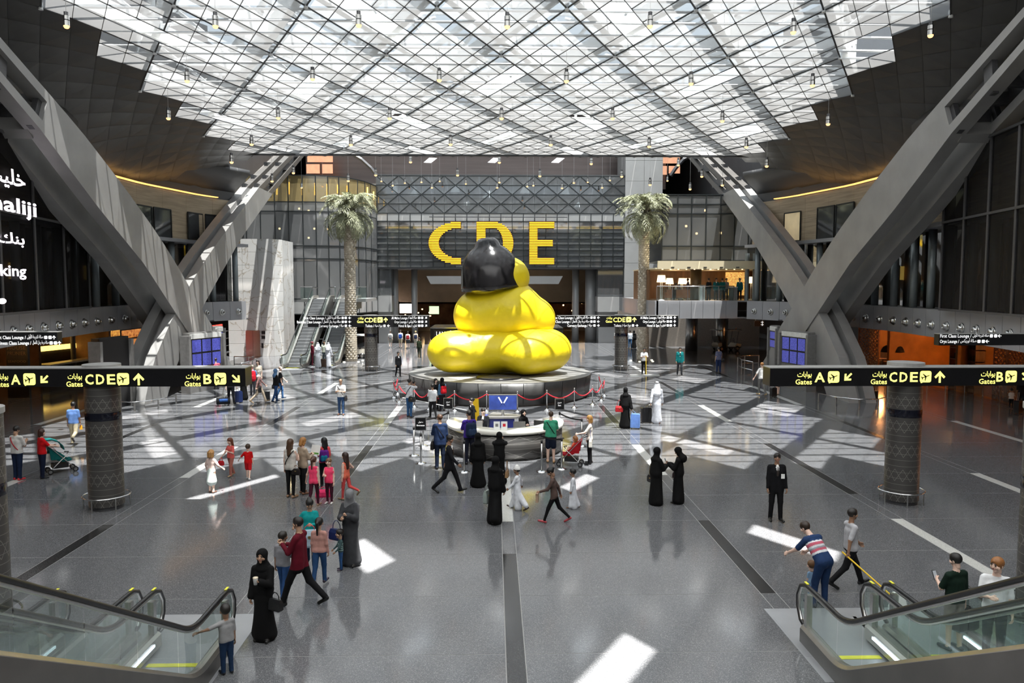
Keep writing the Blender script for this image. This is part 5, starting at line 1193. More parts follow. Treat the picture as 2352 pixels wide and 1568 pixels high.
def palm(x, y, label):
    b = fl(x, y); t = thing('date_palm', label, 'palm tree', b, 0, 'indoor date palms'); H = 11.7; n = 40
    MB().tube([(.05 * math.sin(i * .35), .04 * math.cos(i * .5), H * i / n) for i in range(n + 1)], [.43 + .05 * math.exp(-i / 2.5) - .05 * i / n for i in range(n + 1)], 18).build('trunk', [BARK], t, True, False)
    sc_ = MB(); rows = 64
    for r_ in range(rows):
        z = .12 + (H - .5) * r_ / rows; k = 9; rr = .44 - .05 * r_ / rows
        for i in range(k):
            a = 2 * PI * (i + .5 * (r_ % 2)) / k; ca, sa = math.cos(a), math.sin(a); tx, ty = -sa, ca
            def P(u, o, dz): return (ca * (rr + o) + tx * u, sa * (rr + o) + ty * u, z + dz)
            sc_.add([P(-.13, -.01, .06), P(0, -.01, -.06), P(.13, -.01, .06), P(.07, .05, .12), P(-.07, .05, .12), P(0, -.02, .17)], [(0, 1, 4), (1, 2, 3), (1, 3, 4), (0, 4, 5), (2, 5, 3), (3, 5, 4)], 0 if (i + r_) % 3 else 1)
    o = sc_.build('bark_scales', [BARK, BARK2], t, False, False); o['kind'] = 'stuff'
    hb = MB(); rs = random.Random(x)
    for i in range(70):
        a = rs.uniform(0, 2 * PI); z = H - .6 + rs.uniform(0, 1.1); hb.cyl((.3 * math.cos(a), .3 * math.sin(a), z), (.52 * math.cos(a), .52 * math.sin(a), z + .28), .07, .05, 6, rs.choice((0, 1)))
    o = hb.build('leaf_stubs', [BARK, M('stub_dark', (.10, .09, .06), .7)], t, False, False); o['kind'] = 'stuff'
    for i in range(84):
        f = i / 84; k = 5 if f < .12 else 0 if f < .3 else 2 if f < .45 else 1 if f < .7 else 3 if f < .88 else 4
        o = link('frond', fms[k], t, False); o.location = (0, 0, H + .45 - .5 * f); s_ = rs.uniform(.72, .95); o.scale = (s_, s_, s_); o.rotation_euler = (rs.uniform(-.25, .25), rs.uniform(-.1, .2) + (.55 if f > .6 else 0), i * 2.399 + rs.uniform(-.2, .2))
    for i in range(5):
        a = 2 * PI * i / 5 + .5; MB().lathe([(0, .05), (.09, .05), (.1, .03), (.1, 0)], n=12).build('ground_uplight', [M('uplight_lens', (1, .9, .7), .4, 0, .05, 4, emit=1.5)], t, False, False, (.95 * math.cos(a), .95 * math.sin(a), 0))
palm(807, 829, 'tall indoor date palm beside the far escalators and golf cart'); palm(1476, 828, 'tall indoor date palm in front of the grey pylon')
# ------------------------------------------------------------------ pendant lamps
lb_ = MB().cyl((0, 0, .08), (0, 0, .22), .085, n=14, mi=0).cyl((0, 0, .22), (0, 0, .25), .07, n=14, mi=1).cyl((0, 0, .25), (0, 0, .36), .085, n=14, mi=0).cyl((0, 0, .36), (0, 0, .47), .06, n=10, mi=1).mesh('lamp_body', [STEEL, DARKST], False)
lbu = MB().lathe([(0, 0), (.05, .01), (.08, .05), (.082, .085)], n=14).mesh('lamp_bulb', [BULB], True)
lca = MB().cyl((0, 0, 0), (0, 0, 1), .006, n=5, caps=False).mesh('lamp_cable', [STEEL]); nl_ = [0]
def pendant(x, y, Y=None, L=1.5, lab=None):
    if Y is None:
        r = ray(x, y); p = None
        for i in range(2600, 5400):
            q = CAM + r * (i * .01 / r.y)
            if q.z > ZC(q.y) - L: p = q; break
        if p is None: p = CAM + r * (52 / r.y)
    else: p = CAM + ray(x, y) * (Y / ray(x, y).y)
    top = ZC(p.y) if p.y < 54 else (15.1 + (p.y - 54) * .65 if p.y < 60 else 19 + (p.y - 60) * .1375)
    if abs(p.x) > 16.5 and p.y < 54: top -= 2.5 * ((abs(p.x) - 16.5) / 5.5) ** 2
    t = thing('pendant_lamp', lab or 'small steel can pendant lamp among the distant cluster hung in front of the bridge', 'pendant lamp', p, 0, 'pendant lamps under the ceiling')
    t.scale = (1.3, 1.3, 1.3) if p.y < 60 else (1.15, 1.15, 1.15); link('body', lb_, t, False); link('bulb', lbu, t, False); c = link('cable', lca, t, False); c.location = (0, 0, .46); c.scale = (1, 1, max(.2, (top - p.z) / t.scale[2] - .46))
ROWS_ = (('highest', ((153, 66), (495, 66), (824, 64), (1165, 67), (1493, 66), (1822, 80), (2137, 87))), ('second highest', ((430, 191), (718, 187), (1009, 189), (1301, 191), (1587, 197), (1866, 201))),
         ('third', ((387, 276), (639, 275), (895, 276), (1152, 276), (1407, 276), (1659, 282), (1902, 289))), ('fourth', ((578, 335), (806, 336), (1035, 335), (1265, 336), (1491, 340), (1714, 341))))
for nm_, row in ROWS_:
    for i, (x, y) in enumerate(row): pendant(x, y, None, 1.5, '%s steel can pendant lamp from the left in the %s row under the skylight' % (ORD_[i], nm_))
row5 = {(532, 376): 0, (943, 375): 1, (1147, 376): 2, (1358, 379): 3, (1558, 382): 4, (1761, 385): 5}
for x, y, Y in ((532, 376, 45), (1761, 385, 46), (943, 375, 56), (1147, 376, 56), (1358, 379, 56), (1558, 382, 57), (625, 419, 54), (674, 400, 55), (800, 418, 57), (863, 405, 57), (1051, 405, 58), (1240, 407, 58), (1428, 408, 58), (1493, 427, 58), (1612, 408, 55), (1659, 428, 54),
                (693, 433, 70), (741, 430, 75), (902, 428, 70), (992, 433, 66), (1142, 433, 66), (1211, 430, 74), (1291, 434, 66), (1383, 433, 66), (968, 420, 72), (1147, 421, 64), (1318, 422, 64), (876, 418, 76), (930, 422, 78), (1010, 418, 78), (1070, 424, 76), (1225, 428, 70), (1350, 420, 77), (1401, 416, 76), (1533, 417, 70), (1585, 437, 60)): pendant(x, y, Y, 1.5, '%s steel can pendant lamp from the left in the row just below the skylight edge' % ORD_[row5[(x, y)]] if (x, y) in row5 else None)
# ------------------------------------------------------------------ golf carts
def cart(loc, rz, label):
    t = thing('golf_cart', label, 'golf cart', loc, rz); CRM = M('cart_cream', (.62, .58, .50), .4); SEAT = M('cart_seat', (.10, .09, .08), .6)
    MB().prism([(-1.15, .35), (1.15, .35), (1.25, .62), (.75, .72), (.55, .42), (-.2, .42), (-.3, .78), (-1.15, .78), (-1.25, .6)], -.55, .55).build('body', [CRM], t, False, False)
    MB().box(-1.2, 1.2, -.58, .58, .28, .38).build('sill', [BLACK], t, False, False)
    for x in (-.75, -1.05): MB().box(x, x + .42, -.5, .5, .78, .9).build('seat', [SEAT], t, False, False)
    MB().hexa([(-1.1, -.5, .88), (-1.0, -.5, .88), (-1.0, .5, .88), (-1.1, .5, .88), (-1.25, -.5, 1.35), (-1.15, -.5, 1.35), (-1.15, .5, 1.35), (-1.25, .5, 1.35)]).build('backrest', [SEAT], t, False, False)
    MB().strip([[(-1.4, y, 1.9 + .07 * (1 - abs(y) / .62)), (1.2, y, 1.9 + .07 * (1 - abs(y) / .62)), (1.2, y, 1.95 + .09 * (1 - abs(y) / .62)), (-1.4, y, 1.95 + .09 * (1 - abs(y) / .62))] for y in (-.64, -.3, 0, .3, .64)]).build('roof', [WHITE], t, False, False)
    for y in (-.52, .52):
        for x0, x1 in ((-1.2, -1.25), (.75, .95)): MB().cyl((x0, y, .7), (x1, y, 1.92), .02, n=6).build('roof_post', [BLACK], t, False, False)
    MB().tube([(.55, -.25 + .16 * math.cos(a), 1.0 + .16 * math.sin(a)) for a in [2 * PI * i / 16 for i in range(16)]], .015, 6, closed=True).build('steering_wheel', [BLACK], t, False, False); MB().cyl((.55, -.25, 1.0), (.8, -.25, .65), .02, n=6).build('steering_column', [BLACK], t, False, False)
    MB().cyl((1.0, 0, 1.98), (1.0, 0, 2.1), .06, n=8).build('beacon', [M('orange_beacon', (.9, .25, .03), .4)], t, False, False)
    for x in (-.85, .8):
        for y in (-.52, .52): w_ = MB().cyl((x, y - .09, .23), (x, y + .09, .23), .23, n=18).build('wheel', [RUBBER], t, True, False); MB().cyl((x, y - .1, .23), (x, y + .1, .23), .12, n=12).build('hub', [STEEL], w_, False, False)
cart(fl(803, 826) + Vector((0, 1.5, 0)), R(180), 'cream golf cart with a white roof parked behind the left palm'); cart(fl(1672, 806) + Vector((0, .5, 0)), R(15), 'pale golf cart parked in the dark under the gallery')
# ------------------------------------------------------------------ curved guard rails at the arch feet
for s, lab in ((-1, 'curved steel guard rail around the foot of the left-hand arch'), (1, 'curved steel guard rail around the foot of the right-hand arch')):
    t = thing('guard_rail', lab, 'guard rail', (s * 17.5, 45, 0))
    for pts, zs_ in (([(19.8, 38.4), (18.8, 37.5), (17.8, 37.4), (17.0, 38.2), (16.7, 39.6)], (.45,)), ([(16.9, 50.5), (16.7, 52.2), (17.0, 54), (17.9, 55.2), (19.0, 55.4)], (.45, 1.0))):
        P_ = [Vector((s * q[0], q[1], 0)) for q in pts]
        for z in zs_: MB().tube([p + Vector((0, 0, z)) for p in P_], .03, 8).build('rail', [CHROME], t, True)
        for p in P_: MB().box(p.x - .02, p.x + .02, p.y - .05, p.y + .05, 0, zs_[-1]).build('post', [STEEL], t)
# ------------------------------------------------------------------ ground-floor shops under the side galleries
ORW2 = M('restaurant_orange_wall', (.48, .20, .05), .6, 0, .25, .8); ORD = M('copper_lattice', (.30, .12, .05), .45, .4, .2, 6)
def shop_lamp(x, y, z, col, en, sz=.25):
    l = bpy.data.lights.new('shop_lamp_light', 'POINT'); l.energy = en; l.color = col; l.shadow_soft_size = sz; o = bpy.data.objects.new('shop_lamp_light', l); COL.objects.link(o); o.location = (x, y, z)
GO = 5.6
for s in (-1, 1):
    wr = walls[s]
    ribbon(s, 12, 57.6, 11.5, 11.8, 0, 3.66).build('shop_back_wall', [WARMIN if s < 0 else ORW2], wr)
    for d in ((26, 33, 46.5, 52) if s < 0 else (27, 45.5, 51)):
        p, q = wallpt(s, d, GO + .6), wallpt(s, d, 11.5); MB().bar((p.x, p.y, 1.8), (q.x, q.y, 1.8), .2, 3.6).build('shop_partition', [WARMIN if s < 0 else ORW2], wr)
    for d in (25, 30, 36, 41, 48, 54):
        p = wallpt(s, d, 9.0, 3.2); shop_lamp(p.x, p.y, 2.9, (1, .55, .2) if s < 0 else (1, .42, .13), 90 if s < 0 else 170)
        MB().cyl((p.x, p.y, 3.52), (p.x, p.y, 3.58), .12, n=10).build('shop_downlight', [WARM], wr)
def gx(x, off, s=1, y=800): p = onwall(x, y, s, off); p.z = 0; return p
# orange restaurant: lattice screens, dome lamps, booth, shelf
def lattice_screen(x0, x1, label, off=GO, z1=3.3):
    a, b = gx(x0, off), gx(x1, off); t = thing('lattice_screen', label, 'screen', ((a.x + b.x) / 2, (a.y + b.y) / 2, 0), 0, 'copper lattice screens'); W = (b - a).length; d = (b - a).normalized(); st = .3; mb = MB(); n = max(3, int(W / st)); m_ = int(z1 / st)
    def P(u, z): q = a + d * u; return (q.x, q.y, z)
    for i in range(n):
        for j in range(m_):
            u, z = i * W / n, j * z1 / m_; w_, h = W / n, z1 / m_
            mb.bar(P(u, z), P(u + w_, z + h), .05, .05); mb.bar(P(u + w_, z), P(u, z + h), .05, .05)
            if (i + j) % 2: mb.bar(P(u + w_ / 2, z), P(u + w_ / 2, z + h), .05, .04)
            else: mb.bar(P(u, z + h / 2), P(u + w_, z + h / 2), .05, .04)
    mb.build('lattice', [ORD], t)
    for u in (0, W): MB().bar(P(u, 0), P(u, z1), .1, .1).build('post', [ORD], t)
    MB().bar(P(0, z1), P(W, z1), .1, .1).build('top_rail', [ORD], t)
lattice_screen(1972, 2018, 'tall copper lattice screen beside the arch foot at the orange restaurant'); lattice_screen(2318, 2400, 'copper lattice screen behind the letter B of the gate sign', GO + .5); lattice_screen(2286, 2314, 'narrow copper lattice screen next to the restaurant shelf', GO + .5)
for x, lab in ((2037, 'black dome pendant over the booth nearer the lattice screen'), (2063, 'black dome pendant over the booth nearer the lit wall')):
    p = onwall(x, 805, 1, 7.2); t = thing('dome_lamp', lab, 'pendant lamp', (p.x, p.y, p.z - .1)); MB().lathe([(.0, .5), (.08, .48), (.26, .36), (.38, .14), (.42, 0), (.4, 0), (.24, .3), (0, .42)], n=20).build('shade', [BLACK], t, True, False); MB().cyl((0, 0, .48), (0, 0, 3.66 - p.z), .01, n=5).build('cord', [BLACK], t, False, False)
    MB().lathe([(0, .1), (.07, .14), (.0, .24)], n=10).build('bulb', [WARM], t, True, False)
t = thing('restaurant_booth', 'tan padded booth seats along the lit wall of the orange restaurant', 'booth', gx(2060, 9)); BTH = M('booth_tan', (.38, .24, .14), .7, 0, .25, 3)
for i in range(8):
    p = gx(2024 + i * 13, 9.6); MB().box(p.x - .45, p.x + .3, p.y - .5, p.y + .5, 0, .5).build('seat', [BTH], t); MB().box(p.x + .2, p.x + .5, p.y - .5, p.y + .5, .5, 1.15 + .08 * (i % 2)).build('backrest', [BTH], t)
    if i % 2: MB().cyl((p.x - 1.1, p.y, .72), (p.x - 1.1, p.y, .76), .42, n=16).cyl((p.x - 1.1, p.y, 0), (p.x - 1.1, p.y, .72), .05, n=8).build('table', [M('booth_table', (.2, .11, .06), .4)], t)
c = gx(2222, GO + 1.5); t = thing('display_shelf', 'dark wooden display shelf unit inside the orange restaurant', 'shelf', c)
for z in (.02, .8, 1.5, 2.2, 2.9): MB().box(c.x - .3, c.x + .3, c.y - 1.3, c.y + 1.3, z, z + .06).build('board', [WOODW], t)
for i in range(5): MB().box(c.x - .3, c.x + .3, c.y - 1.3 + i * .64, c.y - 1.24 + i * .64, 0, 2.95).build('upright', [WOODW], t)
for i in range(10): MB().box(c.x - .15, c.x + .15, c.y - 1.15 + (i % 4) * .64, c.y - .85 + (i % 4) * .64, .86 + .7 * (i // 4), 1.2 + .7 * (i // 4)).build('box', [DARKIN], t)
sp = bpy.data.lights.new('restaurant_spot', 'SPOT'); sp.energy = 700; sp.color = (1, .62, .28); sp.spot_size = R(80); sp.shadow_soft_size = .08; o = bpy.data.objects.new('restaurant_spot', sp); COL.objects.link(o); p = onwall(2085, 770, 1, 10.6); o.location = (p.x, p.y, 3.2); o.rotation_euler = (R(10), R(-25), 0)
shop_lamp(p.x - .5, p.y, 2.7, (1, .6, .25), 70, .12); shop_lamp(p.x - 1.2, p.y - 8, 2.7, (1, .5, .2), 90, .15)
t = thing('wall_spot', 'bright spotlight at the top of the orange restaurant wall', 'spotlight', (p.x, p.y, 3.3)); MB().lathe([(0, .02), (.1, .0), (.12, .12), (.05, .25), (0, .36)], n=12).build('can', [WARM], t, True, False)
# glass barrier in front of the restaurant
t = thing('glass_barrier', 'low glass barrier with steel posts in front of the orange restaurant', 'barrier', gx(2230, 5.0)); xs_ = (2100, 2133, 2176, 2220, 2262, 2302, 2345, 2390)
for a, b in zip(xs_, xs_[1:]):
    p, q = gx(a, 5.0), gx(b, 5.0); MB().bar((p.x, p.y, 0), (p.x, p.y, 1.15), .05, .05).build('post', [STEEL], t)
    MB().add([(p.x, p.y, .05), (q.x, q.y, .05), (q.x, q.y, 1.1), (p.x, p.y, 1.1)], [(0, 1, 2, 3)]).build('pane', [MG('barrier_glass', (.75, .66, .5), .08, .03, .25, (.5, .4, .26))], t)
# seafood bar on the left
def gl_(x, off, y=800): p = onwall(x, y, -1, off); p.z = 0; return p
t = thing('bar_counter', 'long bar with a glowing amber front edge beneath the left gallery', 'bar', gl_(140, 8.2)); p, q = gl_(66, 8.2), gl_(224, 8.2)
MB().bar((p.x, p.y, .5), (q.x, q.y, .5), .6, 1.0).build('front', [DARKIN], t); MB().bar((p.x, p.y, 1.03), (q.x, q.y, 1.03), .8, .07).build('top', [M('bar_top', (.5, .36, .2), .3)], t); MB().bar((p.x - .9, p.y, 1.95), (q.x - .9, q.y, 1.95), .15, .32).build('glow_strip', [AMBER], t); MB().bar((p.x - .95, p.y, 1.0), (q.x - .95, q.y, 1.0), .1, 2.0).build('back_bar', [DARKIN], t)
t = thing('bar_island', 'pale-topped curved bar island in front of the amber bar', 'bar', gl_(160, 6.2)); p, q = gl_(98, 6.2), gl_(212, 6.4)
MB().bar((p.x, p.y, .45), (q.x, q.y, .45), .7, .9).build('front', [DARKIN], t); MB().bar((p.x, p.y, 1.25), (q.x, q.y, 1.25), .9, .1).build('top', [M('island_top', (.6, .5, .38), .3)], t)
for k in (.1, .5, .9): r_ = p.lerp(q, k); MB().cyl((r_.x, r_.y, .85), (r_.x, r_.y, 1.25), .05, n=8).build('top_support', [DARKIN], t)
for i in range(6):
    p = gl_(104 + i * 20, 7.3); s_ = thing('bar_stool', '%s dark round stool from the totem along the amber bar' % ORD_[i], 'stool', p, 0, 'bar stools at the seafood bar'); MB().cyl((0, 0, .7), (0, 0, .78), .2, n=14).build('seat', [DARKIN], s_, False, False); MB().cyl((0, 0, .02), (0, 0, .7), .03, n=8).build('stem', [STEEL], s_, False, False); MB().cyl((0, 0, 0), (0, 0, .02), .2, n=14).build('foot', [STEEL], s_, False, False)
for x in (168, ): p = gl_(x, 7.8); MB().cyl((p.x, p.y, 0), (p.x, p.y, 3.6), .16, n=12).build('shop_column', [DARKST], walls[-1])
Yt = gl_(38, 4.6).y; a, b = plY(15, 838, Yt), plY(62, 790, Yt); t = thing('restaurant_totem', 'black totem with faint bronze lettering of the seafood house', 'sign', ((a.x + b.x) / 2, Yt, 0)); MB().box(a.x, b.x, Yt, Yt + .2, 0, b.z).build('panel', [SIGNB], t)
BRL = M('bronze_letters', (.30, .18, .10), .4, .3); m_ = (a.x + b.x) / 2; ww = b.x - a.x
for k, (tx, h) in enumerate((('HOUSE', .2), ('PRUNIER', .2), ('SEAFOOD', .13))): Print().text(tx, m_, b.z - .3 - .3 * k - (.1 if k == 2 else 0), h, 'c', 0, ww * .86).build('lettering', [BRL], t).location = (0, Yt - .01, 0)
for i, (x, off) in enumerate(((20, 9.5), (262, 8), (312, 7), (505, 4))):
    p = gl_(x, off, 790); t = thing('lit_shop_display', ['amber shelf display behind the seafood totem', 'orange-lit bottle display behind the arch foot', 'glowing red shop display seen behind the arch', 'red and yellow toy display beside the marble block'][i], 'display', p)
    GL = M('display_glow_%d' % i, ((1, .5, .12), (1, .32, .06), (1, .22, .05), (.75, .05, .03))[i], .5, 0, .75, 5, emit=.7)
    for z in (.5, 1.1, 1.7, 2.3): MB().box(-.25, .25, -1.4, 1.4, z, z + .05).build('shelf', [DARKIN], t, False, False)
    MB().box(-.3, -.25, -1.45, 1.45, 0, 2.9).build('back', [GL], t, False, False)
    for k in range(16): MB().cyl((0, -1.2 + .33 * (k % 8), .55 + .6 * (k // 8)), (0, -1.2 + .33 * (k % 8), .85 + .6 * (k // 8)), .07, n=8).build('goods', [GL], t, False, False)
# ------------------------------------------------------------------ gallery restaurant furniture
SHD = M('lamp_shade_lit', (1.0, .80, .52), .6, 0, .05, 4, emit=1.6)
def floor_lamp(x, Y, lab, k=1.0):
    X = xat(x, Y); t = thing('floor_lamp', lab, 'floor lamp', (X, Y, 4.93)); MB().lathe([(0, 0), (.28 * k, 0), (.22 * k, .05), (.05, .1)], n=16).build('base', [WHITE], t, True, False)
    for dx in (-.06, .06): MB().cyl((dx, 0, .05), (dx, 0, 1.5 * k), .03, n=8).build('pole', [WHITE], t, False, False)
    MB().lathe([(.36 * k, 1.4 * k), (.28 * k, 1.95 * k)], n=20).build('shade', [SHD], t, True, False)
floor_lamp(1519, 59.0, 'white floor lamp with a big lit shade at the end of the gallery'); floor_lamp(1538, 62, 'lit shade lamp behind the yellow cushion in the gallery', .9); floor_lamp(1566, 63, 'lit shade lamp in the middle of the gallery restaurant', .9); floor_lamp(1581, 63.5, 'lit shade lamp beside the bronze column in the gallery', .9); floor_lamp(1726, 61, 'lit shade lamp next to the gallery fins', .95)
for i, x in enumerate((1540, 1552, 1572)):
    X = xat(x, 59.6); t = thing('armchair', ['orange gallery armchair nearest the big floor lamp', 'orange gallery armchair under the seated man', 'orange gallery armchair beside the bronze column'][i], 'chair', (X, 59.6, 4.93)); CH = M('armchair_orange', (.36, .12, .04), .6)
    MB().box(-.35, .35, -.35, .35, .2, .45).build('seat', [CH], t, False, False); MB().box(-.35, .35, -.4, -.3, .2, .85).build('backrest', [CH], t, False, False)
    for sx in (-.38, .3): MB().box(sx, sx + .08, -.35, .35, .2, .62).build('armrest', [CH], t, False, False)
    for sx in (-.3, .3):
        for sy in (-.3, .3): MB().cyl((sx, sy, 0), (sx, sy, .2), .025, n=6).build('leg', [STEEL], t, False, False)
t = thing('reception_stand', 'white reception stand in the gallery beside the staff in teal', 'stand', (xat(1612, 59.2), 59.2, 4.93)); MB().box(-.2, .2, -.2, .2, 0, 1.15).build('body', [WHITE], t, False, False); MB().box(-.25, .25, -.22, .25, 1.15, 1.2).build('top', [STEEL], t, False, False)
t = thing('reception_stand', 'pale reception stand between two staff in teal in the gallery', 'stand', (xat(1684, 59.2), 59.2, 4.93)); MB().box(-.28, .28, -.2, .2, 0, 1.0).build('body', [SLATE], t, False, False); MB().box(-.3, .3, -.22, .22, 1.0, 1.05).build('top', [WHITE], t, False, False)
shop_lamp(14.8, 64.5, 6.6, (1, .7, .4), 45); shop_lamp(18, 64.5, 6.6, (1, .7, .4), 45); shop_lamp(-5, 100, 3.2, (1, .6, .35), 220); shop_lamp(6, 100, 3.2, (1, .5, .25), 260); shop_lamp(0, 88, 6.5, (1, .75, .5), 220); shop_lamp(xl0 + 6, 78, 14.2, (1, .75, .35), 260); shop_lamp(xl0 + 12, 79, 14.2, (1, .75, .35), 260); shop_lamp(0, 83.5, 11.5, (.8, .95, 1), 120)
shop_lamp(xl0 + 8, 79, 7.5, (1, .8, .6), 140); shop_lamp(-12, 90, 3.0, (1, .85, .8), 200)
# ------------------------------------------------------------------ people
SKINS = [(.62, .40, .29), (.42, .25, .16), (.28, .155, .095), (.70, .48, .38)]
def cloth(hx, rough=.8):
    return M('cloth_' + hx, hx, rough, 0, .16, 9, bump=.12, spec=.2)
def skinm(i): return M('skin_%d' % i, SKINS[i], .5, 0, .06, 12)
HAIRM = {}
def hairm(hx): return M('hair_' + hx, hx, .5, 0, .3, 25, stretch=(6, 6, 1))
LIPM = M('lips', (.42, .15, .13), .5); EYEM = M('eyes_and_brows', (.03, .022, .018), .3)
X3, Y3, Z3 = (1, 0, 0), (0, 1, 0), (0, 0, 1)
HEADP = [((0, -.016, .032), (0, -.004, .03), .086, .084, 0, (X3, 1.10)), ((0, .03, -.02), (0, .034, -.07), .066, .044, 0, None), ((0, .052, -.088), (0, .056, -.09), .026, .026, 0, None),
         ((0, .088, .012), (0, .102, -.020), .008, .0125, 0, None), ((-.045, .062, -.02), (-.05, .05, -.03), .026, .03, 0, None), ((.045, .062, -.02), (.05, .05, -.03), .026, .03, 0, None),
         ((-.078, -.008, .005), (-.08, -.012, -.028), .022, .014, 0, (X3, 2.0)), ((.078, -.008, .005), (.08, -.012, -.028), .022, .014, 0, (X3, 2.0)),
         ((-.036, .101, .008), (-.03, .101, .008), .011, .011, -1, None), ((.036, .101, .008), (.03, .101, .008), .011, .011, -1, None),
         ((-.033, .0815, .007), (-.033, .0815, .007), .0088, .0088, 4, None), ((.033, .0815, .007), (.033, .0815, .007), .0088, .0088, 4, None),
         ((-.048, .077, .029), (-.02, .089, .032), .0045, .006, 4, None), ((.048, .077, .029), (.02, .089, .032), .0045, .006, 4, None),
         ((-.02, .088, -.048), (.02, .088, -.048), .0085, .0085, 5, None), ((0, -.012, -.06), (0, -.016, -.115), .054, .05, 0, None)]
def hand_prims(curl):
    P = [((0, 0, .02), (0, 0, -.03), .027, .03, 0, (X3, 1.35)), ((0, .012, -.03), (0, .02, -.085), .03, .024, 0, (X3, 1.9)), ((0, -.014, -.03), (0, -.02, -.08), .028, .022, 0, (X3, 1.9))]
    for y, l, z in ((.030, .074, -.088), (.010, .083, -.094), (-.010, .077, -.091), (-.029, .058, -.083)):
        a = np.array((0, y, z)); t = R(12 + curl * .8)
        for k in range(3):
            b = a + np.array((-math.sin(t), 0, -math.cos(t))) * l * (.42, .32, .26)[k]; P.append((tuple(a), tuple(b), .0098 - .0008 * k, .0092 - .0008 * k, 0, None)); a = b; t += R(10 + curl)
    P += [((-.004, .026, -.028), (-.014, .056, -.058), .013, .011, 0, None), ((-.014, .056, -.058), (-.024 - .0002 * curl, .062 - .0003 * curl, -.092), .011, .009, 0, None)]
    return P
PROTO = {}
def proto(key, fn, vox, k):
    if (key, vox) not in PROTO: PROTO[(key, vox)] = sdf_mesh(fn(), vox, k)
    return PROTO[(key, vox)]
def scalp(r, dy=0.0): return ((0, -.018 + dy, .034), (0, -.006 + dy, .036), r, r, 0, (X3, 1.08))
FACEC = ((0, .122, -.045), (0, .122, -.02), .088, .080, -1, (X3, .95)); NAPE = ((0, .03, -.20), (0, .02, -.19), .135, .135, -1, None)
HAIRS = {
    'short': lambda: [scalp(.099), ((0, .05, .085), (0, .07, .075), .03, .025, 0, None), FACEC, NAPE],
    'bald': lambda: [scalp(.093), ((0, .045, .085), (0, .02, .10), .085, .075, -1, None), FACEC, NAPE],
    'bob': lambda: [scalp(.102), ((-.07, -.012, .02), (-.078, -.01, -.10), .035, .03, 0, None), ((.07, -.012, .02), (.078, -.01, -.10), .035, .03, 0, None), ((0, -.06, .0), (0, -.07, -.11), .07, .06, 0, None), FACEC],
    'long': lambda: [scalp(.102), ((-.068, -.02, .0), (-.075, -.06, -.16), .036, .04, 0, None), ((.068, -.02, .0), (.075, -.06, -.16), .036, .04, 0, None), ((0, -.065, .0), (0, -.10, -.36), .085, .065, 0, (Y3, 1.5)), FACEC],
    'pony': lambda: [scalp(.098), ((0, -.10, .045), (0, -.135, .02), .035, .035, 0, None), ((0, -.135, .02), (0, -.135, -.25), .036, .018, 0, None), FACEC, NAPE],
    'bun': lambda: [scalp(.098), ((0, -.115, .05), (0, -.125, .05), .043, .043, 0, None), FACEC, NAPE],
    'curls': lambda: [scalp(.104)] + [((.075 * math.cos(a), -.03 + .06 * math.sin(a), .05 - .03 * j), (.085 * math.cos(a), -.04 + .07 * math.sin(a), .03 - .045 * j), .034, .034, 0, None) for j in range(4) for a in (PI, PI * 1.25, PI * 1.5, PI * 1.75, 0)] + [FACEC],
    'hijab': lambda: [scalp(.110, -.004), ((0, -.01, -.03), (0, -.02, -.10), .098, .088, 0, None), ((0, -.03, -.10), (0, -.045, -.22), .09, .155, 0, (Y3, 1.15)), ((0, .128, -.03), (0, .128, .006), .079, .076, -1, (X3, 1.12))],
    'niqab': lambda: [scalp(.110, -.002), ((0, .012, -.02), (0, .014, -.10), .098, .088, 0, None), ((0, .0, -.10), (0, -.02, -.25), .10, .16, 0, (Y3, 1.1)), ((-.04, .125, .012), (.04, .125, .012), .016, .016, -1, None)],
    'ghutra': lambda: [scalp(.108), ((0, -.06, .02), (0, -.11, -.40), .095, .16, 0, (Y3, 1.7)), ((-.08, 0, .0), (-.12, -.02, -.25), .045, .05, 0, None), ((.08, 0, .0), (.12, -.02, -.25), .045, .05, 0, None), ((0, .135, -.03), (0, .135, .0), .085, .085, -1, None)],
    'cap': lambda: [scalp(.101), ((0, -.01, .075), (0, -.01, .10), .085, .075, 0, None), ((0, .02, -.085), (0, -.02, -.085), .135, .135, -1, None)],
}
HOBJ = {}
def hair_mesh(style):
    if style not in HOBJ:
        V, F, mi = sdf_mesh(HAIRS[style](), .0085, .018); HOBJ[style] = np_mesh('hair_' + style, V, F, np.zeros(len(F)), [hairm('1a1410')])
    return HOBJ[style]
agal_me = MB().tube([(.098 * math.cos(a), -.012 + .106 * math.sin(a), .075) for a in [2 * PI * i / 24 for i in range(24)]], .011, 6, closed=True).tube([(.097 * math.cos(a), -.012 + .105 * math.sin(a), .093) for a in [2 * PI * i / 24 for i in range(24)]], .011, 6, closed=True).mesh('head_cord', [BLACK], True)
LEGS = {'stand': (2, 3, -2, 2), 'walk': (24, 6, -20, 26), 'walk2': (-20, 26, 24, 6), 'step': (12, 10, -10, 14), 'step2': (-10, 14, 12, 10), 'wide': (4, 4, -3, 3), 'sit': (84, 84, 84, 84), 'bend': (16, 12, 8, 10), 'lift': (8, 4, -14, 62)}
ARM = {'down': (3, 7, 10), 'hang': (0, 6, 4), 'hold': (22, 8, 88), 'phone': (26, 8, 98), 'raise': (82, 8, 92), 'push': (38, 6, 42), 'swing': (26, 6, 18), 'back': (-24, 7, 14), 'hip': (-18, 38, 88), 'out': (12, 62, 12), 'reach': (62, 14, 14), 'pull': (-20, 10, 8), 'fold': (18, 10, 100), 'low': (22, 6, 26)}
ROOT = {}
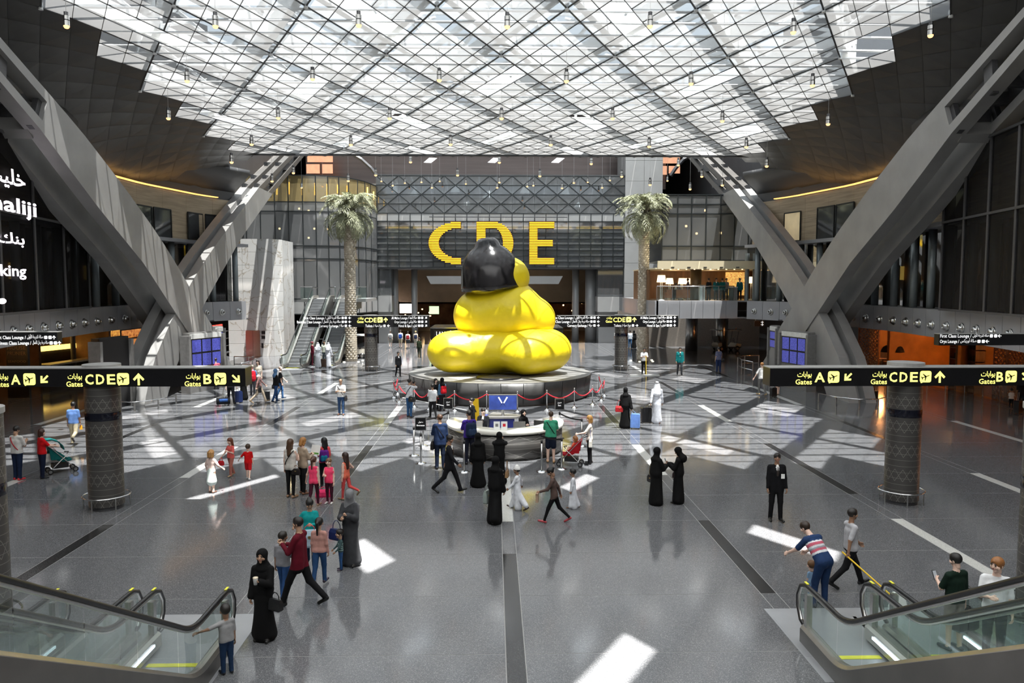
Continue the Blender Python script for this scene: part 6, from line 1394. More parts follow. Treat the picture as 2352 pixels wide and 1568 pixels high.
def person(key, label, x, y, yh, face, top, bot, shoe='1c1a19', skin=1, hair=('short', '17110d'), cut='tee', low='long', legs='stand', L='down', Rr='down', lean=0, head=(0, 0), fem=False, H=None, base=None, grip='', girth=1.0, accent='e8e8e6', group=None, hem=None, bands=()):
    p = base if base is not None else fl(x, y); d = (p - CAM).length
    if H is None: H = plY(x, yh, p.y).z - p.z
    hh = .155 + .04 * H; s = (H - hh) / 1.525; g = s * girth; kid = H < 1.35
    if kid: g *= 1.08
    vox = min(.04, max(.0135, .0008 * d)); pr = []
    def T(v):  # torso points lean about the hip
        a = R(lean); yy, zz = v[1], v[2] - .93 * s
        return np.array((v[0], yy * math.cos(a) + zz * math.sin(a), .93 * s + zz * math.cos(a) - yy * math.sin(a)))
    up = np.array((0, math.sin(R(lean)), math.cos(R(lean)))); fw = np.array((0, math.cos(R(lean)), -math.sin(R(lean))))
    sw = (.155 if fem else .175) * s; hw = .088 * s; robe = cut in ('abaya', 'thobe')
    FY = (tuple(fw), 1.28)
    def add(a, b, ra, rb, m, fl_=None): pr.append((tuple(a), tuple(b), ra, rb, m, fl_))
    # trunk
    add(T((-.055 * s, 0, .95 * s)), T((.055 * s, 0, .95 * s)), .118 * g, .118 * g, 1 if robe else 12, (Y3, 1.12))
    add(T((-.03 * s, 0, 1.05 * s)), T((.03 * s, 0, 1.12 * s)), (.108 if fem else .128) * g, (.110 if fem else .13) * g, 11, FY)
    add(T((-.065 * s, .004 * s, 1.28 * s)), T((.065 * s, .004 * s, 1.28 * s)), .128 * g, .128 * g, 11, FY)
    add(T((-sw + .03 * s, -.01 * s, 1.40 * s)), T((sw - .03 * s, -.01 * s, 1.40 * s)), .062 * g, .062 * g, 1, None)
    add(T((0, -.012 * s, 1.40 * s)), T((0, .006 * s, 1.565 * s)), .062 * g, .05 * s, 10, None)
    if cut in ('suit', 'coat'):
        for q in (-1, 1): add(T((q * .07 * s, 0, 1.25 * s)), T((q * .07 * s, 0, .82 * s)), .112 * g, (.112 if fem else .122) * g, 11, (Y3, 1.05))
        add(T((0, .098 * g, 1.20 * s)), T((0, .075 * g, 1.44 * s)), .010 * s, .024 * s, 6, (X3, .8)); add(T((0, .122 * g, 1.20 * s)), T((0, .098 * g, 1.41 * s)), .012 * s, .013 * s, 4, None)
    elif not robe:
        for q in (-1, 1): add(T((q * .06 * s, 0, 1.25 * s)), T((q * .06 * s, 0, .92 * s)), (.10 if fem else .115) * g, (.112 if fem else .120) * g, 11, (Y3, 1.05))
    # legs
    lg = LEGS[legs] if isinstance(legs, str) else legs; feet = []
    spread = .03 if legs == 'stand' else .06 if legs == 'wide' else .012
    for sd, hf, kf in ((-1, lg[0], lg[1]), (1, lg[2], lg[3])):
        hp = np.array((sd * hw, 0, .93 * s)); a = R(hf); kn = hp + np.array((sd * spread * .5 * s, math.sin(a), -math.cos(a))) * .43 * s; a2 = R(hf - kf); an = kn + np.array((sd * spread * .5 * s, math.sin(a2), -math.cos(a2))) * .42 * s
        fa = R(max(-60, min(25, (hf - kf) * .9))); toe = an + np.array((sd * .03 * s, .175 * s * math.cos(fa), .175 * s * math.sin(fa) - .035 * s)); heel = an + np.array((0, -.045 * s, -.035 * s)); feet.append((hp, kn, an, toe, heel, sd))
    zlow = min(min(f[3][2], f[4][2]) for f in feet) - .036 * s; sh = np.array((0, 0, -zlow))
    for hp, kn, an, toe, heel, sd in feet:
        ml = 2 if low in ('long', 'short', 'legging') else 0; th = 1.12 if low in ('long', 'short') else 1.0
        if low == 'short': md = hp + (kn - hp) * .85; add(hp, md, .088 * g * 1.1, .082 * g * 1.1, 12, None); add(md, kn, .06 * g, .056 * g, 0, None); add(kn, an, .054 * g, .038 * g, 0, None)
        else: add(hp, kn, .088 * g * th, .062 * g * th, 12 if ml == 2 else ml, None); add(kn, an, .058 * g * th, .040 * g * (1.35 if low == 'long' else 1.0), ml, None)
        add(heel, toe, .040 * s, .034 * s, 3, None)
    if low == 'skirt': add((0, 0, .98 * s), (0, 0, .50 * s), .135 * g, .20 * g, 2, (Y3, 1.1))
    if robe:
        m = feet[0][2] * .5 + feet[1][2] * .5; wid = .215 if cut == 'abaya' else .165
        add(T((0, 0, 1.25 * s)), (0, 0, .78 * s), .135 * g, .165 * g, 1, (Y3, 1.2)); fl2 = abs(feet[0][2][1] - feet[1][2][1])
        add((0, 0, .80 * s), (m[0], m[1] * .7, .11 * s - sh[2]), .165 * g, wid * g, 1, (Y3, 1.12))
        for f in feet: add((0, 0, .75 * s), (f[2][0] * 1.25, f[2][1] * .9, f[2][2] + .05 * s), .13 * g, (.14 if cut == 'abaya' else .10) * g, 1, None)
        if cut == 'abaya': add(T((0, -.02 * s, 1.36 * s)), T((0, -.03 * s, 1.0 * s)), .15 * g, .20 * g, 1, (Y3, 1.3))
    # arms
    sl = {'tee': .55, 'long': 1, 'suit': 1, 'coat': 1, 'tank': 0, 'abaya': 1, 'thobe': 1}[cut]; hands = []
    for sd, arm in ((-1, L), (1, Rr)):
        ar = ARM[arm] if isinstance(arm, str) else arm; f_, ab, el = R(ar[0]), R(ar[1]), R(ar[2]); inw = .55 if arm in ('hold', 'phone', 'fold', 'raise') else (ar[3] if len(ar) > 3 else .15)
        S_ = T((sd * sw, -.01 * s, 1.39 * s)); u = np.array((sd * math.sin(ab), math.sin(f_) * math.cos(ab), -math.cos(f_) * math.cos(ab))); u = u[0] * np.array(X3) + u[1] * fw + u[2] * up if lean < 40 else u
        E_ = S_ + u * .285 * s; tg = np.array((-sd * inw, 1.0, .25)); tg = tg - u * (tg @ u); tg /= np.linalg.norm(tg); v = u * math.cos(el) + tg * math.sin(el); W_ = E_ + v * .245 * s
        wide = cut == 'abaya'
        if sl == 0: add(S_, E_, .046 * g, .040 * g, 0, None); add(E_, W_, .039 * g, .027 * s, 0, None)
        elif sl < 1: md = S_ + (E_ - S_) * .8; add(S_, md, .060 * g, .056 * g, 1, None); add(md, E_, .040 * g, .038 * g, 0, None); add(E_, W_, .039 * g, .027 * s, 0, None)
        else: add(S_, E_, .060 * g * (1.2 if wide else 1), .052 * g * (1.35 if wide else 1), 1, None); add(E_, W_ - v * .01 * s, .050 * g * (1.3 if wide else 1), .037 * s * (2.0 if wide else 1.0 if cut != 'thobe' else 1.35), 1, None); add(W_ - v * .03, W_ + v * .01, .026 * s, .025 * s, 0, None)
        hands.append((sd, W_, v, arm))
    V, F, mi = sdf_mesh([(np.array(a) + sh, np.array(b) + sh, ra, rb, m, f) for a, b, ra, rb, m, f in pr], vox, .030 * s)
    mi = mi.astype(int); hz = (hem if hem is not None else (.80 if cut in ('suit', 'coat') else .89 if low != 'legging' else .84)) * s
    U = V - sh; al = R(lean); zz = .93 * s + (U[:, 2] - .93 * s) * math.cos(al) + U[:, 1] * math.sin(al)   # height along the upright trunk
    fz = zz[F].mean(1); tr_ = (mi == 11) | (mi == 12)
    if not robe and lean == 0:
        tv = np.zeros(len(V), bool); tv[F[tr_].ravel()] = True; nr_ = tv & (np.abs(zz - hz) < vox * .5); V[nr_, 2] = hz + sh[2]
    nk = mi == 10; mi[nk & (fz >= 1.455 * s)] = 0; mi[nk & (fz < 1.455 * s)] = 1
    mi[tr_ & (fz >= hz)] = 1; mi[tr_ & (fz < hz)] = 2 if not robe else 1
    if low == 'skirt': mi[tr_ & (fz < .99 * s)] = 2
    extra = []
    for i, (za, zb_, hx) in enumerate(bands):
        extra.append(cloth(hx)); mi[tr_ & (fz > za * s) & (fz <= zb_ * s)] = 7 + i
    Vs, Fs, Ms = [V], [F], [mi]; nv = len(V)
    def attach(proto_, Mx, tr):
        nonlocal nv
        v_, f_, m_ = proto_; Vs.append(v_ @ Mx.T + tr); Fs.append(f_ + nv); Ms.append(m_); nv += len(v_)
    # hands
    hv = .0062 if d < 20 else .0085 if d < 33 else .012
    for sd, W_, v, arm in hands:
        curl = 62 if (grip and ('L' if sd < 0 else 'R') in grip) or arm in ('push', 'phone', 'raise', 'pull') else 22
        z_ = -v; tv = np.array((0, 1., .35)) if abs(v[1]) < .8 else np.array((-sd * .5, 0, 1.)); y_ = tv - z_ * (tv @ z_); y_ /= np.linalg.norm(y_); x_ = np.cross(y_, z_)
        Mx = np.stack([x_ * (1 if sd > 0 else -1), y_, z_], 1) * (.92 * s if not kid else s); attach(proto('hand%d' % curl, lambda: hand_prims(curl), hv, .006), Mx, W_ + sh + v * .012 * s)
    # head
    hs = hh / .236; hc = T((0, .006 * s, 1.525 * s)) + up * hh * .5 + fw * .012 + sh; yw, pt = R(head[0]), R(head[1] + lean * .55)
    HM = np.array(Matrix.Rotation(yw, 3, 'Z') @ Matrix.Rotation(-pt, 3, 'X')) * hs
    attach(proto('head', lambda: HEADP, .0062 if d < 20 else .0095 if d < 33 else .015, .014), HM, hc)
    mats = [skinm(skin), cloth(top, .55 if cut == 'thobe' else .85), cloth(bot), M('shoe_' + shoe, shoe, .45, 0, .15, 12), EYEM, LIPM, cloth(accent)] + extra
    me = np_mesh('person', np.concatenate(Vs), np.concatenate(Fs), np.concatenate(Ms), mats)
    o = bpy.data.objects.new('person', me); COL.objects.link(o); o.location = p; o.rotation_euler = (0, 0, R(face)); tag(o, label, 'person', group)
    def wear(nm, mesh, mat, k=1.0):
        h = link(nm, mesh, o, False); Q = Matrix(HM.tolist()).to_4x4(); Q.translation = Vector(hc); h.matrix_local = Q
        if mat is not None: h.material_slots[0].link = 'OBJECT'; h.material_slots[0].material = mat
        return h
    if hair:
        st = hair[0]; nm = {'hijab': 'headscarf', 'niqab': 'face_veil', 'ghutra': 'headdress', 'cap': 'cap'}.get(st, 'hair')
        wear(nm, hair_mesh(st), cloth(hair[1], .8) if nm != 'hair' else hairm(hair[1]))
        if st == 'ghutra': wear('head_cord', agal_me, None)
        if st == 'cap': wear('hair', hair_mesh('short'), hairm('17110d'))
    o['hands'] = [float(q) for sd, W_, v, arm in hands for q in (W_ + sh + v * .09 * s)]; o['scale_'] = float(s); ROOT[key] = o
    return o
def pw(key, v): o = ROOT[key]; return Matrix.Rotation(o.rotation_euler[2], 3, 'Z') @ Vector(v) + o.location
def hand(key, sd):
    h = ROOT[key]['hands']; return pw(key, h[0:3] if sd < 0 else h[3:6])
# foreground, from the near escalators inwards
AB, BK = '0b0b0c', '121213'
person('abaya1', 'woman in a black abaya and headscarf standing nearest the near escalators, holding a cup', 607, 1468, 1262, 172, AB, AB, skin=1, hair=('hijab', AB), cut='abaya', L='phone', Rr='down', fem=True, grip='L')
person('boyrail', 'boy in a grey T-shirt and jeans reaching for the escalator handrail', 522, 1546, 1388, 42, '8f8f90', '1f3350', '15171c', 2, cut='tee', L=(30, 74, 12), Rr='hang')
person('boygrey', 'boy in a grey T-shirt and blue jeans walking behind the maroon jacket', 652, 1372, 1222, -12, '85858a', '2a4a78', '1b1c22', 2, cut='tee', legs='step', L='hang', Rr='fold', head=(-25, 0))
person('maroon', 'man in a maroon jacket and black trousers striding left', 690, 1391, 1182, 78, '5a0d1e', '0e0e10', '0b0b0b', 1, cut='suit', legs='walk', L='phone', Rr='hold', accent='b9b9b9', grip='L')
person('tealbag', 'woman in a teal top looking down into a spotted bag', 714, 1302, 1146, 188, '118c8c', '22405a', '2a1c16', 1, ('bun', '0e0c0b'), 'long', L='hold', Rr='hip', head=(15, 32), fem=True, legs='step')
person('pinkgirl', 'girl with a long ponytail, pale pink jumper and jeans seen from behind', 735, 1342, 1190, -8, 'b98a80', '27466e', '352a3a', 1, ('pony', '0d0b0a'), 'long', legs='step2', fem=True)
person('toddler', 'toddler in a striped hooded top and jeans beside the grey-veiled woman', 783, 1308, 1215, 112, '3c5254', '2c4f7c', '3a2a40', 1, cut='long', legs='stand', L='low', Rr='low', bands=((.96, 1.0, '8aa09a'), (1.06, 1.10, '8aa09a'), (1.16, 1.20, '8aa09a'), (1.26, 1.30, '8aa09a')))
person('greyveil', 'woman in a black and grey abaya with a grey headscarf and face veil', 806, 1297, 1125, 165, '3c3d40', '1a1a1c', skin=1, hair=('niqab', '77787b'), cut='abaya', L='phone', Rr='hold', fem=True, head=(20, 12))
person('whitedress', 'small blonde girl in a white and blue dress standing in a streak of sun', 487, 1131, 1033, -14, 'e8cfc6', 'c9d6d2', '6b4a3c', 3, ('curls', 'b98a52'), 'tee', 'skirt', L=(10, 26, 30), Rr=(14, 30, 34), fem=True)
person('floralgirl', 'girl in a coral top and floral trousers holding a red bag', 531, 1094, 1006, 150, 'd9605a', 'a8695c', 'b79a74', 3, ('long', '5e3018'), 'tee', legs='step', L=(20, 20, 100), Rr=(10, 28, 20), fem=True, head=(0, 5))
person('redboy', 'small boy in a shiny red shirt and red shorts seen from behind', 571, 1101, 1020, 4, 'c00f12', 'b3101a', 'c9c9c9', 3, ('short', '3a2a1a'), 'tee', 'short', legs='step', L=(14, 40, 20), Rr='down')
person('vestwoman', 'woman with long brown hair, white top and black leggings seen from behind', 669, 1142, 1008, -18, 'cfcac2', '101012', '8a6a4e', 3, ('long', '4a3320'), 'tank', 'legging', L='hang', Rr='hold', fem=True)
person('blonde1', 'blonde woman in a beige shawl reading a magazine', 697, 1134, 1005, -42, 'a89682', '111113', '6e4b38', 3, ('bob', '9a6a35'), 'long', 'legging', L='hold', Rr='hold', fem=True, head=(10, 18), girth=1.08, grip='LR')
person('coral', 'black-haired woman in a coral T-shirt with a sequinned rucksack', 746, 1117, 1005, 12, 'e0555a', '0f0f12', '15151a', 1, ('long', '0b0a0a'), 'tee', 'long', L='fold', Rr='down', fem=True, head=(35, 0))
person('hotpink1', 'girl in a hot pink vest with her long hair tied back, turned away', 722, 1164, 1049, -16, 'f2476e', '3d1424', '8f6f5a', 3, ('pony', '4a2a1c'), 'tank', 'legging', legs='step2', fem=True, L=(4, 22, 12), Rr='hang')
person('hotpink2', 'small girl in a hot pink vest facing the camera', 757, 1156, 1052, 172, 'f2476e', '3d1424', 'd8d4d0', 3, ('pony', '6a4a32'), 'tank', 'legging', L='down', Rr='hold', fem=True)
person('orangegirl', 'girl in an orange vest and red trousers walking with a hand on her hip', 795, 1147, 1038, 62, 'd96a52', 'c44a48', '8c7a5c', 3, ('long', '2e1a12'), 'tank', 'legging', legs='lift', L='hang', Rr='hip', fem=True)
# around the information desk
person('bluesuit', 'man in a dark blue suit with a briefcase waiting at the desk', 1011, 1077, 952, 14, '1f2f4e', '1b2437', '0e0e0f', 1, ('short', '4a3222'), 'suit', L='hold', Rr='down', head=(30, 0), girth=1.06)
person('walksuit', 'man in a black suit striding right past the desk', 1033, 1131, 996, -98, '17181c', '141417', '0a0a0a', 2, cut='suit', legs='walk', L='back', Rr='swing', head=(0, 4))
person('purple', 'man in a purple T-shirt and rucksack at the information desk', 1078, 1066, 943, 22, '3f2a86', '1a1d2a', '101014', 1, ('short', '120e0c'), 'tee', L='hold', Rr='hold', head=(35, 0), grip='L')
person('abaya2', 'woman in a black abaya standing between the purple man and the counter', 1098, 1118, 995, 8, AB, AB, skin=1, hair=('hijab', AB), cut='abaya', fem=True)
person('abaya3', 'woman in a black abaya leaning to the middle of the counter', 1147, 1112, 993, -4, AB, AB, skin=1, hair=('hijab', AB), cut='abaya', L='raise', Rr='raise', fem=True)
person('abaya4', 'woman in a black abaya with a clear bag, nearest the white floor strip', 1138, 1200, 1050, -30, AB, AB, skin=1, hair=('hijab', AB), cut='abaya', legs='step', L='hold', Rr='down', fem=True)
person('capboy', 'boy in a white robe and white knitted cap walking', 1188, 1170, 1068, 70, 'dfe2e8', 'dfe2e8', '3a2a22', 2, ('cap', 'e4e4e2'), 'thobe', legs='walk2', L='swing', Rr=(-12, 34, 14))
person('taupe', 'woman in a taupe cardigan, black leggings and red shoes striding left', 1273, 1201, 1070, 82, '54443f', '0e0e10', 'b0434a', 2, ('bun', '0d0b0a'), 'long', 'legging', legs='walk', L='push', Rr='back', head=(0, 30), fem=True, lean=8)
person('robeboy', 'bare-headed boy in a white robe behind the taupe cardigan', 1316, 1168, 1077, 78, 'd6d9df', 'd6d9df', '6a4a30', 2, ('short', '120e0c'), 'thobe', legs='step', L='down', Rr='down')
person('green', 'man in a green T-shirt and navy shorts at the information desk', 1265, 1062, 945, -4, '3f9a78', '121a2c', 'b08a5e', 3, ('short', '3a2818'), 'tee', 'short', L='hold', Rr='hold', girth=1.05)
person('blonde2', 'blonde woman in a white top pushing the red stroller', 1354, 1065, 954, 84, 'cfc8c0', '101013', '0e0e10', 3, ('bob', 'b08245'), 'tee', L='push', Rr='down', fem=True, grip='L')
dz = Vector((0, 0, 0))
person('clerk', 'clerk in a dark suit and tie seated behind the desk', 0, 0, 0, 170, '15161a', '15161a', skin=3, hair=('short', '1a120c'), cut='suit', legs='sit', L='low', Rr='low', H=1.7, base=Vector((-.75, DC.y + .1, .2)), head=(25, 5))
person('clerkw', 'woman in a black headscarf and dress seated behind the desk', 0, 0, 0, 210, AB, AB, skin=3, hair=('hijab', AB), cut='long', legs='sit', L='low', Rr='hold', H=1.62, base=Vector((.75, DC.y + .1, .2)), fem=True)
person('bunstaff', 'staff woman with a hair bun and dark suit behind the display totem', 1084, 1004, 914, 120, '17181c', '141416', skin=3, hair=('bun', '120d0b'), cut='suit', fem=True)
person('photographer', 'man in a white T-shirt and jeans photographing the sculpture', 941, 958, 870, -32, 'd4d6da', '2f5680', '1d1d22', 1, cut='tee', L='raise', Rr='raise', head=(0, -10))
person('mopman', 'worker in a white shirt carrying a long white mop handle', 994, 961, 882, 24, 'd0d2d4', '141416', '0d0d0d', 2, cut='tee', legs='step', L='hold', Rr='down', grip='L')
person('denim', 'woman in a black headscarf and denim jacket with a red rucksack', 1016, 944, 868, 28, '4a6c8a', '17171b', '3a2a2a', 1, ('hijab', AB), 'long', fem=True)
person('darkfriend', 'dark-haired woman in black next to the denim jacket', 1001, 942, 869, -150, '17171a', '121214', skin=3, hair=('bob', '120e0c'), cut='long', fem=True, L='fold', Rr='down')
person('staffblack', 'woman in a black trouser suit walking left of the plinth', 915, 866, 808, -150, '141519', '121215', skin=1, hair=('bun', '0d0b0a'), cut='suit', legs='step', fem=True)
person('baldman', 'balding man in a white shirt and jeans checking something in his hands', 784, 953, 870, 176, 'dcdcda', '2a4364', '5a3a28', 1, ('bald', '2a201a'), 'tee', legs='wide', L='hold', Rr='hold', head=(0, 28))
# right-hand side
person('abayared', 'woman in a black abaya with a red handbag and a blue suitcase', 1436, 983, 890, -6, AB, AB, skin=1, hair=('hijab', AB), cut='abaya', Rr='pull', fem=True, grip='R')
person('ghutra', 'man in a long white robe and white headdress seen from behind', 1508, 972, 877, -6, 'c9ccd3', 'c9ccd3', '7a4a30', 1, ('ghutra', 'e6e8ec'), 'thobe', L='pull', Rr='down', grip='L')
person('abayapair1', 'woman in a wide black abaya with a small black chain bag', 1507, 1158, 1028, -62, AB, AB, skin=1, hair=('hijab', AB), cut='abaya', L='hold', Rr='hold', fem=True, girth=1.1)
person('abayapair2', 'woman in a black abaya looking down at her phone', 1557, 1155, 1028, 68, AB, AB, skin=2, hair=('hijab', AB), cut='abaya', L='phone', Rr='fold', head=(0, 25), fem=True, grip='L')
person('guard', 'young man in a black suit with a name badge standing alone', 1781, 1196, 1041, 176, '0d0d10', '0c0c0f', '0a0a0a', 2, cut='suit', legs='wide', head=(-12, 0))
person('mopyellow', 'worker in a grey shirt walking with a yellow mop by the near escalators', 1951, 1348, 1163, -88, 'a9a9ad', '101013', '0c0c0c', 2, cut='tee', legs='walk', L='swing', Rr='back', grip='R')
person('striped', 'man in a striped shirt bending over a toddler by the near escalator', 1890, 1398, 1218, 24, '22375c', '1a3052', '1b2436', 3, ('short', '2a1c12'), 'tee', legs='bend', lean=42, L=(38, 8, 20), Rr=(30, 8, 26), H=1.74, head=(10, 5), bands=((1.08, 1.12, 'c9ccd0'), (1.12, 1.17, 'b85a6c'), (1.17, 1.20, '8a8f98'), (1.20, 1.24, 'c9ccd0'), (1.24, 1.30, 'b85a6c'), (1.30, 1.33, 'c9ccd0')))
person('blueinfant', 'toddler in light blue clothes held by the bending man', 1862, 1372, 1288, 10, '86a6c6', '7898ba', 'c05a5a', 3, ('short', '6a4a2c'), 'tee', legs='stand')
person('greenpolo', 'man in a dark green polo shirt and grey shorts behind the escalator glass', 2188, 1492, 1272, 14, '10231a', '77756f', '3a4048', 3, ('short', '0f0c0b'), 'tee', 'short', L='hold', Rr='hang', head=(15, 10), grip='L')
person('rucksackboy', 'fair-haired boy in a white T-shirt and dark rucksack riding the escalator', 0, 0, 0, 150, 'd8dadc', '2a2e36', '22252c', 3, ('short', '8a5a2e'), 'tee', H=1.62, base=Vector((7.18, 11.05, .42)), head=(-40, 5), L='down', Rr='hold')
person('caseman', 'man in a white T-shirt and grey trousers wheeling a black case', 1749, 908, 833, 14, 'e0e0de', '6e6e6c', 'b79a6c', 3, ('short', '9a6a3a'), 'tee', legs='step', L=(6, 28, 8), Rr='pull', grip='R')
person('caseman2', 'dark-haired man behind the gate sign beside the white T-shirt', 1786, 908, 838, 0, '3a3230', '5a4a3c', '6a5240', 3, ('short', '2a1c14'), 'tee', 'short', legs='step2')
person('patterned', 'woman in a patterned top and navy jeans near the far columns', 1650, 856, 797, 6, '5d5f78', '1e2c50', '1c1c24', 1, ('short', '1a1412'), 'tee', girth=1.12, fem=True)
person('tealjacket', 'man in a teal jacket and grey trousers walking towards the desk', 1561, 862, 798, 178, '0b6a6c', '3a3c40', '121214', 1, ('short', '1a1412'), 'suit', legs='step')
person('mopfar', 'worker with a yellow mop handle in front of the right palm', 1479, 860, 799, 178, 'b7b8ba', '121214', '0d0d0d', 2, cut='tee', L='hold', Rr='hold', grip='LR')
person('abayafar', 'distant woman in a black abaya beside the far right column', 1456, 799, 759, 8, AB, AB, skin=1, hair=('hijab', AB), cut='abaya', fem=True)
person('whitefar', 'distant person in white half hidden by the far right column', 1416, 797, 757, 0, 'd8d8d6', '5a5a5c', skin=2, cut='tee')
person('thobefar', 'distant person in blue and white next to the far black abaya', 1447, 800, 758, 0, 'c9d2dc', '3a6a9a', skin=2, cut='long')
person('beige', 'traveller in beige trousers with a black case behind the right gate sign', 1977, 917, 842, 180, 'a89a86', '9a8466', '5a4632', 3, cut='tee')
person('edgechild', 'child in a white T-shirt at the right picture edge', 2322, 938, 891, -30, 'dcdcda', '15181f', '1a1a1c', 2, cut='tee', legs='step')
person('edgeadult', 'adult in dark clothes with luggage at the right picture edge', 2345, 945, 868, -20, '20222a', '1c222e', '15151a', 2, cut='tee', legs='step')
# left-hand side
person('whitepolo', 'man in a white polo shirt with a red strap across his back', 42, 1102, 979, -10, 'c9c8c4', '16233c', 'c02a32', 1, ('short', '120e0c'), 'tee', L='fold', Rr='fold', head=(-12, 18), girth=1.05)
person('redwoman', 'woman in a red T-shirt and jeans pushing the teal stroller', 99, 1098, 985, -42, 'c4131a', '121a30', '16161b', 3, ('bob', '3a2016'), 'tee', L='push', Rr='push', fem=True, girth=1.12, grip='LR')
person('blueshirt', 'man in a blue shirt and khaki trousers walking away', 171, 1021, 922, 12, '5a7ab0', 'b0a58a', '2a241e', 2, ('short', '0f0c0b'), 'tee', legs='lift', L='down', Rr='down', head=(35, 0), girth=1.06)
person('redpack', 'traveller with a big red rucksack in the group by the gate sign', 581, 908, 838, 2, '5a8ac0', '4a4c50', '2a2a2c', 3, ('short', '8a8478'), 'tee', legs='stand', L='hold', Rr='hold')
person('patternwoman', 'dark-haired woman in a pale patterned blouse facing the camera', 594, 902, 827, 170, 'b8ae9e', '55504a', skin=3, hair=('long', '2a1a12'), cut='tee', fem=True, L='hang', Rr='hang')
person('beigewalker', 'woman in a pale scarf and beige trousers striding with a black shoulder bag', 597, 925, 848, -72, '8a6a66', 'bfae98', '8a7458', 3, ('hijab', 'c9c2b8'), 'long', legs='walk', fem=True, L='swing', Rr='pull', grip='R')
person('bluescarf', 'woman in a blue headscarf and black jacket', 634, 924, 848, -46, '111216', '24406a', '191a20', 1, ('hijab', '56779c'), 'long', legs='step', fem=True, L='hold')
person('blacktee', 'bald man in a black T-shirt beside the blue headscarf', 645, 917, 842, -70, '17181b', '3a5f8c', '1f2a3a', 3, ('bald', '5a4a3c'), 'tee', legs='step', L='swing', Rr='down')
person('pinkpack', 'traveller with a pink rucksack behind the B of the gate sign', 497, 893, 822, 20, 'b65a6c', '2c2a30', '222226', 3, ('short', '2a1c14'), 'tee')
person('trolleyman', 'traveller behind the gate sign pulling two bags', 531, 929, 852, 30, '2a2a30', '15161b', '1a1a1c', 3, cut='tee', legs='step', L='pull', Rr='pull', grip='LR')
person('darkabaya', 'woman in black at the end of the gate sign beside the red rucksack', 560, 918, 846, 0, AB, AB, skin=1, hair=('hijab', '2a4a48'), cut='abaya', fem=True)
# far left group and walkers under the bridge
person('robe1', 'man in white robe and headdress by the far escalators, nearer the maroon uniform', 731, 845, 787, 4, 'd0d3da', 'd0d3da', skin=1, hair=('ghutra', 'dde0e6'), cut='thobe')
person('robe2', 'man in white robe and headdress by the far escalators, nearer the golf cart', 755, 844, 787, -20, 'd0d3da', 'd0d3da', skin=1, hair=('ghutra', 'dde0e6'), cut='thobe')
person('uniform', 'woman in a maroon cabin crew uniform by the far escalators', 718, 839, 784, -60, '5a1024', '4a0e1e', '2a0c14', 1, ('bun', '5a1024'), 'long', fem=True)
person('greyman', 'man in a grey shirt standing between the two white robes', 746, 838, 782, 170, 'aab0a4', '3a4654', skin=1, cut='tee')
for i, (x, y, yh, c1, c2, c3) in enumerate(((705, 815, 769, '17171a', '17171a', '141416'), (698, 808, 768, '1a1a1e', '2a1a14', '141416'), (846, 800, 764, '4a5a7a', '2a4a7a', '222226'))):
    person('shopper%d' % i, ['distant shopper in black between the two far escalators', 'distant shopper in dark clothes right under the far escalator', 'distant shopper in blue jeans behind the golf cart'][i], x, y, yh, 20 * i, c1, c2, c3, 1, cut='long')
for i, (x, y, yh, c1, c2) in enumerate(((897, 798, 760, 'd0cfca', '9a978c'), (920, 799, 758, 'cfd2d6', 'a49a80'), (937, 800, 761, 'e0dedb', '3a3c40'), (955, 798, 760, 'c6b7a2', 'b0ac9e'))):
    person('walker%d' % i, 'distant walker with a %s rucksack heading under the bridge' % ('grey', 'blue', 'dark red', 'navy')[i], x, y, yh, 4, c1, c2, '2a2622', 3, ('short', ('3a2a1e', '2a1c14', '1c1410', 'b09a6a')[i]), 'tee', 'short', legs='step' if i % 2 else 'step2')
person('greenuniform', 'man in a dark green uniform left of the perfume kiosk', 963, 821, 775, -20, '26301f', '1f261a', '0f0f0f', 2, cut='long')
# gallery restaurant, standing on the upper floor
for i, (x, Y, f, c, cut_, lab) in enumerate(((1628, 59.6, 20, '1b2026', 'suit', 'gallery staff member in black beside the white stand'), (1645, 59.4, 180, '0c5a5c', 'suit', 'gallery staff member in teal with arms forward'), (1659, 59.9, 0, '0c5a5c', 'suit', 'gallery staff member in teal seen from behind'),
                                        (1668, 60.4, 190, '8a8a8c', 'tee', 'guest in a grey shirt behind the gallery staff'), (1699, 59.3, 170, '0c4f52', 'suit', 'gallery staff member in teal at the end of the balustrade'), (1580, 61.5, 90, '4a4458', 'tee', 'guest in a dark check shirt near the gallery lamps'))):
    person('gal%d' % i, lab, 0, 0, 0, f, c, '17191c', skin=1, cut=cut_, H=1.72, base=Vector((xat(x, Y), Y, 4.93)))
person('galsit', 'man in a pale shirt seated in an orange gallery armchair', 0, 0, 0, -90, 'b9bcbc', '20242c', skin=1, cut='long', legs='sit', L='low', Rr='low', H=1.72, base=Vector((xat(1553, 59.6), 59.65, 4.93)))
person('galsit2', 'woman in a grey scarf seated farther back in the gallery', 0, 0, 0, 60, '8a8088', '3a3a40', skin=1, hair=('hijab', '8a7f86'), cut='long', legs='sit', L='low', Rr='low', H=1.62, base=Vector((xat(1560, 61), 61, 4.93)), fem=True)
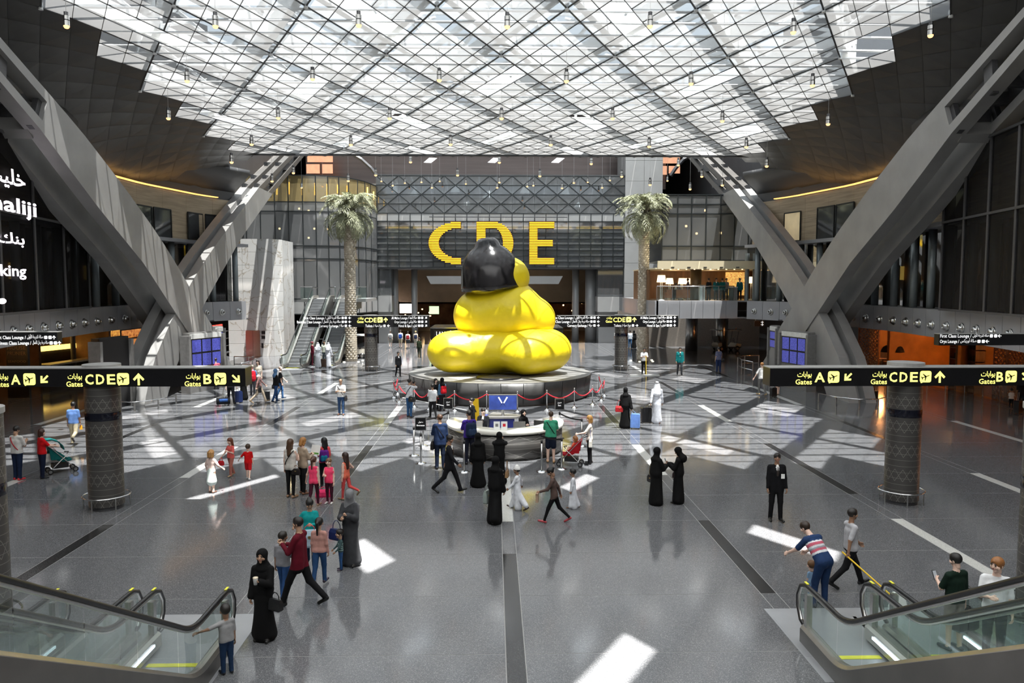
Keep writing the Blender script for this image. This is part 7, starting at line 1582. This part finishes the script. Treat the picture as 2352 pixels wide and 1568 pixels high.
# ------------------------------------------------------------------ things people carry or wheel
def bagm(hx): return M('leather_' + hx, hx, .45, 0, .12, 14)
def handbag(pos, rz, hx, label, w=.30, h=.22, t=.12, drop=.24, grp=None, trim=None):
    o = thing('handbag', label, 'bag', pos, R(rz), grp)   # origin: top of the handle
    MB().strip([[(-w * k / 2, -t * j / 2, z), (w * k / 2, -t * j / 2, z), (w * k / 2, t * j / 2, z), (-w * k / 2, t * j / 2, z)] for z, k, j in ((-drop - h, .86, .85), (-drop - h * .9, 1, 1), (-drop - h * .3, 1, .9), (-drop, .88, .45))]).build('body', [bagm(hx)], o, False, False)
    MB().tube([(-w * .32, 0, -drop - .02), (-w * .28, 0, -drop * .5), (-.03, 0, -.01), (.03, 0, -.01), (w * .28, 0, -drop * .5), (w * .32, 0, -drop - .02)], .009, 6).build('handle', [bagm(trim or hx)], o, False, False)
    MB().box(-.025, .025, -t / 2 - .008, -t / 2 + .01, -drop - h * .45, -drop - h * .3).build('clasp', [GOLD], o, False, False); return o
def side(key, sd, z=1.36, y=0.0, x=.24): s = ROOT[key]['scale_']; return pw(key, (sd * x * s, y * s, z * s))
def fdeg(key): return math.degrees(ROOT[key].rotation_euler[2])
PACK = {}
def backpack(key, hx, label, hx2=None, k=1.0):
    s = ROOT[key]['scale_']; o = thing('backpack', label, 'backpack', pw(key, (0, -.19 * s, 1.17 * s)), ROOT[key].rotation_euler[2])
    if 'p' not in PACK:
        V, F, mi = sdf_mesh([((-.07, 0, -.13), (-.07, 0, .12), .10, .085, 0, None), ((.07, 0, -.13), (.07, 0, .12), .10, .085, 0, None)], .022, .05); PACK['p'] = (V, F)
        V, F, mi = sdf_mesh([((-.06, -.09, -.12), (-.06, -.09, -.02), .062, .055, 0, None), ((.06, -.09, -.12), (.06, -.09, -.02), .062, .055, 0, None)], .02, .04); PACK['q'] = (V, F)
    kk = s * k
    for nm, q, c in (('body', 'p', hx), ('pocket', 'q', hx2 or hx)):
        V, F = PACK[q]; b = link(nm, np_mesh(nm, V * kk, F, np.zeros(len(F)), [cloth(c)]), o, False)
    for sd in (-1, 1): MB().tube([(sd * .09 * kk, .06 * kk, -.15 * kk), (sd * .12 * kk, .22 * kk, -.05 * kk), (sd * .115 * kk, .27 * kk, .1 * kk), (sd * .11 * kk, .2 * kk, .24 * s), (sd * .10 * kk, .05 * kk, .21 * kk)], .014, 5).build('strap', [cloth('17171a')], o, False, False)
    return o
def strap(key, hx, label, sd=1):
    s = ROOT[key]['scale_']; pts = []
    for a in range(0, 361, 20):
        t = R(a); pts.append(pw(key, (sd * (.155 * math.cos(t)) * s, .155 * math.sin(t) * s, (1.20 + .24 * math.cos(t) * -1) * s)))
    o = MB().tube(pts, .014, 5).build('bag_strap', [cloth(hx)]); return tag(o, label, 'strap')
def suitcase(pos, rz, hx, label, h=.62, hand_=None, tilt=0):
    o = thing('suitcase', label, 'suitcase', pos, R(rz)); m = M('case_' + hx, hx, .35, 0, .1, 8); w, t = h * .66, h * .40
    p = [(-w / 2, .07), (-w / 2 + .03, .05), (w / 2 - .03, .05), (w / 2, .08), (w / 2, h), (w / 2 - .04, h + .04), (-w / 2 + .04, h + .04), (-w / 2, h)]
    MB().prism(p, -t / 2, t / 2).build('shell', [m], o, False, False)
    for i in range(5): x = -w * .36 + i * w * .18; MB().box(x, x + .02, -t / 2 - .01, -t / 2 + .01, .12, h - .05).build('rib', [m], o, False, False)
    for sx in (-1, 1):
        for sy in (-1, 1): MB().cyl((sx * w * .4 - .015, sy * t * .35, .035), (sx * w * .4 + .015, sy * t * .35, .035), .035, n=10).build('wheel', [RUBBER], o, False, False)
    q = Vector((0, .0, h + .42))
    if hand_ is not None:
        q = Matrix.Rotation(-R(rz), 3, 'Z') @ (hand_ - Vector(pos))
    MB().tube([(-.07, t * .2, h), (q.x - .06, q.y, q.z), (q.x + .06, q.y, q.z), (.07, t * .2, h)], .010, 6).build('pull_handle', [STEEL], o, False, False); return o
def phone(key, sd, label): o = thing('phone', label, 'phone', hand(key, sd), ROOT[key].rotation_euler[2]); MB().hexa([(-.04, -.02, -.05), (.04, -.02, -.05), (.04, -.008, -.05), (-.04, -.008, -.05), (-.04, .05, .1), (.04, .05, .1), (.04, .062, .1), (-.04, .062, .1)]).build('case', [BLACK], o, False, False); MB().add([(-.035, -.0215, -.045), (.035, -.0215, -.045), (.035, .047, .095), (-.035, .047, .095)], [(0, 1, 2, 3)]).build('screen', [M('phone_screen', (.5, .55, .6), .2, 0, .1, 5)], o, False, False)
# near group
c = hand('abaya1', -1); o = thing('drink_cup', 'small pale cup in the hand of the nearest woman in black', 'cup', (c.x, c.y, c.z)); MB().lathe([(0, -.05), (.03, -.05), (.042, .06), (.042, .065)], n=14).build('cup', [WHITE], o, True, False); MB().lathe([(.044, .06), (.044, .075), (0, .085)], n=14).build('lid', [M('cup_lid', (.75, .66, .5), .5)], o, True, False)
handbag(side('abaya1', -1, 1.0, .12, .30), 150, '141416', 'black handbag hanging from the arm of the nearest woman in black', .26, .2, .1, .12)
handbag(hand('tealbag', -1) + Vector((.02, -.14, .06)), 10, '9fb6c4', 'pale blue spotted bag held open by the woman in teal', .34, .36, .16, .12, None, 'b0343a')
handbag(side('greyveil', 1, 1.05, .05, .32), 150, '141f52', 'navy handbag on the arm of the grey-veiled woman', .34, .24, .14, .2)
handbag(hand('floralgirl', 1), 150, 'c8202a', 'small red bag swinging from the hand of the girl in floral trousers', .2, .15, .08, .1)
handbag(side('vestwoman', 1, 1.0, -.06, .22), -20, '1a1512', 'black crossbody bag with a brown flap on the long-haired woman', .24, .18, .08, .1, None, '6a4a2a')
strap('vestwoman', '17130f', 'thin dark strap across the long-haired woman in white', -1)
c = (hand('blonde1', -1) + hand('blonde1', 1)) / 2; o = thing('magazine', 'white magazine with a green picture held up by the blonde woman in beige', 'magazine', c + Vector((.05, -.02, .1)), R(-30)); MB().hexa([(-.17, 0, -.14), (.17, 0, -.14), (.17, .01, -.14), (-.17, .01, -.14), (-.17, .08, .14), (.17, .08, .14), (.17, .09, .14), (-.17, .09, .14)]).build('cover', [WHITE], o, False, False); MB().add([(-.12, .005, -.12), (.14, .005, -.12), (.14, .035, -.02), (-.12, .035, -.02)], [(0, 1, 2, 3)]).build('picture', [M('magazine_green', (.10, .30, .05), .5, 0, .4, 20)], o, False, False)
backpack('coral', '5a1a78', 'purple and teal sequinned rucksack on the woman in coral', '0f6a86', 1.05)
o = thing('pink_bag', 'hot pink bag lying on the floor between the girls in pink', 'bag', fl(744, 1140), R(10)); MB().strip([[(-.24 * k, -.12 * k, z), (.24 * k, -.12 * k, z), (.24 * k, .12 * k, z), (-.24 * k, .12 * k, z)] for z, k in ((0, .9), (.05, 1), (.15, .95), (.2, .6))]).build('body', [cloth('e0386a')], o, False, False); MB().tube([(-.1, 0, .19), (-.06, 0, .28), (.06, 0, .28), (.1, 0, .19)], .01, 6).build('handle', [cloth('e0386a')], o, False, False)
# desk group
handbag(side('bluesuit', -1, .98, .0, .22), 80, '1a1614', 'dark briefcase hanging from the shoulder of the man in blue', .38, .28, .1, .06); strap('bluesuit', '1a1614', 'dark shoulder strap on the man in the blue suit', 1)
backpack('purple', '1a2740', 'navy rucksack on the man in purple', '24344f', 1.1); phone('purple', -1, 'dark tablet in the hands of the man in purple')
handbag(side('abaya3', 1, .82, -.02, .26), 80, '8a6a48', 'tan handbag at the side of the woman leaning on the counter', .26, .22, .1, .3)
handbag(side('abaya4', -1, .98, .08, .30), 60, '8f9a94', 'clear shopping bag carried by the black-clad woman near the white strip', .24, .34, .12, .16); phone('abaya4', -1, 'white cup-like phone in the hand of the woman with the clear bag')
strap('green', '101012', 'black strap across the back of the man in green', 1)
handbag(side('blonde2', -1, 1.28, -.02, .2), 84, 'd6d2c8', 'white and navy tote bag on the blonde woman with the stroller', .42, .3, .12, .28, None, '1b2350')
o = thing('paper_pouch', 'small brown paper pouch in the hand of the striding woman', 'bag', hand('taupe', -1) + Vector((0, 0, -.24)), R(80)); MB().box(-.09, .09, -.03, .03, 0, .22).build('pouch', [M('kraft_paper', (.42, .29, .2), .8)], o, False, False); MB().box(-.09, .09, -.032, .032, .18, .235).build('fold', [M('kraft_fold', (.36, .24, .16), .8)], o, False, False)
handbag(side('photographer', 1, 1.02, -.1, .22), -30, '17181a', 'black shoulder bag on the man photographing the sculpture', .34, .24, .12, .05); strap('photographer', '17181a', 'black strap across the man photographing the sculpture', -1)
c = (hand('photographer', -1) + hand('photographer', 1)) / 2; o = thing('camera', 'small camera held up towards the sculpture', 'camera', c, R(-32)); MB().box(-.07, .07, -.03, .03, -.02, .08).build('body', [BLACK], o, False, False); MB().cyl((0, .03, .03), (0, .09, .03), .03, n=12).build('lens', [BLACK], o, False, False)
a, b = plY(925, 913, 37.2), plY(1072, 942, 34.5); o = MB().tube([a, b], .018, 8).build('mop_pole', [WHITE]); tag(o, 'long white mop pole carried level in front of the plinth', 'pole')
backpack('denim', 'b01420', 'red rucksack on the woman in the denim jacket'); handbag(side('baldman', -1, .98, .02, .24), 90, '15161a', 'black shoulder bag of the balding man', .24, .24, .1, .04); strap('baldman', '15161a', 'black strap across the balding man', -1)
# stools under the clerks
for k, lab in (('clerk', 'swivel stool under the clerk in the dark suit'), ('clerkw', 'swivel stool under the woman in the black headscarf behind the desk')):
    p = ROOT[k].location; s = ROOT[k]['scale_']; o = thing('swivel_stool', lab, 'stool', (p.x, p.y, 0)); MB().cyl((0, 0, .54), (0, 0, .62), .2, n=16).build('seat', [BLACK], o, False, False); MB().cyl((0, 0, .03), (0, 0, .54), .03, n=8).build('stem', [STEEL], o, False, False); MB().cyl((0, 0, 0), (0, 0, .03), .22, n=16).build('foot', [STEEL], o, False, False)
# strollers
def stroller(pos, rz, hx, label, hood=False):
    o = thing('stroller', label, 'stroller', pos, R(rz)); c = cloth(hx)   # faces +y
    for sx in (-.22, .22):
        MB().tube([(sx, .38, .10), (sx, .05, .48), (sx, -.30, .86), (sx, -.48, 1.04), (sx, -.54, 1.02)], .014, 6).build('frame_tube', [STEEL], o, False, False); MB().tube([(sx, -.34, .10), (sx, -.02, .42), (sx, .22, .62)], .013, 6).build('frame_tube', [STEEL], o, False, False)
        MB().tube([(sx, -.46, 1.02), (sx, -.60, 1.06)], .022, 8).build('grip', [BLACK], o, False, False)
        for y in (.38, -.34):
            for dx in (-.035, .035):
                w_ = MB().cyl((sx + dx - .014, y, .085), (sx + dx + .014, y, .085), .085, n=16).build('wheel', [RUBBER], o, False, False); MB().cyl((sx + dx - .016, y, .085), (sx + dx + .016, y, .085), .05, n=10).build('hub', [STEEL], w_, False, False)
    MB().strip([[(-.2, y, z), (.2, y, z), (.2, y - .02, z - .04), (-.2, y - .02, z - .04)] for y, z in ((.30, .42), (.06, .40), (-.10, .46), (-.30, .80), (-.36, .92))]).build('seat', [c], o, False, False)
    for sx in (-.21, .19): MB().hexa([(sx, -.3, .46), (sx + .02, -.3, .46), (sx + .02, .2, .44), (sx, .2, .44), (sx, -.36, .9), (sx + .02, -.36, .9), (sx + .02, .05, .58), (sx, .05, .58)]).build('side_panel', [c], o, False, False)
    MB().box(-.19, .19, -.25, .2, .16, .30).build('basket', [BLACK], o, False, False); MB().tube([(-.2, .16, .62), (0, .24, .64), (.2, .16, .62)], .016, 6).build('bumper_bar', [BLACK], o, False, False)
    if hood: MB().strip([[(x, -.38 + r_ * math.cos(R(a)) * .1, .9) for x, r_, a in ()] or [(-.22, -.36 + .46 * math.sin(R(a)), .72 + .42 * math.cos(R(a))), (.22, -.36 + .46 * math.sin(R(a)), .72 + .42 * math.cos(R(a))), (.22, -.36 + .43 * math.sin(R(a)), .72 + .39 * math.cos(R(a))), (-.22, -.36 + .43 * math.sin(R(a)), .72 + .39 * math.cos(R(a)))] for a in (-10, 15, 40, 65, 85)]).build('hood', [c], o, False, False)
    return o
sp = fl(1311, 1068); stroller(sp, 78, 'a51622', 'red stroller with a small child pushed by the blonde woman')
person('strollerkid', 'small child in orange sitting in the red stroller', 0, 0, 0, 78, 'e0664a', 'd8a08a', '8a7a70', 3, ('curls', '8a5a30'), 'tee', 'short', legs=(70, 50, 70, 50), L='low', Rr='low', H=.86, base=Vector((sp.x + .05, sp.y - .02, .30)), lean=-15)
sp = fl(140, 1083); stroller(sp, -50, '0c5a58', 'teal hooded stroller pushed by the woman in red', True)
handbag(fl(128, 1085) + Vector((-.05, -.1, .86)), 40, 'cfccc6', 'white shopping bag with red handles hanging on the teal stroller', .42, .26, .14, .2, None, 'a01c26')
# right-hand side
handbag(side('abayared', -1, 1.22, -.05, .25), -6, 'a00f18', 'red handbag on the shoulder of the woman with the blue suitcase', .36, .26, .14, .25)
suitcase(fl(1459, 984), -14, '6f95d8', 'light blue ribbed suitcase wheeled by the woman in black', .60, hand('abayared', 1)); suitcase(fl(1484, 971), 4, '141416', 'black suitcase beside the man in the white headdress', .66, hand('ghutra', -1))
handbag(side('abayapair1', -1, 1.22, .02, .28), -70, '161616', 'small black chain bag of the woman in the wide abaya', .30, .2, .09, .34, None, '7a6a42'); phone('abayapair2', -1, 'phone in the hand of the woman looking down'); handbag(side('abayapair2', 1, 1.02, .16, .2), 70, '3a2326', 'dark wine clutch under the arm of the woman with the phone', .26, .16, .08, .06)
g = ROOT['guard']; MB().box(-.045, .045, -.004, .004, -.06, .06).build('name_badge', [WHITE], g, False, False, (-.11 * g['scale_'], .165 * g['scale_'], 1.2 * g['scale_'])); MB().tube([(-.11, .165, 1.26), (-.06, .15, 1.42)], .004, 4).build('lanyard', [BLACK], g, False, False)
h0 = hand('mopyellow', 1); h1 = hand('mopyellow', -1); q = fl(2062, 1395); q.z = .12; YP = M('mop_yellow', (.80, .52, .02), .4)
o = thing('mop', 'yellow-handled mop with a white head trailing beside the near escalators', 'mop', (q.x, q.y, 0)); MB().tube([h0 + (h0 - q) * .12, q], .016, 8).build('handle', [YP], o); MB().hexa([(q.x - .16, q.y - .06, .0), (q.x + .16, q.y - .06, .0), (q.x + .16, q.y + .06, .0), (q.x - .16, q.y + .06, .0), (q.x - .1, q.y - .03, .3), (q.x + .1, q.y - .03, .3), (q.x + .1, q.y + .03, .3), (q.x - .1, q.y + .03, .3)]).build('head', [WHITE], o)
c = hand('mopfar', -1); q = fl(1482, 861); o = thing('mop', 'upright yellow-handled floor mop with a wide head by the right palm', 'mop', (q.x, q.y, 0)); MB().tube([(c.x, c.y, 1.35), (q.x, q.y - .3, .05)], .022, 8).build('handle', [YP], o); MB().box(q.x - 1.1, q.x + .9, q.y - .42, q.y - .2, 0, .06).build('head', [WHITE], o)
backpack('rucksackboy', '17191e', 'dark rucksack on the boy riding the escalator'); phone('greenpolo', -1, 'phone in the hand of the man in the green polo shirt')
handbag(hand('greenpolo', 1) + Vector((0, 0, .02)), 20, '131417', 'black holdall hanging from the hand of the man in green polo', .46, .34, .22, .08)
suitcase(fl(1776, 912), 20, '131415', 'black wheeled case of the man in the white T-shirt', .50, hand('caseman', 1)); suitcase(fl(2009, 918), 25, '121214', 'small black case behind the right gate sign', .45)
handbag(side('patterned', 1, 1.15, -.02, .22), 0, '17171a', 'black handbag on the woman in the patterned top', .34, .24, .12, .2); suitcase(fl(2338, 950), 30, '1a1c22', 'dark case pushed at the right picture edge', .6)
# left-hand side
strap('whitepolo', 'a51a24', 'red strap across the back of the man in the white polo', 1)
c = hand('blueshirt', 1); o = thing('snack_packet', 'orange and yellow snack packet in the hand of the man in blue', 'packet', c, 0); MB().hexa([(-.05, -.02, -.16), (.05, -.02, -.16), (.05, .02, -.16), (-.05, .02, -.16), (-.05, -.005, 0), (.05, -.005, 0), (.05, .005, 0), (-.05, .005, 0)]).build('packet', [M('packet_orange', (.85, .38, .03), .4)], o, False, False)
backpack('redpack', 'c81c2e', 'huge red hiking rucksack beside the gate sign', 'b0182a', 1.45); backpack('pinkpack', 'c0586e', 'pink rucksack behind the B of the gate sign')
handbag(side('beigewalker', 1, 1.25, 0, .22), -70, '161619', 'big black shoulder bag of the striding woman in beige trousers', .44, .34, .16, .3); suitcase(fl(614, 920), -60, '17181b', 'black wheeled case between the striding woman and the blue headscarf', .52, hand('beigewalker', 1)); handbag(side('bluescarf', -1, 1.1, .05, .24), -40, '15161a', 'black bag at the side of the woman in the blue headscarf', .3, .22, .12, .18)
suitcase(fl(548, 925), 30, '1c2c58', 'blue suitcase below the end of the gate sign', .58, hand('trolleyman', 1)); o = thing('wheeled_duffel', 'black and blue duffel bag on wheels below the gate sign', 'luggage', fl(513, 932), R(25)); MB().cyl((-.32, 0, .26), (.32, 0, .26), .17, n=14).build('body', [cloth('15171c')], o, True, False); MB().cyl((-.2, -.14, .3), (.2, -.14, .3), .08, n=10).build('pocket', [cloth('2a4a80')], o, True, False)
for x in (-.25, .25): MB().cyl((x - .02, .05, .06), (x + .02, .05, .06), .06, n=10).build('wheel', [RUBBER], o, False, False)
MB().tube([(-.06, 0, .42), (.1, .3, .95), (.2, .3, .95), (.06, 0, .42)], .01, 5).build('pull_handle', [STEEL], o, False, False)
for i, hx in enumerate(('6a6a6c', '1c3f8a', '7a1a22', '1a2440')): backpack('walker%d' % i, hx, '%s rucksack on a walker heading under the bridge' % ('grey', 'blue', 'dark red', 'navy')[i])
suitcase(fl(743, 844), 0, '3a2a20', 'brown suitcase standing between the two men in white robes', .6)
